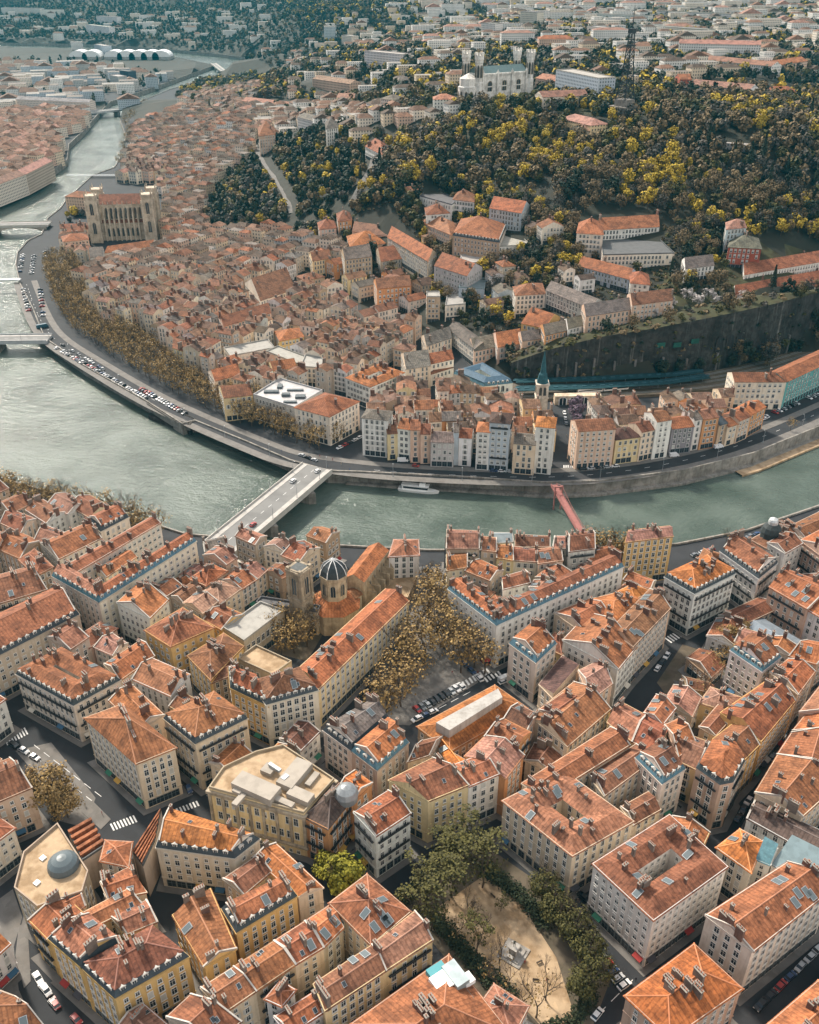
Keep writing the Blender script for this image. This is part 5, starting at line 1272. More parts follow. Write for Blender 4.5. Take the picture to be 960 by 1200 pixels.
# ------------------------------------------------------------------ bridges
M['bridgeroad'] = mat('bridge_asphalt', (.19, .188, .18), blotch=.4, bscale=.1)
def lamp_mesh():
    b = MB(); b.tube([(0, 0, 0), (0, 0, 6.6)], .14, .09); b.tube([(0, 0, 6.5), (.5, 0, 7.1), (1.4, 0, 7.2)], .07); b.box(1.1, 1.9, -.18, .18, 7.05, 7.22, 0); b.lathe([(.3, 0), (.2, .6), (.14, .9)], 8)
    return b.mesh('street_lamp', [M['steel']])
LAMP = lamp_mesh()
def lamp(p, z, rz, lb, gp): tag(ob('street_lamp', LAMP, loc=(p.x, p.y, z)), lb, 'street lamp', gp).rotation_euler = (0, 0, rz)
def bridge(name, label, A, B, Wd, z, piers, thick=1.6, color=(.45, .43, .39), arch=False, lamps=0, road=True, rail=None, zr=0.12):
    """A, B: ends of the centre line; Wd: width"""
    d = B-A; L = d.length; an = math.atan2(d.y, d.x)
    r = empty(name, (A.x, A.y, 0), an); tag(r, label, 'bridge')
    b = MB(); b.box(0, L, -Wd/2, Wd/2, z-thick, z); b.build('deck', M['trim'] if rail is None else rail, r, color)
    if road:
        b = MB(); b.box(0, L, -Wd/2+3.6, Wd/2-3.6, z+.0, z+.02); b.build('roadway', M['bridgeroad'], r)
        b = MB()
        for s in (-1, 1): b.box(0, L, min(s*(Wd/2-3.6), s*(Wd/2-.5)), max(s*(Wd/2-3.6), s*(Wd/2-.5)), z, z+.16)
        b.build('footway', M['trim'], r, (.42, .40, .37))
        b = MB()
        for k in range(int(L/7)): b.box(k*7+1, k*7+4, -.12, .12, z+.02, z+.035)
        b.build('lane_marking', M['paint'], r)
    for s in (-1, 1):
        b = MB(); y = s*(Wd/2-.25)
        if road: b.box(0, L, y-.2, y+.2, z, z+1.05)
        else:
            b.box(0, L, y-.06, y+.06, z+1.0, z+1.1); b.box(0, L, y-.04, y+.04, z+.5, z+.56)
            for k in range(int(L/3)+1): b.box(k*3-.05, k*3+.05, y-.05, y+.05, z, z+1.05)
        b.build('parapet', M['trim'] if rail is None else rail, r, color)
    for f, pl in piers:
        b = MB(); x = L*f
        b.prism([Vector((x-pl/2, -Wd/2+.6)), Vector((x, -Wd/2-2.4)), Vector((x+pl/2, -Wd/2+.6)), Vector((x+pl/2, Wd/2-.6)), Vector((x, Wd/2+2.4)), Vector((x-pl/2, Wd/2-.6))], -3, z-thick-.3 if not arch else z-thick*.5); b.build('pier', M['quay'], r)
    if arch:
        b = MB(); fs = [0]+[f for f, _ in piers]+[1]
        for f0, f1 in zip(fs, fs[1:]):
            x0, x1 = L*f0+1.5, L*f1-1.5; n = 12
            pr = [(x0+(x1-x0)*i/n, .6+(z-thick-1.0)*math.sqrt(max(0, 1-(2*i/n-1)**2))) for i in range(n+1)]
            for i in range(n):
                (xa, za), (xb, zb) = pr[i], pr[i+1]
                for yy in (-Wd/2+.1, Wd/2-.1): b.face([(xa, yy, za), (xb, yy, zb), (xb, yy, z-thick+.1), (xa, yy, z-thick+.1)] if yy < 0 else [(xb, yy, zb), (xa, yy, za), (xa, yy, z-thick+.1), (xb, yy, z-thick+.1)])
                b.face([(xa, -Wd/2+.1, za), (xa, Wd/2-.1, za), (xb, Wd/2-.1, zb), (xb, -Wd/2+.1, zb)])
        b.build('arches', M['stone'], r, (.40, .36, .30))
    for k in range(lamps):
        for s in (-1, 1):
            p = A+d*((k+.5)/lamps)+Vector((-d.y, d.x)).normalized()*s*(Wd/2-1.2)
            lamp(p, z+.15, an-s*math.pi/2, f'street lamp standing on the {name.replace("_", " ")}', f'lamps on the {name.replace("_", " ")}')
    return r, A, d, an
zb = 9.0
c0 = (P(244, 631, zb)+P(286, 640, zb))/2; c1 = (P(348, 547, zb)+P(389, 553, zb))/2
wdt = (P(342, 546, zb)-P(390, 553, zb)).length
dd = (c1-c0).normalized(); wdt = min(19.5, abs((P(390, 553, zb)-P(342, 546, zb)).dot(Vector((dd.y, -dd.x)))))
BR = bridge('stone_road_bridge', 'pale stone road bridge with parapets crossing to the old town', c0-dd*6, c1+dd*3, wdt, zb, [(.36, 4.5), (.76, 4.5)], 2.2, lamps=4)
bridge('left_road_bridge', 'flat grey road bridge entering from the left edge', P(-120, 398, 9), P(58, 396, 9), 15, 9, [(.1, 4), (.66, 4)], 1.8, color=(.36, .37, .37), lamps=3)
bridge('arched_stone_bridge', 'arched stone bridge with crowds near the cathedral', P(-160, 266, 11), P(58, 262, 11), 17, 11, [(.1, 5), (.35, 5), (.7, 5)], 1.5, color=(.42, .40, .36), arch=True)
bridge('left_footbridge', 'thin footbridge between the two road bridges at the left', P(-80, 328, 10), P(24, 327, 10), 4.5, 10, [], .8, road=False, rail=M['steel'])
bridge('thin_far_footbridge', 'slender footbridge far behind the cathedral', P(78, 205, 10), P(140, 205, 10), 4, 10, [(.97, 2)], .7, road=False, rail=M['steel'])
bridge('far_road_bridge', 'long low road bridge at the far river bend', P(88, 133, 10), P(160, 126, 10), 22, 10, [(.33, 4), (.66, 4)], 2, color=(.40, .41, .41))
bridge('bend_road_bridge', 'distant road bridge over the last visible river bend', P(250, 74, 10), P(262, 83, 10), 14, 10, [(.5, 4)], 2)
r_, A_, d_, an_ = bridge('red_footbridge', 'narrow red suspension footbridge to the quay row', P(649, 568, 10), P(700, 655, 10), 3.4, 10, [], .9, road=False, rail=M['red'])
for f in (.12, .86):
    b = MB(); x = d_.length*f
    for s in (-1, 1): b.box(x-.5, x+.5, s*1.9-.25, s*1.9+.25, -2, 14)
    b.box(x-.4, x+.4, -2.4, 2.4, 13.2, 13.8); b.build('tower', M['red'], r_)
for s in (-1, 1):
    b = MB(); L = d_.length; x0, x1 = L*.12, L*.86
    b.tube([(x0+(x1-x0)*i/14, s*1.9, 11.2+2.6*(2*i/14-1)**2) for i in range(15)], .12, n=4); b.tube([(0, s*1.9, 10.5), (x0, s*1.9, 13.8)], .12, n=4); b.tube([(x1, s*1.9, 13.8), (L, s*1.9, 10.5)], .12, n=4)
    b.build('cable', M['red'], r_)
# boats
def boat(px, py, L, rz, label, group=None, cab=True):
    p = P(px, py, 0); r = empty('river_boat', (p.x, p.y, 0), rz); tag(r, label, 'boat', group)
    b = MB(); n = 10; W = L*.21
    out = []
    for i in range(n+1):
        u = i/n; out.append((L*(u-.5), W/2*(1-max(0, (u-.6)/.4)**2.2)*(.9+.1*min(1, u*5))))
    ring = [(x, -y) for x, y in out]+[(x, y) for x, y in reversed(out)]
    lo = [(x*.94, y*.8, -.4) for x, y in ring]; hi = [(x, y, 1.5+.5*max(0, x/L)) for x, y in ring]; m = len(ring)
    for i in range(m): b.face([lo[i], lo[(i+1) % m], hi[(i+1) % m], hi[i]])
    b.face(hi, 1); b.build('hull', [M['white'], M['white']], r)
    if cab:
        b = MB(); b.box(-L*.40, L*.22, -W*.38, W*.38, 1.5, 4.0, 0, 0); b.box(-L*.42, L*.25, -W*.42, W*.42, 4.0, 4.2); b.box(L*.02, L*.16, -W*.25, W*.25, 4.2, 5.8); b.build('cabin', M['white'], r)
        b = MB(); b.box(-L*.37, L*.225, -W*.385, W*.385, 2.3, 3.5); b.build('cabin_window', M['glass'], r)
boat(491, 576, 23, math.radians(-12), 'white cabin cruise boat passing between the bridges')
for px, py, L, lb in ((152, 168, 30, 'white moored barge on the right bank beyond the cathedral'), (88, 146, 34, 'long moored barge at the far left bank'), (96, 138, 34, 'moored barge nearest the far road bridge'), (82, 156, 26, 'moored barge closest to the golden far-bank trees'), (258, 84, 30, 'far moored barge at the distant bend')):
    boat(px, py, L, 1.2, lb, 'barges moored far upriver')

# ------------------------------------------------------------------ landmarks
def place_house_win(root, key, x, y, z, rz, s=(1, 1, 1), name='window'):
    o = ob(name, WINS[key], root, (.40, .34, .26)); o.location = (x, y, z); o.rotation_euler = (0, 0, rz); o.scale = s; return o
# basilica on the hill
A = PG(562, 121); B = PG(621, 113); A2_ = Vector((A.x, A.y)); d = Vector((B.x-A.x, B.y-A.y)); L = d.length; L = min(L, 62); an = math.atan2(d.y, d.x)
zb_ = min(A.z, B.z)
ba = empty('basilica', (A.x, A.y, zb_), an); tag(ba, 'white basilica with four crenellated towers on top of the hill', 'basilica')
Wd = 24; hh = 27; wc = (.80, .78, .73)
b = MB(); b.box(0, L, 0, Wd, -8, hh); b.box(-.6, L+.6, -.6, Wd+.6, hh*.55, hh*.55+1); b.box(-.8, L+.8, -.8, Wd+.8, hh-.8, hh+1); b.build('nave', M['stone'], ba, wc)
b = MB(); slope(b, (0, 1, hh+1), (L, 1, hh+1), (L, Wd/2, hh+7), (0, Wd/2, hh+7)); slope(b, (L, Wd-1, hh+1), (0, Wd-1, hh+1), (0, Wd/2, hh+7), (L, Wd/2, hh+7)); b.face([(0, 1, hh+1), (0, Wd/2, hh+7), (0, Wd-1, hh+1)]); b.face([(L, 1, hh+1), (L, Wd-1, hh+1), (L, Wd/2, hh+7)]); b.build('roof', M['zinc'], ba, (.13, .19, .185))
for f in (.2, .5, .8): place_house_win(ba, 'arch', L*f, -.05, hh*.4, math.pi, (2.8, 2, 2.3))
for f in (.05, .35, .65, .95):
    b = MB(); b.box(L*f-1, L*f+1, -1.8, 0, -8, hh+2.5); b.lathe([(1.1, hh+2.5), (0, hh+5)], 4, (L*f, -.9)); b.build('buttress', M['stone'], ba, wc)
for x, y in ((-2, 0), (L+2, 0), (-2, Wd), (L+2, Wd)):
    b = MB(); b.lathe([(4.6, -9), (4.4, 20), (3.9, 21), (3.9, 38), (4.4, 39), (4.4, 41), (4.8, 42), (4.8, 46)], 8, (x, y), ph=math.pi/8)
    for i in range(8):
        a = i*math.tau/8; b.box(x+4.3*math.cos(a)-.6, x+4.3*math.cos(a)+.6, y+4.3*math.sin(a)-.6, y+4.3*math.sin(a)+.6, 46, 48.5)
    t = b.build('tower', M['stone'], ba, wc)
    for i in range(8):
        a = i*math.tau/8
        place_house_win(t, 'arch', x+3.8*math.cos(a), y+3.8*math.sin(a), 25, a-math.pi/2, (1.2, 2, 2.7), 'opening')
b = MB(); b.lathe([(11, -22), (11, 16), (9.5, 17), (9.5, 24), (0, 29)], 12, (-9, Wd*.35)); ap = b.build('apse', M['stone'], ba, wc)
for i in range(12):
    a = (i+.5)*math.tau/12; place_house_win(ap, 'arch', -9+10.6*math.cos(a), Wd*.35+10.6*math.sin(a), -1, a-math.pi/2, (1.6, 2, 3), 'opening')
# metal lattice tower
t0 = PG(730, 138); mt_ = empty('lattice_tower', t0, .6); tag(mt_, 'dark metal lattice tower on a stone base above the wood', 'tower')
b = MB(); b.box(-9, 9, -9, 9, -6, 9, 0); b.box(-10, 10, -10, 10, 9, 10.4); b.box(-6.5, 6.5, -6.5, 6.5, 10.4, 16); b.build('masonry_base', M['stone'], mt_, (.24, .22, .20))
prof = [(16, 6.2), (26, 4.6), (36, 3.7), (46, 3.0), (56, 2.4), (64, 2.0), (72, 1.6)]
b = MB()
for sx in (-1, 1):
    for sy in (-1, 1): b.tube([(sx*r, sy*r, z) for z, r in prof], .62, .42, 5)
b.build('legs', M['iron'], mt_)
b = MB()
for (z0, r0), (z1, r1) in zip(prof, prof[1:]):
    n = 2
    for k in range(n):
        za, zc = z0+(z1-z0)*k/n, z0+(z1-z0)*(k+1)/n; ra, rc_ = r0+(r1-r0)*k/n, r0+(r1-r0)*(k+1)/n
        cs = [(-1, -1), (1, -1), (1, 1), (-1, 1)]
        for i in range(4):
            (ax, ay), (cx, cy) = cs[i], cs[(i+1) % 4]
            b.tube([(ax*ra, ay*ra, za), (cx*rc_, cy*rc_, zc)], .26, n=4); b.tube([(cx*ra, cy*ra, za), (ax*rc_, ay*rc_, zc)], .26, n=4); b.tube([(ax*rc_, ay*rc_, zc), (cx*rc_, cy*rc_, zc)], .2, n=4)
b.build('bracing', M['iron'], mt_)
b = MB(); b.box(-3.2, 3.2, -3.2, 3.2, 60, 61.2); b.box(-2.6, 2.6, -2.6, 2.6, 70.5, 74); b.build('platform', M['iron'], mt_)
b = MB(); b.tube([(0, 0, 72), (0, 0, 92)], .5, .18, 6); b.build('mast', M['iron'], mt_)
# cathedral by the river
A = P(116, 284, 7); B = P(180, 282, 7); d = B-A; L = d.length; an = math.atan2(d.y, d.x)
ca_ = empty('cathedral', (A.x, A.y, 7), an); tag(ca_, 'brown stone gothic cathedral with square towers and tall arched windows', 'cathedral'); sc_ = (.56, .48, .375)
b = MB(); b.box(0, L, 6, 34, 0, 17); b.box(4, L-4, 9, 30, 17, 34); b.box(3.6, L-3.6, 8.6, 30.4, 33, 34.4); b.build('nave', M['stone'], ca_, sc_)
b = MB(); slope(b, (4, 8.4, 34.4), (L-4, 8.4, 34.4), (L-4, 19.5, 42), (4, 19.5, 42)); slope(b, (L-4, 30.6, 34.4), (4, 30.6, 34.4), (4, 19.5, 42), (L-4, 19.5, 42)); slope(b, (0, 5.6, 17), (L, 5.6, 17), (L, 9, 19.5), (0, 9, 19.5)); b.build('roof', M['roof'], ca_, (.30, .13, .08))
b = MB(); slope(b, (4.2, 30.4, 34.4), (4.2, 8.6, 34.4), (4.3, 19.5, 41.8), (4.3, 19.5, 41.8)); b.build('gable', M['stone'], ca_, sc_)
for k in range(8):
    x = 8+(L-16)*(k+.5)/8; place_house_win(ca_, 'arch', x, 8.95, 20.5, math.pi, (1.15, 2, 2.5))
    b = MB(); xx = 8+(L-16)*k/8; b.box(xx-.7, xx+.7, 3.5, 9, 0, 26); b.box(xx-.6, xx+.6, 5.5, 8.8, 26, 31); b.lathe([(.8, 26), (0, 30)], 4, (xx, 4.4)); b.lathe([(.7, 34), (0, 38)], 4, (xx, 9)); b.face([(xx-.3, 4.2, 24), (xx+.3, 4.2, 24), (xx+.3, 9, 31), (xx-.3, 9, 31)]); b.face([(xx-.3, 4.2, 22), (xx-.3, 9, 28), (xx-.3, 9, 31), (xx-.3, 4.2, 24)]); b.face([(xx+.3, 4.2, 22), (xx+.3, 4.2, 24), (xx+.3, 9, 31), (xx+.3, 9, 28)]); b.build('buttress', M['stone'], ca_, sc_)
    if k < 7: place_house_win(ca_, 'arch', x, 5.95, 4, math.pi, (1.0, 2, 1.9))
for x, y, h_ in ((-1, 2, 44), (L-1, 2, 44), (0, 31, 44), (L, 31, 44)):
    b = MB(); b.box(x-5, x+5, y-5, y+5, -3, h_); b.box(x-5.5, x+5.5, y-5.5, y+5.5, h_, h_+1.4); [b.lathe([(.8, h_+1.4), (.7, h_+3), (0, h_+6)], 4, (x+u*4.8, y+v*4.8)) for u in (-1, 1) for v in (-1, 1)]; b.box(x-5.5, x+5.5, y-5.5, y+5.5, 24, 25)
    for sx in (-1, 1):
        for sy in (-1, 1): b.box(x+sx*5-.9, x+sx*5+.9, y+sy*5-.9, y+sy*5+.9, -3, h_-4)
    t = b.build('tower', M['stone'], ca_, sc_)
    for z in (27, 9): place_house_win(t, 'arch', x, y-5.0, z, math.pi, (1.9, 2, 2.6), 'opening'); place_house_win(t, 'arch', x+5.0, y, z, -math.pi/2, (1.9, 2, 2.6), 'opening'); place_house_win(t, 'arch', x-5.0, y, z, math.pi/2, (1.9, 2, 2.6), 'opening')
A = P(123, 300, 14); B = P(178, 292, 14); h1_ = house('pale low range with three dark arches and orange roof before the cathedral', [A, B, B+Vector((2, 18)), A+Vector((2, 18))], 10, 'K', 'o', 'g', cat='building', name='old_town_building', detail=1, opts='uc', style='arch', floors=1)
house('grey-roofed block left of the arched cathedral range', [P(106, 304, 18), P(122, 303, 18), P(122, 294, 18), P(106, 295, 18)], 13, 'G', 'g', 'g', cat='building', name='old_town_building', detail=1, opts='uc')
# spire of the old town church
c = P(636, 447, 27); sp = empty('church_tower', (c.x, c.y, 7)); tag(sp, 'pale square church tower with a slim dark teal spire', 'church tower')
b = MB(); b.box(-3.6, 3.6, -3.6, 3.6, -1, 19); b.box(-4.1, 4.1, -4.1, 4.1, 18.6, 19.6); b.box(-4, 4, -4, 4, 10, 10.6); b.build('walls', M['stone'], sp, WALLC['K'])
for an2, x, y in ((math.pi, 0, -3.6), (-math.pi/2, 3.6, 0), (math.pi/2, -3.6, 0)):
    for u in (-1.3, 1.3): place_house_win(sp, 'arch', x+(u if y else 0), y+(u if x else 0), 12, an2, (.9, 1, 1.3), 'opening')
b = MB(); b.lathe([(3.7, 19.6), (2.6, 25), (1.9, 26), (1.6, 30), (.12, 40)], 8, ph=math.pi/8); b.build('spire', M['slate'], sp, (.03, .10, .12))
wr = [h_ for h_ in HOUSES if 'bright white flat roof' in h_.root['label']][0].root
for px, py, w_, d__, h_ in ((318, 458, 9, 3, 1.2), (335, 462, 5, 3, 1.6), (346, 456, 10, 2, .9), (328, 452, 3, 5, 1.3), (352, 464, 6, 4, 1.4), (340, 470, 8, 2, 1.0)):
    p_ = P(px, py, 24)-Vector(wr.location[:2]); b = MB(); b.box(p_.x-w_/2, p_.x+w_/2, p_.y-d__/2, p_.y+d__/2, 16, 16+h_); b.build('roof_block', M['slate'], wr, (.12, .14, .15))
# the domed church near the square
nq = ccw(fq('402,680 432,642 456,647 427,685', 16)); cc = sum(nq, Vector((0, 0)))/4
ch = empty('domed_church', (cc.x, cc.y, 7)); tag(ch, 'golden stone church with an eight-sided slate dome and square belfry', 'church')
lq = [p-cc for p in nq]; ti = 0 if (lq[1]-lq[0]).length > (lq[2]-lq[1]).length else 1
lq = lq[ti:]+lq[:ti]; st_ = (.48, .39, .27)
b = MB()
for i in range(4): b.wallq(lq[i], lq[(i+1) % 4], -2, 17)
m0, m1 = (lq[0]+lq[3])/2, (lq[1]+lq[2])/2
b.face([(*lq[3], 17), (*lq[0], 17), (*m0, 20)]); b.face([(*lq[1], 17), (*lq[2], 17), (*m1, 20)]); b.build('nave', M['stone'], ch, st_); addbv(b, (cc.x, cc.y, 7))
b = MB(); slope(b, (*lq[0], 17), (*lq[1], 17), (*m1, 20.2), (*m0, 20.2)); slope(b, (*lq[2], 17), (*lq[3], 17), (*m0, 20.2), (*m1, 20.2)); b.build('roof', M['roof'], ch, ROOFC['o']); addbv(b, (cc.x, cc.y, 7))
ae, be = lq[0], lq[1]
for s_ in (0, 2):
    e0, e1 = lq[s_], lq[(s_+1) % 4]; t = (e1-e0).normalized(); nn = Vector((t.y, -t.x))
    for f in (.12, .3, .48, .66, .84):
        p = e0.lerp(e1, f); b = MB(); b.prism(ccw([p-t*.5, p+t*.5, p+t*.5+nn*4, p-t*.5+nn*4]), -2, 11); b.face([(*(p+nn*4), 11), (*(p+nn*3), 13), (*p, 16), (*p, 11)]); b.build('buttress', M['stone'], ch, st_)
        q = e0.lerp(e1, f+.09); place_house_win(ch, 'arch', q.x, q.y, 7.5, math.atan2(t.y, t.x)+math.pi, (1, 1, 1.5))
dc = P(390, 656, 39)-cc
b = MB(); b.lathe([(11, -2), (11, 10.5)], 8, (dc.x, dc.y), ph=math.pi/8); b.build('ambulatory', M['stone'], ch, st_); b = MB()
for i in range(8):
    p0_, p1_ = [(dc.x+11.6*math.cos(a), dc.y+11.6*math.sin(a), 10.2) for a in (math.pi/8+i*math.tau/8, math.pi/8+(i+1)*math.tau/8)]; q0_, q1_ = [(dc.x+5.4*math.cos(a), dc.y+5.4*math.sin(a), 14.5) for a in (math.pi/8+i*math.tau/8, math.pi/8+(i+1)*math.tau/8)]
    slope(b, p0_, p1_, q1_, q0_)
b.build('ambulatory_roof', M['roof'], ch, ROOFC['o'])
b = MB(); b.lathe([(5.7, -2), (5.7, 24), (6.2, 24.4), (6.2, 25.6)], 8, (dc.x, dc.y), ph=math.pi/8); dr = b.build('drum', M['stone'], ch, st_)
for i in range(8):
    a = i*math.tau/8; place_house_win(dr, 'arch', dc.x+5.27*math.cos(a), dc.y+5.27*math.sin(a), 16.5, a-math.pi/2, (1.2, 1.5, 1.35), 'window')
b = MB(); b.lathe([(5.9, 25.6), (5.2, 28.0), (4.0, 29.8), (2.2, 31.2), (.7, 31.8)], 8, (dc.x, dc.y), ph=math.pi/8); dm = b.build('dome', M['slate'], ch, (.045, .055, .06))
for i in range(8):
    a = math.pi/8+i*math.tau/8; m = MB(); m.tube([(dc.x+r*math.cos(a), dc.y+r*math.sin(a), z+.1) for r, z in ((5.95, 25.6), (5.25, 28.0), (4.05, 29.8), (2.2, 31.3), (.7, 31.9))], .17, n=5); m.build('dome_rib', M['white'], dm)
m = MB(); m.lathe([(.8, 31.6), (.8, 32.3), (0, 33.3)], 8, (dc.x, dc.y)); m.build('finial', M['white'], dm)
bc = P(350, 663, 41)-cc
b = MB(); an = ANG
def rbox(b, c, w, d, z0, z1, an, mi=0):
    ca, sa = math.cos(an), math.sin(an)
    q = [Vector((c.x+x*ca-y*sa, c.y+x*sa+y*ca)) for x, y in ((-w, -d), (w, -d), (w, d), (-w, d))]; b.prism(q, z0, z1, mi)
rbox(b, bc, 3.5, 3.5, -2, 33.5, an); rbox(b, bc, 4, 4, 19, 19.8, an); rbox(b, bc, 4.1, 4.1, 32.2, 33.2, an)
for sx in (-1, 1):
    for sy in (-1, 1):
        v = Vector((sx*3.1*math.cos(an)-sy*3.1*math.sin(an), sx*3.1*math.sin(an)+sy*3.1*math.cos(an))); rbox(b, bc+v, .7, .7, 18, 34.2, an)
bt = b.build('belfry', M['stone'], ch, (.36, .30, .22)); addbv(b, (cc.x, cc.y, 7))
for i in range(4):
    a = an+i*math.pi/2; place_house_win(bt, 'arch', bc.x+3.45*math.cos(a), bc.y+3.45*math.sin(a), 21.5, a-math.pi/2, (1.5, 2, 2.0), 'opening')
b = MB(); rbox(b, bc, 2.6, 2.6, 33.4, 33.56, an); b.build('belfry_roof', M['slate'], bt, (.10, .11, .11))
# side roofs round the dome
for lb, s, r, h_ in (('low hipped roof below the church dome to the left', '370,704 388,712 398,700 380,692', 'o', 11), ('low orange chapel roof right of the church dome', '408,706 424,696 418,684 402,694', 'o', 12), ('grey flat chapel between belfry and dome', '338,706 372,716 380,706 346,697', 'l', 11)):
    house(lb, fq(s, h_), h_, 'S', r, 'h' if r == 'o' else 'f', cat='church building', name='chapel', detail=0, opts='cx')
house('dark stone cloister wing beside the churchyard trees', fq('300,707 372,718 376,711 306,700', 12), 12, 'S', 'k', 'f', cat='church building', name='cloister_wing', detail=1, opts='cx')
# rooftop domes and fittings
def lath_child(name, root, p, prof, m, n=16, col=None, sy=1.0):
    b = MB(); b.lathe(prof, n); o = b.build(name, M[m], root, col); o.location = (p.x-root.location.x, p.y-root.location.y, 0); o.scale = (1, sy, 1); return o
lath_child('dome', F46.root, P(406, 931, 28), [(3.6, 19), (3.6, 21.5), (3.9, 21.6), (3.2, 23.2), (1.6, 24.4), (.2, 25)], 'zinc', 16, (.30, .32, .33))
lath_child('glass_dome', F4.root, P(74, 1012, 26), [(4.6, 18), (4.6, 18.7), (4.2, 20), (3, 21), (1.4, 21.6), (.1, 21.8)], 'skyglass', 20)
lath_child('slate_dome', F71.root, P(906, 614, 33), [(4.4, 17), (4.4, 22), (4.7, 22.2), (4, 24.6), (2.4, 26.2)], 'slate', 12, (.05, .06, .06))
lath_child('lantern', F71.root, P(906, 614, 33), [(2.2, 26.2), (2.2, 27.6), (1.8, 28.6), (.3, 29.4)], 'zinc', 12, (.6, .62, .62))
b = MB()
for px, py, w_, d__, h_ in ((22, 0, 1.2, 1.0, .5),): pass
def roofbox(root, name, px, py, z, w, d, h, an, m='trim', col=(.36, .32, .27)):
    p = P(px, py, 7+z+h)-Vector(root.location[:2]); b = MB(); rbox(b, p, w/2, d/2, z, z+h, an); return b.build(name, M[m], root, col)
for px, py in ((50, 1005), (43, 1034)): roofbox(F4.root, 'skylight', px, py, 18, 1.6, 1.6, .5, ANG, 'white')
for px, py, w_, d__, h_ in ((300, 920, 15, 6, 3), (345, 905, 6, 12, 2.6), (285, 918, 3, 8, 1.6), (325, 935, 12, 2, 1.4), (352, 930, 8, 4, 2.4), (315, 900, 4, 4, 1.6), (280, 936, 2, 5, 1.2), (366, 912, 2, 6, 1.0)):
    roofbox(F45.root, 'roof_block', px, py, 20, w_, d__, h_, math.radians(-28))
for px, py, w_, d__ in ((300, 915, 2, 2), (334, 910, 2.4, 1.6), (322, 898, 1.2, 5)): roofbox(F45.root, 'vent_duct', px, py, 21.8, w_, d__, 1.0, .9, 'steel')
# pilasters on the theatre front
q = F45.lq
for ei in range(len(q)):
    a, c = q[ei], q[(ei+1) % len(q)]; t = (c-a); Ls = t.length; t = t/Ls; nn = Vector((t.y, -t.x)); k = max(1, int(Ls/4.2))
    for i in range(k+1):
        p = a+t*(Ls*i/k); b = MB(); b.prism(ccw([p-t*.45-nn*.2, p+t*.45-nn*.2, p+t*.45+nn*.55, p-t*.45+nn*.55]), 5, 18.2); b.build('pilaster', M['stone'], F45.root, WALLC['S'])
b = MB(); o_ = inset(q, -.9); i_ = inset(q, .1)
for i in range(len(q)):
    j = (i+1) % len(q)
    for z0, z1 in ((18.2, 19.4), (4.2, 5.0)): b.wallq(o_[i], o_[j], z0, z1); b.face([(*o_[i], z1), (*o_[j], z1), (*i_[j], z1), (*i_[i], z1)]); b.face([(*i_[i], z0), (*i_[j], z0), (*o_[j], z0), (*o_[i], z0)])
b.build('cornice', M['stone'], F45.root, WALLC['S'])
# long white rooflight on the hall; sawtooth halls
def monitor(s, z0, h):
    q = ccw([P(a, b_, 7+z0+h) for a, b_ in pts(s)]); return q
q = monitor('511,846 584,806 589,816 527,855', 17.5, 3)
hall = [h_ for h_ in HOUSES if 'long white rooflight' in h_.root['label']][0].root
b = MB(); b.prism([p-Vector(hall.location[:2]) for p in q], 15.5, 20.2); b.build('rooflight', M['conc'], hall)
for lb, s, n in (('dark court hall crossed by tiled roof beams beside the glass-domed terrace', '80,976 107,961 124,992 97,1010', 5), ('dark court hall crossed by tiled roof beams beside the orange dormer house', '156,1000 189,950 182,986 168,1016', 5)):
    ho = house(lb, fq(s, 14), 14, 'B', 'k', 'f', opts='cx', detail=0, name='beam_roofed_hall', cat='hall'); q = ho.lq
    for i in range(n):
        f0, f1 = (i+.12)/n, (i+.55)/n
        a, c = q[0].lerp(q[3], f0), q[1].lerp(q[2], f0); e, g = q[0].lerp(q[3], f1), q[1].lerp(q[2], f1)
        if i % 1 == 0:
            a, c, e, g = (q[1].lerp(q[2], f0), q[0].lerp(q[3], f0), q[1].lerp(q[2], f1), q[0].lerp(q[3], f1))
        b = MB(); pl = ccw([a, c, g, e]); b.prism(pl, 14.1, 15.6); b.build('roof_beam', M['roof'], ho.root, ROOFC['r'])
# roof terrace clutter by the park
rt = F19.root
for px, py, w_, d__, h_, m_, c_ in ((520, 1148, 6, 5, 2.5, 'white', None), (534, 1140, 4, 7, 3, 'zinc', (.4, .47, .48)), (512, 1136, 5, 3, 2, 'fabric', (.10, .30, .33)), (541, 1155, 1.2, 9, .6, 'fabric', (.10, .28, .3)), (528, 1165, 7, .7, .9, 'fabric', (.40, .05, .10)), (505, 1172, 1.4, 1.4, 8, 'fabric', (.05, .25, .27)), (548, 1146, 3, 3, 1.5, 'white', None)):
    roofbox(rt, 'terrace_shelter' if h_ > 2 else 'tarpaulin', px, py, 18.4 if h_ < 6 else 14, w_, d__, h_, .6, m_, c_)
# white arched hall roofs far off
for px, n in ((92, 1), (107, 1), (133, 1), (148, 1), (162, 1), (176, 1), (189, 1)):
    p = PG(px, 70); b = MB(); W2 = 24; ns = 10; Ld = 45
    pr = [(W2*math.cos(math.pi*i/ns), 7+15*math.sin(math.pi*i/ns)) for i in range(ns+1)]
    for i in range(ns): b.face([(pr[i][0], 0, pr[i][1]), (pr[i+1][0], 0, pr[i+1][1]), (pr[i+1][0], Ld, pr[i+1][1]), (pr[i][0], Ld, pr[i][1])][::-1], 0)
    b.face([(x, 0, z) for x, z in pr][::-1]+[], 0); b.box(-W2, W2, .5, Ld, -2, 7, 1)
    tag(b.build('arched_hall', [M['white'], M['conc']], loc=(p.x, p.y, p.z)), 'far hall with a white arched roof beyond the river bend', 'hall', 'white arched halls far away')
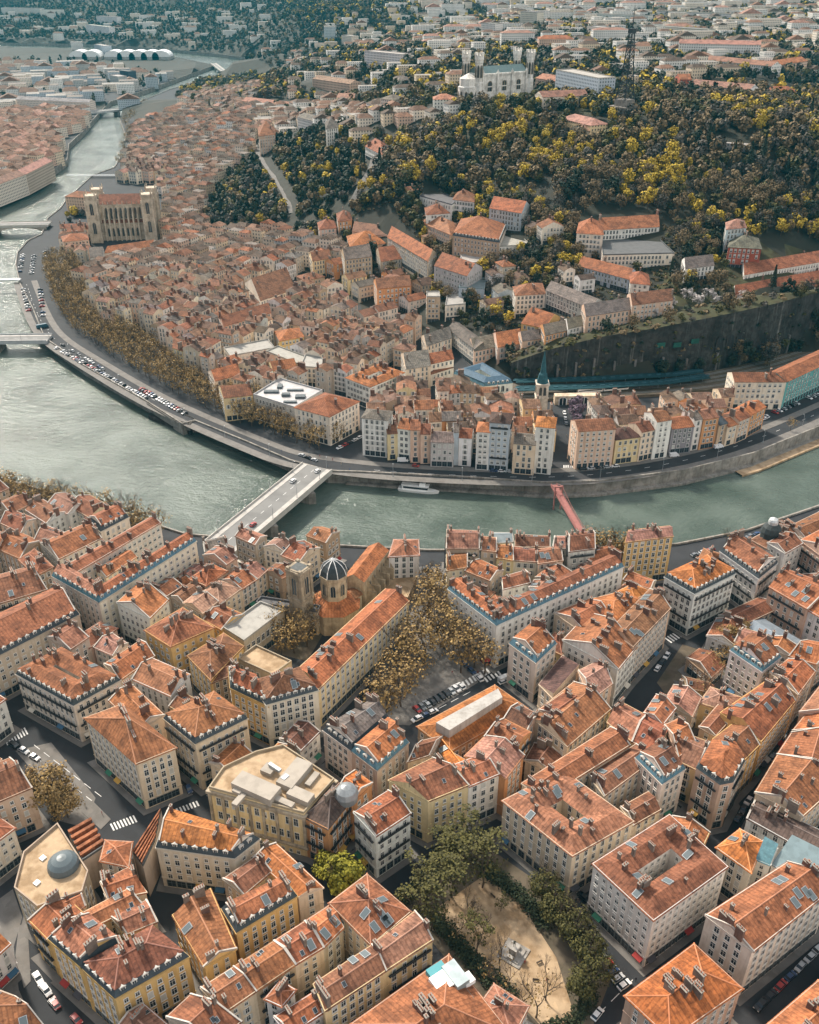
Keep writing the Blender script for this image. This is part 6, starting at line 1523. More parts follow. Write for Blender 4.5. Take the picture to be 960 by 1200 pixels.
# ------------------------------------------------------------------ trees
def crown_pts(R, rx, rz, n, clumps, hollow=.55, flat=1.0):
    out = []
    cs = []
    for _ in range(clumps):
        while True:
            v = Vector((R.uniform(-1, 1), R.uniform(-1, 1), R.uniform(-1, 1)))
            if hollow < v.length < 1: break
        k = R.uniform(.75, 1.05)
        cs.append((v*k, R.uniform(.18, .5)))
    for i in range(n):
        c, r = R.choice(cs)
        g = Vector((R.gauss(0, 1), R.gauss(0, 1), R.gauss(0, 1))); g = g.normalized()*r*R.uniform(.55, 1.05)
        p = c+g
        out.append((Vector((p.x*rx, p.y*rx, p.z*rz)), (c*.5+g*2).normalized()))
    return out
def leafquads(b, plist, size, R, zc, mi=0):
    for p, nrm in plist:
        nrm = (nrm+Vector((R.uniform(-.6, .6), R.uniform(-.6, .6), R.uniform(-.3, .9)))).normalized()
        a = nrm.orthogonal().normalized(); a = Matrix.Rotation(R.uniform(0, 6.28), 3, nrm)@a; c = nrm.cross(a); s = size*R.uniform(.6, 1.3)
        q = Vector((p.x, p.y, p.z+zc))
        b.face([q-a*s-c*s*.6, q+a*s*.7-c*s*.8, q+a*s+c*s*.5, q-a*s*.5+c*s], mi)
def branches(R, b, p, d, L, r, depth, tips, up=.25):
    q = p+d*L; mid = p+d*L*.5+Vector((R.uniform(-1, 1), R.uniform(-1, 1), 0))*L*.06
    b.tube([p, mid, q], r, r*.6, 5 if depth > 1 else 4, cap=False)
    if depth == 0: tips.append(q); return
    for _ in range(R.choice([2, 3, 3])):
        nd = (d+Vector((R.uniform(-1, 1), R.uniform(-1, 1), R.uniform(-.35, .8)))*.75+Vector((0, 0, up))).normalized()
        branches(R, b, q, nd, L*R.uniform(.6, .82), r*.6, depth-1, tips, up)
def make_tree(name, leaf, seed, H_=13, rx=4.6, rz=4.6, n=900, size=.5, clumps=24, depth=3, trunk=.28, bare=0.0, hollow=.5):
    R = random.Random(seed); t = MB(); tips = []
    th = H_-rz*1.75
    branches(R, t, Vector((0, 0, -.5)), Vector((R.uniform(-.06, .06), R.uniform(-.06, .06), 1)).normalized(), max(1.5, th), trunk, depth, tips)
    tm = t.mesh('trunk', M['bark']); c = MB()
    leafquads(c, crown_pts(R, rx, rz, n, clumps, hollow), size, R, H_-rz)
    if bare:
        for q in tips:
            leafquads(c, [(q+Vector((R.gauss(0, .5), R.gauss(0, .5), R.gauss(0, .4))), Vector((0, 0, 1))) for _ in range(int(bare))], size, R, 0)
    return tm, c.mesh('crown', M[leaf])
def make_conifer(seed, H_=16, r=3.0):
    R = random.Random(seed); t = MB(); t.tube([(0, 0, -.5), (0, 0, H_*.9)], .3, .06, 5); c = MB(); pl = []
    for i in range(700):
        z = R.uniform(.1, 1); a = R.uniform(0, 6.28); rr = r*(1-z)*R.uniform(.5, 1.05)+.1
        pl.append((Vector((rr*math.cos(a), rr*math.sin(a), z*H_)), Vector((math.cos(a), math.sin(a), .3))))
    leafquads(c, pl, .55, R, 0); return t.mesh('trunk', M['bark']), c.mesh('crown', M['leaf_dark'])
TK = {
 'gold': [make_tree('g', 'leaf_gold', 30+i, 12.5, 4.6, 4.5, 330, .28, 34, 5, bare=.8) for i in range(4)],
 'goldbig': [make_tree('gb', 'leaf_gold', 40+i, 17, 7.2, 6.2, 4200, .32, 60, 5, .45) for i in range(2)],
 'green': [make_tree('gr', 'leaf_green', 50+i, 16, 6.0, 5.8, 2700, .33, 60, 5, .4) for i in range(3)],
 'lime': [make_tree('li', 'leaf_lime', 60, 13, 5.2, 4.6, 3000, .36, 40, 4, .35)],
 'bare': [make_tree('ba', 'leaf_gold', 70+i, 12, 3.8, 4.2, 60, .24, 30, 5, .26, bare=.6) for i in range(3)],
 'sparse': [make_tree('sp', 'leaf_green', 80+i, 13, 4.4, 4.6, 300, .28, 34, 5, .28, bare=2) for i in range(2)],
 'yellow': [make_tree('ye', 'leaf_yellow', 90+i, 13, 4.6, 5.0, 480, .55, 26, 3) for i in range(4)],
 'brown': [make_tree('br', 'leaf_brown', 100+i, 14, 5.2, 5.4, 520, .48, 30, 4) for i in range(4)],
 'grey': [make_tree('gy', 'leaf_grey', 105+i, 13, 4.8, 5.2, 400, .42, 30, 4) for i in range(2)],
 'dark': [make_tree('da', 'leaf_dark', 110+i, 15, 4.8, 6.0, 360, .8, 18, 2) for i in range(2)],
 'conifer': [make_conifer(120+i, 17, 3.2) for i in range(2)],
 'blossom': [make_tree('bl', 'leaf_blossom', 130, 9, 4.6, 3.6, 420, .5, 24, 3)],
 'mauve': [make_tree('ma', 'leaf_mauve', 140, 9, 3.6, 3.4, 420, .45, 20, 3)],
 'olive': [make_tree('ol', 'leaf_green', 150+i, 10, 4.2, 3.8, 300, .6, 20, 3) for i in range(2)],
}
TNAME = dict(gold='plane_tree', goldbig='street_tree', green='leafy_tree', lime='lime_green_tree', bare='bare_tree', sparse='young_tree', yellow='yellow_tree', brown='brown_tree', grey='grey_tree', dark='evergreen_tree', conifer='conifer_tree', blossom='blossom_tree', mauve='judas_tree', olive='garden_tree')
R_T = random.Random(77)
def tree(kind, p, label, group=None, s=1.0, parts=True, zsc=1.0):
    tm, cm = R_T.choice(TK[kind]); z = p[2] if len(p) > 2 else H(p[0], p[1])
    r = empty(TNAME[kind], (p[0], p[1], z-.1), R_T.uniform(0, 6.28)); r.scale = (s, s, s*zsc); tag(r, label, 'tree', group)
    ob('trunk', tm, r); ob('crown', cm, r)
    return r
def along(s, sp, z=7):
    ln = pline(s, z) if isinstance(s, str) else s; out = []; acc = 0
    for a, b in zip(ln, ln[1:]):
        L = (b-a).length
        while acc < L: out.append(a.lerp(b, acc/L)); acc += sp
        acc -= L
    return out
# avenue on the far quay
QA = smooth(pline("38,312 46,345 62,385 110,420 170,458 225,486 290,514 340,534 380,540"), 2)
for off, lb in ((12.5, 'golden bare plane tree in the row nearest the far quay road'), (20, 'golden bare plane tree in the second row along the far quay'), (28, 'golden bare plane tree in the third row from the far quay road'), (36, 'golden bare plane tree in the row nearest the old town houses')):
    ln = []
    for i, p in enumerate(QA):
        t = (QA[min(i+1, len(QA)-1)]-QA[max(i-1, 0)]).normalized(); ln.append(p+Vector((-t.y, t.x))*off)
    for p in along(ln, 9.0):
        p = p+Vector((R_T.uniform(-1.5, 1.5), R_T.uniform(-1.5, 1.5)))
        if in_river(p.x, p.y, 3) or occupied(p.x, p.y, 9): continue
        tree('gold', (p.x, p.y, 7), lb, lb, R_T.uniform(.9, 1.3))
for s, lb, sp in (("-60,560 0,584 60,600 120,614 190,634", 'bare golden tree on the near bank at the left', 8), ("-60,572 0,594 60,612 120,626 180,642", 'bare golden tree just behind the left riverside roofs', 9), ("622,668 662,664 700,662 770,657", 'bare golden tree beside the near end of the red footbridge', 7), ("640,676 700,668 730,664", 'bare golden tree behind the slate-fronted quay house', 8)):
    for p in along(s, sp):
        p = p+Vector((R_T.uniform(-1.5, 1.5), R_T.uniform(-1.5, 1.5)))
        if in_river(p.x, p.y, 2) or occupied(p.x, p.y, 8): continue
        tree('gold', (p.x, p.y, 7), lb, lb, R_T.uniform(1.3, 1.6))
for a, b in pts("440,838 452,822 462,805 470,790 478,772 486,756 494,738 502,722 470,828 480,812 488,795 497,778 504,758 512,740 518,722 452,845 512,706 505,700 530,772 540,788 528,748 545,768 556,782 520,760 568,790 535,730"):
    p = P(a, b, 7)
    if occupied(p.x, p.y, 9): continue
    tree('gold', (p.x, p.y, 7), 'golden half-bare tree on the square beside the long golden wing', 'trees on the church square', R_T.uniform(1.35, 1.7))
for a, b in pts("318,752 332,742 345,765 352,748 366,738 360,758 330,768 372,728"):
    p = P(a, b, 7); tree('gold', (p.x, p.y, 7), 'golden tree enclosed in the churchyard between terrace and long wing', 'churchyard trees', R_T.uniform(1.1, 1.4))
p = P(62, 950, 7); tree('goldbig', (p.x, p.y, 7), 'big golden street tree standing alone by the zebra crossing', s=1.12)
p = P(80, 958, 7); tree('goldbig', (p.x, p.y, 7), 'smaller golden street tree leaning against the big one', s=.8)
p = P(402, 1048, 7); tree('lime', (p.x, p.y, 7), 'yellow-green tree in a courtyard below the theatre', s=1.2)
p = P(388, 1032, 7); tree('lime', (p.x, p.y, 7), 'second yellow-green tree hidden behind the courtyard tree', s=.9)
for a, b, k, s_, lb in ((846, 768, 'goldbig', .85, 'broad brown-gold tree beside the pale blue tin hall'), (862, 752, 'goldbig', .7, 'gold tree tucked against the long low brown roof'), (822, 830, 'bare', 1.2, 'bare tree in the walled earth courtyard'), (838, 790, 'gold', 1.0, 'gold tree above the brown courtyard shed'), (850, 640, 'bare', .8, 'bare tree on the right-hand quay'), (898, 432, 'gold', .6, 'small tree near the railway end'), (844, 494, 'gold', .8, 'bare tree on the quay road near the scaffolded building'), (926, 505, 'gold', .7, 'small golden tree on the lower right quay')):
    p = P(a, b, 7); tree(k, (p.x, p.y, 7), lb, s=s_)
for a, b in pts("500,1062 512,1042 528,1030 545,1022 490,1080 505,1090 530,1052 556,1010 520,1012 565,1040"):
    p = P(a, b, 7); tree('sparse', (p.x, p.y, 7), 'dull olive half-leafed tree at the upper end of the park', 'olive park trees', R_T.uniform(1.1, 1.4))
for a, b in pts("650,1085 670,1106 636,1058 686,1130 696,1154 678,1172"):
    p = P(a, b, 7); tree('green', (p.x, p.y, 7), 'dense dark green tree on the street side of the park', 'green park trees', R_T.uniform(.72, .95))
for a, b in pts("535,1105 548,1085 560,1118 572,1150 590,1172 612,1185 628,1192 640,1172 585,1140"):
    p = P(a, b, 7); tree('bare', (p.x, p.y, 7), 'thin bare tree standing on the sandy park ground', 'bare park trees', R_T.uniform(.9, 1.25))
for a, b, s_ in ((560, 1108, 1.0), (587, 1068, .5)):
    p = P(a, b, 7); tree('sparse', (p.x, p.y, 7), 'fresh green sapling in the middle of the sandy park' if s_ > .6 else 'round shrub-like sapling in the sandy park', s=s_)
# park hedges and statue
def hedge(s, w, h, lb):
    ln = pline(s, 7); b = MB(); R = random.Random(3)
    for p in along(s, .32):
        for _ in range(int(w*4.5)):
            q = Vector((p.x+R.uniform(-w/2, w/2), p.y+R.uniform(-w/2, w/2), 7+R.uniform(0, h)))
            leafquads(b, [(q, Vector((R.uniform(-1, 1), R.uniform(-1, 1), 1)))], .32, R, 0)
    tag(b.build('hedge', M['hedge']), lb, 'hedge')
hedge("508,1075 545,1118 600,1172", 5, 2.6, 'dark clipped hedge along the left side of the park')
hedge("568,1020 615,1056 640,1085", 5, 2.8, 'dark clipped hedge on the street side of the park')
hedge("640,1210 672,1200 695,1165", 4, 2.5, 'dark hedge closing the lower end of the park')
hedge("470,1062 500,1030 540,1000", 4, 2.5, 'dark hedge at the upper end of the park')
p = P(602, 1118, 7); st = empty('statue_plinth', (p.x, p.y, 7.1), ANG); tag(st, 'stepped grey stone plinth under the park statue', 'plinth')
b = MB(); b.box(-3.6, 3.6, -3.6, 3.6, 0, .3); b.box(-2.7, 2.7, -2.7, 2.7, .3, .6); b.build('steps', M['stone'], st, (.38, .36, .33))
b = MB(); b.box(-1.1, 1.1, -1.1, 1.1, .6, 3.2); b.box(-1.35, 1.35, -1.35, 1.35, 3.2, 3.5); b.build('pedestal', M['stone'], st, (.40, .38, .35))
for sx in (-1, 1):
    b = MB(); b.box(sx*2.0-.5, sx*2.0+.5, -1, 1, .6, 1.3); b.build('side_block', M['stone'], st, (.40, .38, .35))
def figure(name, mats_, scale=1.0):
    """one skinned standing figure"""
    me = bpy.data.meshes.new(name); bm_ = bmesh.new()
    V = [(0, 0, .95), (0, 0, 1.2), (0, 0, 1.42), (0, 0, 1.52), (0, .01, 1.66), (-.1, 0, .9), (-.12, .04, .5), (-.12, 0, .06), (.1, 0, .9), (.13, -.03, .5), (.14, 0, .06), (-.2, 0, 1.4), (-.27, .02, 1.14), (-.24, -.12, .92), (.2, 0, 1.4), (.28, 0, 1.16), (.22, -.2, 1.22), (-.12, -.14, .03), (.14, -.14, .03)]
    E = [(0, 1), (1, 2), (2, 3), (3, 4), (0, 5), (5, 6), (6, 7), (0, 8), (8, 9), (9, 10), (2, 11), (11, 12), (12, 13), (2, 14), (14, 15), (15, 16), (7, 17), (10, 18)]
    Rr = [.14, .13, .15, .06, .105, .1, .065, .045, .1, .065, .045, .07, .05, .04, .07, .05, .04, .035, .035]
    vs = [bm_.verts.new(Vector(v)*scale) for v in V]
    for a, b in E: bm_.edges.new((vs[a], vs[b]))
    bm_.to_mesh(me); bm_.free()
    o = bpy.data.objects.new(name, me); COL.objects.link(o)
    m = o.modifiers.new('skin', 'SKIN'); m.use_smooth_shade = True
    for i, r in enumerate(Rr): me.skin_vertices[0].data[i].radius = (r*scale, r*scale)
    me.skin_vertices[0].data[0].use_root = True
    s = o.modifiers.new('sub', 'SUBSURF'); s.levels = s.render_levels = 1
    dg = bpy.context.evaluated_depsgraph_get(); m2 = bpy.data.meshes.new_from_object(o.evaluated_get(dg)); bpy.data.objects.remove(o)
    m2.materials.clear(); m2.materials.append(mats_); return m2
sm = figure('statue', M['bronze'], 1.55); o = ob('statue', sm, loc=(p.x, p.y, 10.6)); tag(o, 'dark bronze standing figure on the park plinth', 'statue')
PEO = [figure('person', mat('clothes_'+k, c), 1.0) for k, c in (('dark', (.03, .03, .04)), ('blue', (.06, .09, .16)), ('red', (.25, .05, .05)), ('beige', (.35, .28, .2)))]
# benches: skipped where none show. small planters round the park trees
for k, (a, b) in enumerate(pts("556,1060 578,1050 632,1128 560,1132 628,1150 575,1160")):
    q = P(a, b, 7.1); r = empty('park_bench', (q.x, q.y, 7.1), ANG+k*1.3); tag(r, 'small dark wooden bench on the sandy park ground', 'bench', 'park benches')
    m = MB(); m.box(-.9, .9, -.22, .22, .42, .48); m.build('seat', M['bark'], r); m = MB(); m.box(-.9, .9, .22, .27, .5, .92); m.build('backrest', M['bark'], r)
    for x in (-.75, .75): m = MB(); m.box(x-.05, x+.05, -.2, .24, 0, .42); m.build('leg', M['iron'], r)
# people on the quay square and park
for s_, lb in (("560,1075 575,1092 592,1080 615,1130 640,1150", 'person walking on the sandy park ground in dark clothes'), ("330,530 345,520 362,532 375,536 390,540 400,545 410,552 384,548", 'tiny person walking by the bridgehead under the quay trees'), ("560,478 575,470 590,476 605,474", 'tiny person crossing the station square'), ("440,850 500,760 470,820 510,700 498,680 530,790 560,790", 'person walking under the trees of the church square'), ("40,905 60,900 85,930 100,945 120,955 70,920 150,960", 'person on the paved corner by the golden street tree'), ("660,560 668,548 672,530 664,512 670,520", 'tiny person in the street behind the red footbridge'), ("250,975 300,1005 620,1010 690,1075 745,1150 800,735 600,780 760,690", 'person walking along a street between the near blocks')):
    for a, b in pts(s_):
        q = P(a, b, 7); o = ob('person', R_T.choice(PEO), loc=(q.x, q.y, 7.13)); o.rotation_euler = (0, 0, R_T.uniform(0, 6)); tag(o, lb, 'person', lb)

# ------------------------------------------------------------------ woods on the hill
def wood(poly, spacing, kinds, ztree=8, seed=1, keep=None):
    R = random.Random(seed); W = [Vector(PG(a, b)[:2]) for a, b in pts(poly)]; out = []
    x0, x1 = min(p.x for p in W), max(p.x for p in W); y0, y1 = min(p.y for p in W), max(p.y for p in W); y = y0
    while y < y1:
        x = x0
        while x < x1:
            q = Vector((x+R.uniform(-.45, .45)*spacing, y+R.uniform(-.45, .45)*spacing))
            if inpoly(q.x, q.y, W) and not in_river(q.x, q.y, 6) and not near_road(q.x, q.y, 2):
                if not occ2(q.x, q.y): 
                    nv = noise.noise(Vector((q.x*.013, q.y*.013, seed)))*.6+R.uniform(-.5, .5)
                    out.append((q, kinds(nv, R)))
            x += spacing
        y += spacing
    return out
GRIDH = {}
for o in HOUSES:
    for p in o.q: 
        for t in (0, .5): 
            e = p.lerp(o.c, t); GRIDH.setdefault((int(e.x//40), int(e.y//40)), set()).add(o)
QF = []
for q, hh, w, r in STUFFB:
    c = sum(q, Vector((0, 0)))/4; GRIDH.setdefault((int(c.x//40), int(c.y//40)), set()).add((c.x, c.y, (q[0]-c).length))
for nm, l in (('basilica', 45), ('lattice_tower', 14)):
    o = bpy.data.objects[nm]; l2 = o.location
    for dx in range(-1, 3):
        for dy in range(-1, 2): GRIDH.setdefault((int(l2.x//40)+dx, int(l2.y//40)+dy), set()).add((l2.x+(26 if nm == 'basilica' else 0), l2.y+10, l))
def occ2(x, y):
    for dx in (-1, 0, 1):
        for dy in (-1, 0, 1):
            for o in GRIDH.get((int(x//40)+dx, int(y//40)+dy), ()):
                if isinstance(o, tuple):
                    if (o[0]-x)**2+(o[1]-y)**2 < (o[2]*.9)**2: return True
                elif inpoly(x, y, inset(o.q, -1.6)): return True
    return False
def k_hill(v, R):
    if v > .27: return 'yellow' if R.random() < .75 else 'olive'
    if v < -.45: return 'dark' if R.random() < .35 else 'conifer' if R.random() < .3 else 'grey'
    return R.choice(['brown', 'brown', 'brown', 'brown', 'grey', 'olive'])
def k_garden(v, R): return R.choice(['brown', 'grey', 'olive', 'dark', 'brown', 'yellow', 'olive'])
def k_left(v, R): return R.choice(['dark', 'dark', 'brown', 'dark', 'olive', 'conifer', 'grey']) if v < .3 else R.choice(['yellow', 'brown'])
def k_far(v, R): return R.choice(['dark', 'dark', 'olive', 'brown', 'yellow', 'dark', 'grey'])
def k_dark(v, R): return R.choice(['dark', 'dark', 'dark', 'brown', 'conifer', 'olive'])
TL = []
TL += wood("455,165 520,145 600,138 700,150 745,150 800,112 960,112 1080,112 1080,330 975,330 960,285 900,278 865,318 800,318 790,262 700,240 672,268 640,300 625,290 630,240 560,215 480,200 450,210", 8.6, k_hill, seed=1)
TL += wood("345,255 320,190 318,165 400,150 455,165 450,210 430,225 400,240 380,262", 8.0, k_left, seed=2)
TL += wood("238,264 250,228 285,190 300,172 314,200 343,256 320,264 270,268", 7.5, k_left, seed=3)
TL += wood("500,345 478,318 500,318 580,318 620,300 690,292 760,326 690,332 650,325 600,322 575,350 530,372", 8.5, k_garden, seed=4)
TL += wood("345,262 380,264 430,226 480,202 560,218 632,242 640,300 580,318 500,318 470,306 405,330 400,300 360,310 345,290", 8.2, k_garden, seed=14)
TL += wood("795,320 870,330 960,335 960,345 880,345 790,345", 9.5, k_garden, seed=5)
TL += wood("405,330 440,300 470,310 495,330 490,350 430,340", 9.0, k_garden, seed=6)
TL += wood("232,122 300,96 335,130 300,165 240,180 205,185 215,150", 12, k_garden, seed=7)
TL += wood("600,418 640,402 640,396 700,392 690,380 620,395", 8, k_dark, seed=8)
TL += wood("960,405 1060,360 1060,300 960,340 900,350 930,372", 9, k_dark, seed=9)
TL += wood("585,420 600,440 612,440 632,402 600,398", 7, k_dark, seed=12)
TL += wood("205,112 240,98 300,90 350,100 480,106 545,116 500,138 440,152 400,152 380,134 340,145 300,150 330,130 235,132", 11, k_garden, seed=16)
TL += wood("500,140 545,118 600,126 700,120 790,105 800,112 745,150 700,150 600,138", 12, k_garden, seed=17)
TL += wood("345,270 390,262 430,228 480,206 560,222 640,245 680,268 700,300 690,332 640,350 606,380 575,394 520,376 500,335 450,300 400,290 350,300", 7.6, k_garden, seed=18)
TL += wood("780,270 870,250 960,240 1060,240 1060,290 960,282 900,276 860,300 800,300", 8, k_garden, seed=19)
TL += wood("205,108 240,93 300,85 335,83 330,96 300,93 240,103", 9, k_garden, seed=20)
TL += wood("80,262 100,258 108,234 84,238 78,250", 12, k_garden, seed=21)
NEARW = len(TL)
TL += wood("330,95 420,100 480,118 540,112 600,128 740,135 760,105 960,105 1080,105 1080,-2 900,-2 700,-2 520,-2 420,-2 330,-2 350,30 370,60", 13.5, k_far, seed=10)
TL += wood("-160,-3 0,-3 60,-3 120,-3 200,-3 280,-3 350,-3 420,-3 380,60 330,80 300,68 200,52 -160,50", 17, k_dark, seed=11)
TL += wood("-100,120 120,120 220,88 100,70 -100,70", 40, k_dark, seed=13)
print('trees', NEARW, len(TL)); print('far', [tuple(round(v) for v in PG(a, b)) for a, b in ((-160, -3), (200, -3), (200, 10), (200, 30), (420, -3), (960, 2))])
# the trees that show largest are things of their own
cap = dict(yellow=210, brown=230, grey=110, olive=110, dark=120, conifer=50); cnt = {}
TLn = sorted(range(NEARW), key=lambda i: TL[i][0].length)
DESC = dict(yellow='bright yellow-leaved tree among bare trees on the wooded hill', brown='bare brown tree in the wood on the hill', grey='grey leafless tree in the wood on the hill', olive='olive green tree on the wooded hill', dark='dark evergreen tree on the wooded hill', conifer='tall narrow dark conifer on the wooded hill')
rest = []
for i in TLn:
    q, k = TL[i]; cnt[k] = cnt.get(k, 0)+1
    s = random.Random(i).uniform(.6, 1.4)*(.78 if H(q.x, q.y) < 74 else 1)
    pp = proj((q.x, q.y, H(q.x, q.y)+6))
    if cnt[k] <= cap[k] and pp and -20 < pp[0] < 980: tree(k, (q.x, q.y), DESC[k], DESC[k], s)
    else: rest.append((q, k, s))
for q, k in TL[NEARW:]: rest.append((q, k, R_T.uniform(.8, 1.3)))
ug = MB(); ugm = {}
def shrub(p, z, s, lf, n=22):
    b = ugm.setdefault(lf, MB()); R = R_T
    for _ in range(n):
        v = Vector((R.gauss(0, 1), R.gauss(0, 1), abs(R.gauss(0, 1)))).normalized()*R.uniform(.5, 1.0)
        leafquads(b, [(Vector((p.x+v.x*s, p.y+v.y*s, z+v.z*s*.8)), v)], .34*s+.15, R, 0)
for q, k in wood("345,262 380,264 430,226 480,202 560,218 632,242 680,270 790,262 800,318 870,325 960,340 880,350 790,345 690,372 600,400 540,372 480,330 420,345 345,335 340,290", 4.0, lambda v, R: R.choice(['leaf_brown', 'leaf_grey', 'leaf_green', 'leaf_dark', 'leaf_brown']), seed=15): shrub(q, H(q.x, q.y)-.3, R_T.uniform(.9, 2.6), k, 14)
for i in range(7):
    for _ in range(26):
        f, g = R_T.random(), R_T.uniform(.08, 1.3); p = wb_[i].lerp(wb_[i+1], f).lerp(wt_[i].lerp(wt_[i+1], f), g); z = zt[i]+(zt[i+1]-zt[i])*f
        if occ2(p.x, p.y): continue
        shrub(p, z-.2+.6*g, R_T.uniform(.8, 2.8), R_T.choice(['leaf_green', 'leaf_brown', 'leaf_dark', 'leaf_grey', 'leaf_green']), 30)
    for _ in range(16):
        f = R_T.random(); p = wb_[i].lerp(wb_[i+1], f); t_ = (wb_[i+1]-wb_[i]).normalized(); nn_ = Vector((t_.y, -t_.x)); z = R_T.uniform(8, zt[i]*.95)
        shrub(p+nn_*.2, z, R_T.uniform(.7, 1.8) if z > 12 else R_T.uniform(1.2, 3), R_T.choice(['leaf_dark', 'leaf_green', 'leaf_brown']), 22)
for i in range(2, 7):
    for k in range(7):
        f = R_T.random(); p = wb_[i].lerp(wb_[i+1], f); q = wb_[i].lerp(wb_[i+1], f).lerp(wt_[i].lerp(wt_[i+1], f), R_T.uniform(.1, .9)); z = zt[i]+(zt[i+1]-zt[i])*f
        if not occ2(q.x, q.y) and (i >= 4 or k < 2): tree(R_T.choice(['brown', 'dark', 'olive', 'grey', 'brown']), (q.x, q.y, z), 'bushy tree along the top of the dark retaining wall', 'trees above the dark wall', R_T.uniform(.5, .95))
        if i >= 4 or (i == 3 and k > 4):
            for _ in range(2): tree(R_T.choice(['brown', 'dark', 'grey', 'olive', 'brown']), (wb_[i].lerp(wb_[i+1], R_T.random()).x, wb_[i].lerp(wb_[i+1], R_T.random()).y-R_T.uniform(-2, 5), 8.5+R_T.uniform(0, 9)), 'tall scrubby tree growing before the dark retaining wall', 'trees before the dark wall', R_T.uniform(.8, 1.3))
        if i >= 3 and (i >= 5 or k < 4): tree(R_T.choice(['brown', 'dark', 'grey']), (p.x+R_T.uniform(-2, 2), p.y-R_T.uniform(1.5, 4), 8.5), 'scrubby tree at the foot of the dark retaining wall', 'trees at the foot of the dark wall', R_T.uniform(.45, .8))
ugo = empty('undergrowth', (0, 0, 0)); tag(ugo, 'rough bushes and scrub over the hillside gardens and the dark wall', 'undergrowth', kind='stuff')
for lf, b in ugm.items(): o = b.build('bushes', M[lf], ugo); o['kind'] = 'stuff'
wd = empty('distant_woods', (0, 0, 0)); tag(wd, 'mass of trees covering the plateau and the far wooded hills', 'woods', kind='stuff')
acc = {}
for q, k, s in rest:
    far_ = q.length > 1150
    R = R_T; n = (26 if far_ else 110); sz = (1.9 if far_ else 1.15); lf = dict(yellow='leaf_yellow', brown='leaf_brown', grey='leaf_grey', olive='leaf_green', dark='leaf_dark', conifer='leaf_dark')[k]
    b = acc.setdefault(lf, MB()); z = H(q.x, q.y)
    rx, rz = (4.6*s, 5*s) if k != 'conifer' else (2.6*s, 7*s)
    for _ in range(n):
        v = Vector((R.gauss(0, 1), R.gauss(0, 1), R.gauss(0, 1))).normalized()*R.uniform(.6, 1.0)
        p = Vector((q.x+v.x*rx, q.y+v.y*rx, z+rz*1.25+v.z*rz)); nn = (v+Vector((R.uniform(-.7, .7), R.uniform(-.7, .7), R.uniform(-.2, .8)))).normalized(); a = nn.orthogonal().normalized(); c = nn.cross(a); u = sz*R.uniform(.6, 1.3)
        b.v += [tuple(p-a*u-c*u*.6), tuple(p+a*u*.7-c*u*.8), tuple(p+a*u+c*u*.5), tuple(p-a*u*.5+c*u)]; k_ = len(b.v); b.f.append((k_-4, k_-3, k_-2, k_-1)); b.mi.append(0)
for lf, b in acc.items():
    b.uv = [(0, 0)]; me = bpy.data.meshes.new('crowns'); me.from_pydata(b.v, [], b.f); me.materials.append(M[lf]); o = ob('crowns', me, wd); o['kind'] = 'stuff'
for a, b in pts("690,372 805,352 818,358 830,350 838,358 866,360 872,352 785,360 765,372 780,366 848,362"):
    q = PG(a, b); tree('blossom', q, 'pale blossoming tree on the grassy terrace above the dark wall', 'blossom trees', R_T.uniform(.8, 1.1))
for a, b in pts("672,490 676,500 670,480 680,486 678,476"):
    q = P(a, b, 7); tree('mauve', (q.x, q.y, 7), 'mauve flowering tree in the street behind the footbridge', 'mauve trees', R_T.uniform(.8, 1.0))
for a, b, s_ in ((905, 338, 1.0), (160, 180, .9), (786, 322, .8)):
    q = PG(a, b); tree('conifer', q, {905: 'tall dark conifer in front of the white convent', 160: 'dark cypress on the far right bank beyond the cathedral', 786: 'dark conifer beside the school block'}[a], s=s_)
for s_, lb in (("150,170 146,180 142,196 138,188 152,160", 'golden tree on the right bank beyond the cathedral'), ("62,180 66,172 60,166 68,186 70,178 64,160", 'golden tree on the far left bank'), ("148,150 156,140 162,132 170,128 152,145", 'golden tree at the far bend before the road bridge')):
    for a, b in pts(s_):
        q = P(a, b, 7)
        if not in_river(q.x, q.y, 2): tree('gold', (q.x, q.y, 7), lb, lb, 1.5)
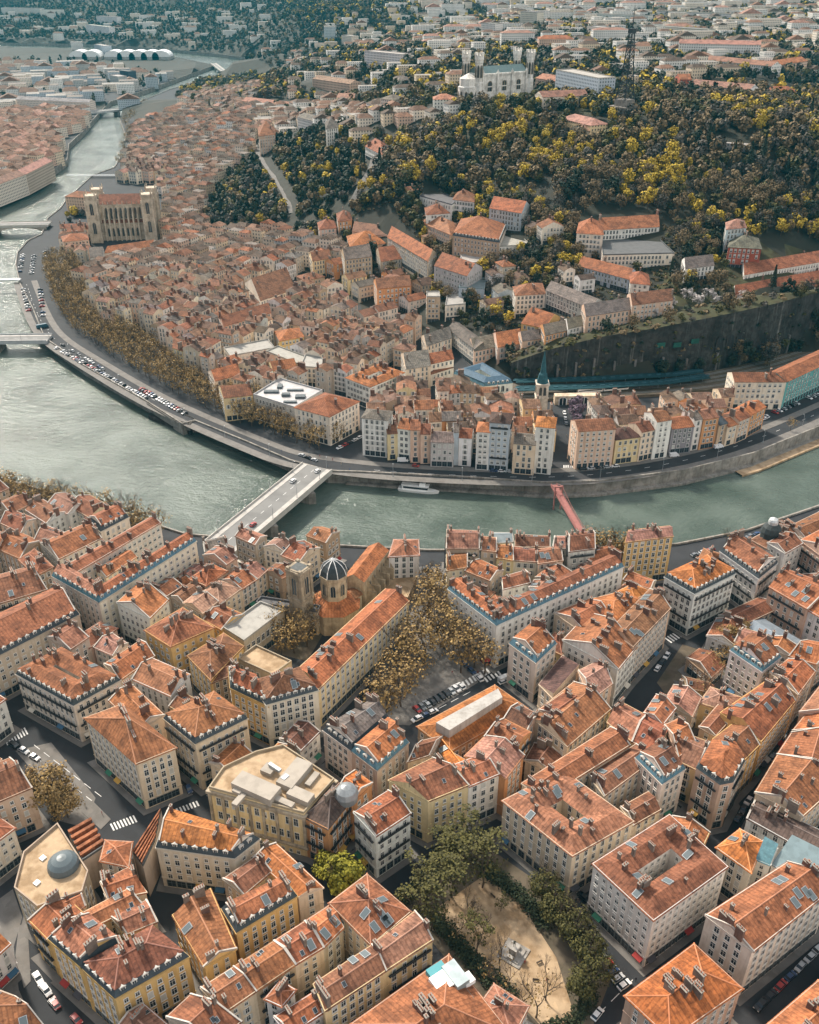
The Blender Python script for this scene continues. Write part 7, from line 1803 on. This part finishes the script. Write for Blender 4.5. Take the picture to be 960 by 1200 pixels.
# ------------------------------------------------------------------ cars
def car_parts():
    L, W = 4.2, 1.75
    low = [(-2.1, .35), (-2.1, .78), (-1.95, .9), (1.2, .95), (2.0, .78), (2.1, .6), (2.1, .35)]
    b = MB()
    def ext(prof, w, mi):
        for i in range(len(prof)):
            a, c = prof[i], prof[(i+1) % len(prof)]
            b.face([(a[0], -w, a[1]), (a[0], w, a[1]), (c[0], w, c[1]), (c[0], -w, c[1])], mi)
        b.face([(x, -w, z) for x, z in prof][::-1], mi); b.face([(x, w, z) for x, z in prof], mi)
    ext(low, W/2, 0); body = MB(); body.v, body.f, body.mi, body.uv = b.v[:], b.f[:], b.mi[:], b.uv[:]
    b = MB()
    cab = [(-1.85, .9), (-1.35, 1.42), (.35, 1.45), (1.15, .94)]
    b.v = []; b0 = b
    def ext2(b, prof, w0, w1, mi):
        lo = [(x, (w0 if z < 1 else w1), z) for x, z in prof]
        for i in range(len(prof)):
            a, c = lo[i], lo[(i+1) % len(prof)]
            b.face([(a[0], -a[1], a[2]), (a[0], a[1], a[2]), (c[0], c[1], c[2]), (c[0], -c[1], c[2])], mi)
        b.face([(x, -w, z) for x, w, z in lo][::-1], mi); b.face([(x, w, z) for x, w, z in lo], mi)
    glass = MB(); ext2(glass, cab, .84, .70, 0)
    roof = MB(); ext2(roof, [(-1.36, 1.41), (-1.2, 1.47), (.2, 1.49), (.36, 1.44)], .70, .70, 0)
    wheels = []
    for x in (-1.3, 1.3):
        for y in (-.86, .86):
            w = MB(); n = 10
            for i in range(n):
                a0, a1 = i*math.tau/n, (i+1)*math.tau/n
                w.face([(x+.32*math.cos(a0), y-.1, .32+.32*math.sin(a0)), (x+.32*math.cos(a1), y-.1, .32+.32*math.sin(a1)), (x+.32*math.cos(a1), y+.1, .32+.32*math.sin(a1)), (x+.32*math.cos(a0), y+.1, .32+.32*math.sin(a0))])
            for s in (-.1, .1): w.face([(x+.32*math.cos(i*math.tau/n), y+s, .32+.32*math.sin(i*math.tau/n)) for i in range(n)])
            wheels.append(w.mesh('wheel', M['rubber']))
    lamps = []
    for y in (-.62, .62):
        w = MB(); w.box(2.02, 2.13, y-.2, y+.2, .58, .74); lamps.append(w.mesh('headlight', M['lamp']))
    return body.mesh('body', M['carpaint']), glass.mesh('cabin_glass', M['glass']), roof.mesh('roof', M['carpaint']), wheels, lamps
CB, CG, CR, CW, CL = car_parts()
single = MB()
allm = bmesh.new()
for me_, mi in [(CB, 0), (CG, 1), (CR, 0)]+[(w, 2) for w in CW]:
    k = len(allm.faces); allm.from_mesh(me_); allm.faces.ensure_lookup_table()
    for f in allm.faces[k:]: f.material_index = mi
CARM = bpy.data.meshes.new('parked_car'); allm.to_mesh(CARM); allm.free()
for m in ('carpaint', 'glass', 'rubber'): CARM.materials.append(M[m])
CARC = [('white', (.75, .75, .74)), ('white', (.7, .7, .7)), ('silver', (.42, .44, .45)), ('grey', (.16, .17, .18)), ('black', (.02, .02, .022)), ('black', (.025, .027, .03)), ('dark blue', (.03, .06, .14)), ('red', (.33, .03, .025)), ('light grey', (.5, .51, .52))]
R_C = random.Random(9)
def car(p, rz, where, near=False, col=None, z=7.03, group=None, label=None):
    cn, cc = col or R_C.choice(CARC); s = R_C.uniform(.95, 1.1)
    lb = label or f'{cn} car {where}'
    if near:
        r = empty('parked_car', (p.x, p.y, z), rz); r.scale = (s, s, s)
        ob('body', CB, r, cc); ob('cabin_glass', CG, r); ob('roof', CR, r, cc)
        for w in CW: ob('wheel', w, r)
        for l in CL: ob('headlight', l, r)
    else:
        r = ob('parked_car', CARM, None, cc, (p.x, p.y, z)); r.rotation_euler = (0, 0, rz); r.scale = (s, s, s)
    tag(r, lb, 'car', group or (lb if label is None else None))
    return r
def cars(s, n, where, perp=False, near=False, z=7.03, skip=.08, off=0.0):
    a, b = [P(x, y, z) for x, y in pts(s)]; d = b-a; L = d.length; an = math.atan2(d.y, d.x)+(math.pi/2 if perp else 0)
    n = min(n, int(L/(2.5 if perp else 5.2))+1)
    for i in range(n):
        if R_C.random() < skip: continue
        p = a+d*((i+.5)/n); q = p
        car(q, an+R_C.uniform(-.06, .06)+(math.pi if R_C.random() < .5 else 0), where, near, z=z)
cars('27,298 23,320', 9, 'in the round riverside car park', True); cars('40,299 37,322', 8, 'in the round riverside car park', True); cars('53,294 53,318', 8, 'in the round riverside car park', True)
cars('27,338 34,366', 9, 'in the round riverside car park', True); cars('47,338 51,372', 10, 'in the round riverside car park', True)
cars('66,408 172,468', 40, 'in the long riverside car park', True, skip=.12); cars('72,404 122,434', 16, 'in the second lane of the riverside car park', False, skip=.5)
cars('165,456 218,486', 18, 'in the row under the quay trees', True, skip=.15)
cars('483,546 500,549', 4, 'outside the quay houses left of the alley'); cars('545,551 612,554', 9, 'parked below the tall quay houses', skip=.5)
cars('678,551 745,545', 8, 'parked in front of the pink quay house', skip=.3); cars('770,535 845,520', 9, 'parked before the orange quay house', skip=.4)
cars('890,492 960,462', 14, 'lined up below the scaffolded building', True, skip=.3); cars('860,505 900,490', 5, 'on the quay road near the scaffolded building')
cars('350,533 372,541', 4, 'on the bridgehead square', skip=.3); cars('395,527 425,512', 5, 'beside the beige corner hotel', skip=.3)
cars('560,462 600,464', 6, 'on the station forecourt'); cars('660,476 664,500', 4, 'in the street behind the footbridge')
cars('486,834 543,804', 14, 'parked in the row along the church square', True, True, skip=.05); cars('484,846 512,833', 5, 'parked on the theatre side of the church square', False, True)
cars('556,766 572,780', 3, 'parked beside the white mansard block', False, True); cars('540,775 566,800', 4, 'parked under the square trees near the crossing', False, True, skip=.3)
cars('768,788 784,766', 4, 'parked in the street beside the pinkish block', False, True, skip=0)
cars('800,656 900,622', 14, 'parked along the near quay on the right', False, False, skip=.35)
cars('862,965 880,935', 3, 'parked at the fork below the pink prow house', False, True, skip=0)
cars('700,1120 735,1160', 5, 'parked between the park and the white court block', True, True, skip=.2); cars('420,1010 470,985', 4, 'parked below the bare white side wall', False, True, skip=.4)
for s_, n_, wh in (("612,802 700,738", 12, 'parked under the long white mansard block'), ("795,702 804,738", 5, 'parked by the white corner block'), ("902,893 932,838", 8, 'parked in the dark street on the right'), ("722,1022 752,990", 6, 'parked behind the red-brown court block'), ("885,1185 965,1108", 8, 'parked in the bottom right street'), ("250,985 330,1012", 7, 'parked below the theatre'), ("210,905 224,930", 3, 'parked beside the balconied block'), ("600,975 690,1058", 9, 'parked on the street side of the park'), ("40,1140 70,1185", 4, 'parked in the lower left street'), ("10,870 60,900", 4, 'parked by the zebra crossing')):
    cars(s_, n_, wh, False, True, skip=.3)
for a, b, an, c, lb in ((53, 1160, -.7, CARC[0], 'white car driving down the lower left street'), (64, 1178, -.7, CARC[4], 'dark car behind the white one in the lower left street'), (90, 1196, -.7, CARC[7], 'red car at the lower end of the left street'), (15, 905, .6, CARC[4], 'black car by the peach house at the left edge'), (500, 668, .1, CARC[4], 'black car at the river end of the square street'), (700, 1190, .8, CARC[0], 'white car entering from the bottom of the park street'), (590, 800, .5, CARC[0], 'white car waiting at the crossing by the tree square'), (240, 868, .8, CARC[3], 'grey car in the alley beside the balconied block')):
    car(P(a, b, 7), an, '', True, c, label=lb)
an = BR[3]; rp_ = lambda f, o: BR[1]+BR[2]*f+Vector((-BR[2].y, BR[2].x)).normalized()*o
car(rp_(.08, 3), an, '', True, CARC[6], 9.05, label='blue car leaving the stone bridge on the near side'); car(rp_(.27, -3), an, '', True, CARC[7], 9.05, label='red car on the stone bridge'); car(rp_(.78, 3), an, '', True, CARC[0], 9.05, label='white car near the far end of the stone bridge'); car(rp_(.95, -3), an, '', True, CARC[0], 9.05, label='white car turning off the far end of the stone bridge')
# vans and a bus
def van(a, b, an, L, lb, col, h=2.4, name='delivery_van', cat='van', z=7.03):
    p = P(a, b, z); r = empty(name, (p.x, p.y, z), an); tag(r, lb, cat)
    m = MB(); prof = [(-L/2, .45), (-L/2, h), (L/2-1.3, h), (L/2-.5, 1.5), (L/2, 1.2), (L/2, .45)]
    for i in range(6):
        u, v = prof[i], prof[(i+1) % 6]; m.face([(u[0], -1, u[1]), (u[0], 1, u[1]), (v[0], 1, v[1]), (v[0], -1, v[1])])
    m.face([(x, -1, q) for x, q in prof][::-1]); m.face([(x, 1, q) for x, q in prof]); m.build('body', M['carpaint'], r, col)
    m = MB(); m.face([(L/2-1.27, -.85, h-.05), (L/2-1.27, .85, h-.05), (L/2-.47, .85, 1.55), (L/2-.47, -.85, 1.55)][::-1]); m.build('windscreen', M['glass'], r)
    for x in (-L/2+.9, L/2-1):
        for y in (-.95, .95):
            m = MB(); m.tube([(x, y-.12, .38), (x, y+.12, .38)], .38, n=10); m.build('wheel', M['rubber'], r)
van(842, 525, .35, 6, 'white delivery van on the quay road by the orange house', (.75, .75, .75)); van(790, 535, .2, 5.5, 'white van parked by the tall white quay house', (.7, .7, .7)); van(472, 541, 0, 6, 'white van below the white bridgehead house', (.72, .72, .72))
van(592, 797, .5, 6, 'pale van at the corner of the tree square by the white corner house', (.6, .62, .63)); van(50, 384, .6, 9, 'dark blue kiosk van on the quay by the left bridge', (.03, .08, .11), 3)
for p in along(QS, 38)[2:]:
    t = Vector((0, 1)); lamp(p+Vector((0, -6)), 7.14, 1.57, 'street lamp along the quay road below the old town', 'lamps along the quay road')
# ------------------------------------------------------------------ windows, chimneys (second pass)
bvh = BVHTree.FromPolygons([Vector(v) for v in BVV], BVF)
tot = 0
for i, ho in enumerate(HOUSES): tot += finish_house(ho, bvh)
print('fittings', tot, 'objects', len(bpy.data.objects))
# ------------------------------------------------------------------ light and air
SUN_AZ, SUN_EL = math.radians(-36), math.radians(43)        # azimuth from the view direction, to the left
w = bpy.data.worlds.new('World'); SC.world = w; w.use_nodes = True
nt = w.node_tree; bg = nt.nodes['Background']; sk = nt.nodes.new('ShaderNodeTexSky'); sk.sky_type = 'NISHITA'; sk.sun_disc = False
sk.sun_elevation = SUN_EL; sk.sun_rotation = SUN_AZ; sk.air_density = 1.0; sk.dust_density = 4.0; sk.ozone_density = 1.0
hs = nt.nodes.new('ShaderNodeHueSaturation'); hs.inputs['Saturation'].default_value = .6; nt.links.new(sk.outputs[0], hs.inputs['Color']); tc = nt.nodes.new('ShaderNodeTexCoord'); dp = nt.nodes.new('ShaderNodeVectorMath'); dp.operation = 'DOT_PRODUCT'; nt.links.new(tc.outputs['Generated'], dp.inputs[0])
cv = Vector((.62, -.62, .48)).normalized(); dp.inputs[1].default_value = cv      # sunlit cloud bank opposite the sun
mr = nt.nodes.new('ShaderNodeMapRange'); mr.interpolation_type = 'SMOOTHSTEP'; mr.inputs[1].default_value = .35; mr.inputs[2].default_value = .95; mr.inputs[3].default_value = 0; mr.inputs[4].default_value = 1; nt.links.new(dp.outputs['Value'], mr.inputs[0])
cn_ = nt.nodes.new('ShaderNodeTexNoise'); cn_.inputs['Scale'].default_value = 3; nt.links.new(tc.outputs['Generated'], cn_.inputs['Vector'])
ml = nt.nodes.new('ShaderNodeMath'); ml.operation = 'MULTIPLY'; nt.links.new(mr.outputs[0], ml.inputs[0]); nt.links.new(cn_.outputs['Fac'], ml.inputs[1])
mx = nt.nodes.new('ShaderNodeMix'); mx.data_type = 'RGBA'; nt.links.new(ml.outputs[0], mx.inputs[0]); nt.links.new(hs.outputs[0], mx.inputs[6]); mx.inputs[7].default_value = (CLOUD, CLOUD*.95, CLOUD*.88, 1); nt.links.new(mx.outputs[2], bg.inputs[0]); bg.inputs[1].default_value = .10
sl = bpy.data.lights.new('sun', 'SUN'); sl.energy = 3.4; sl.angle = math.radians(5); sl.color = (1, .91, .78)
so = bpy.data.objects.new('sun', sl); COL.objects.link(so)
sd = Vector((math.sin(SUN_AZ)*math.cos(SUN_EL), math.cos(SUN_AZ)*math.cos(SUN_EL), math.sin(SUN_EL)))
so.rotation_euler = sd.to_track_quat('Z', 'Y').to_euler()
hm = bpy.data.materials.new('haze'); hm.use_nodes = True; hn = hm.node_tree.nodes; hn.remove(hn['Principled BSDF'])
pvn = hn.new('ShaderNodeVolumePrincipled'); pvn.inputs['Color'].default_value = (.03, .44, .60, 1); pvn.inputs['Density'].default_value = HAZE; pvn.inputs['Anisotropy'].default_value = 0.1
hm.node_tree.links.new(pvn.outputs[0], hn['Material Output'].inputs['Volume'])
if HAZE > 0:
    b = MB(); b.box(-7000, 7000, -400, 9400, -4, 300); tag(b.build('haze', hm), kind='stuff')
SC.view_settings.view_transform = 'Standard'; SC.view_settings.look = 'None'; SC.view_settings.exposure = EXPO; SC.view_settings.gamma = 1
SC.cycles.use_denoising = True; SC.cycles.max_bounces = 4; SC.cycles.diffuse_bounces = 3; SC.cycles.glossy_bounces = 2; SC.cycles.volume_bounces = 0
SC.cycles.caustics_reflective = False; SC.cycles.caustics_refractive = False
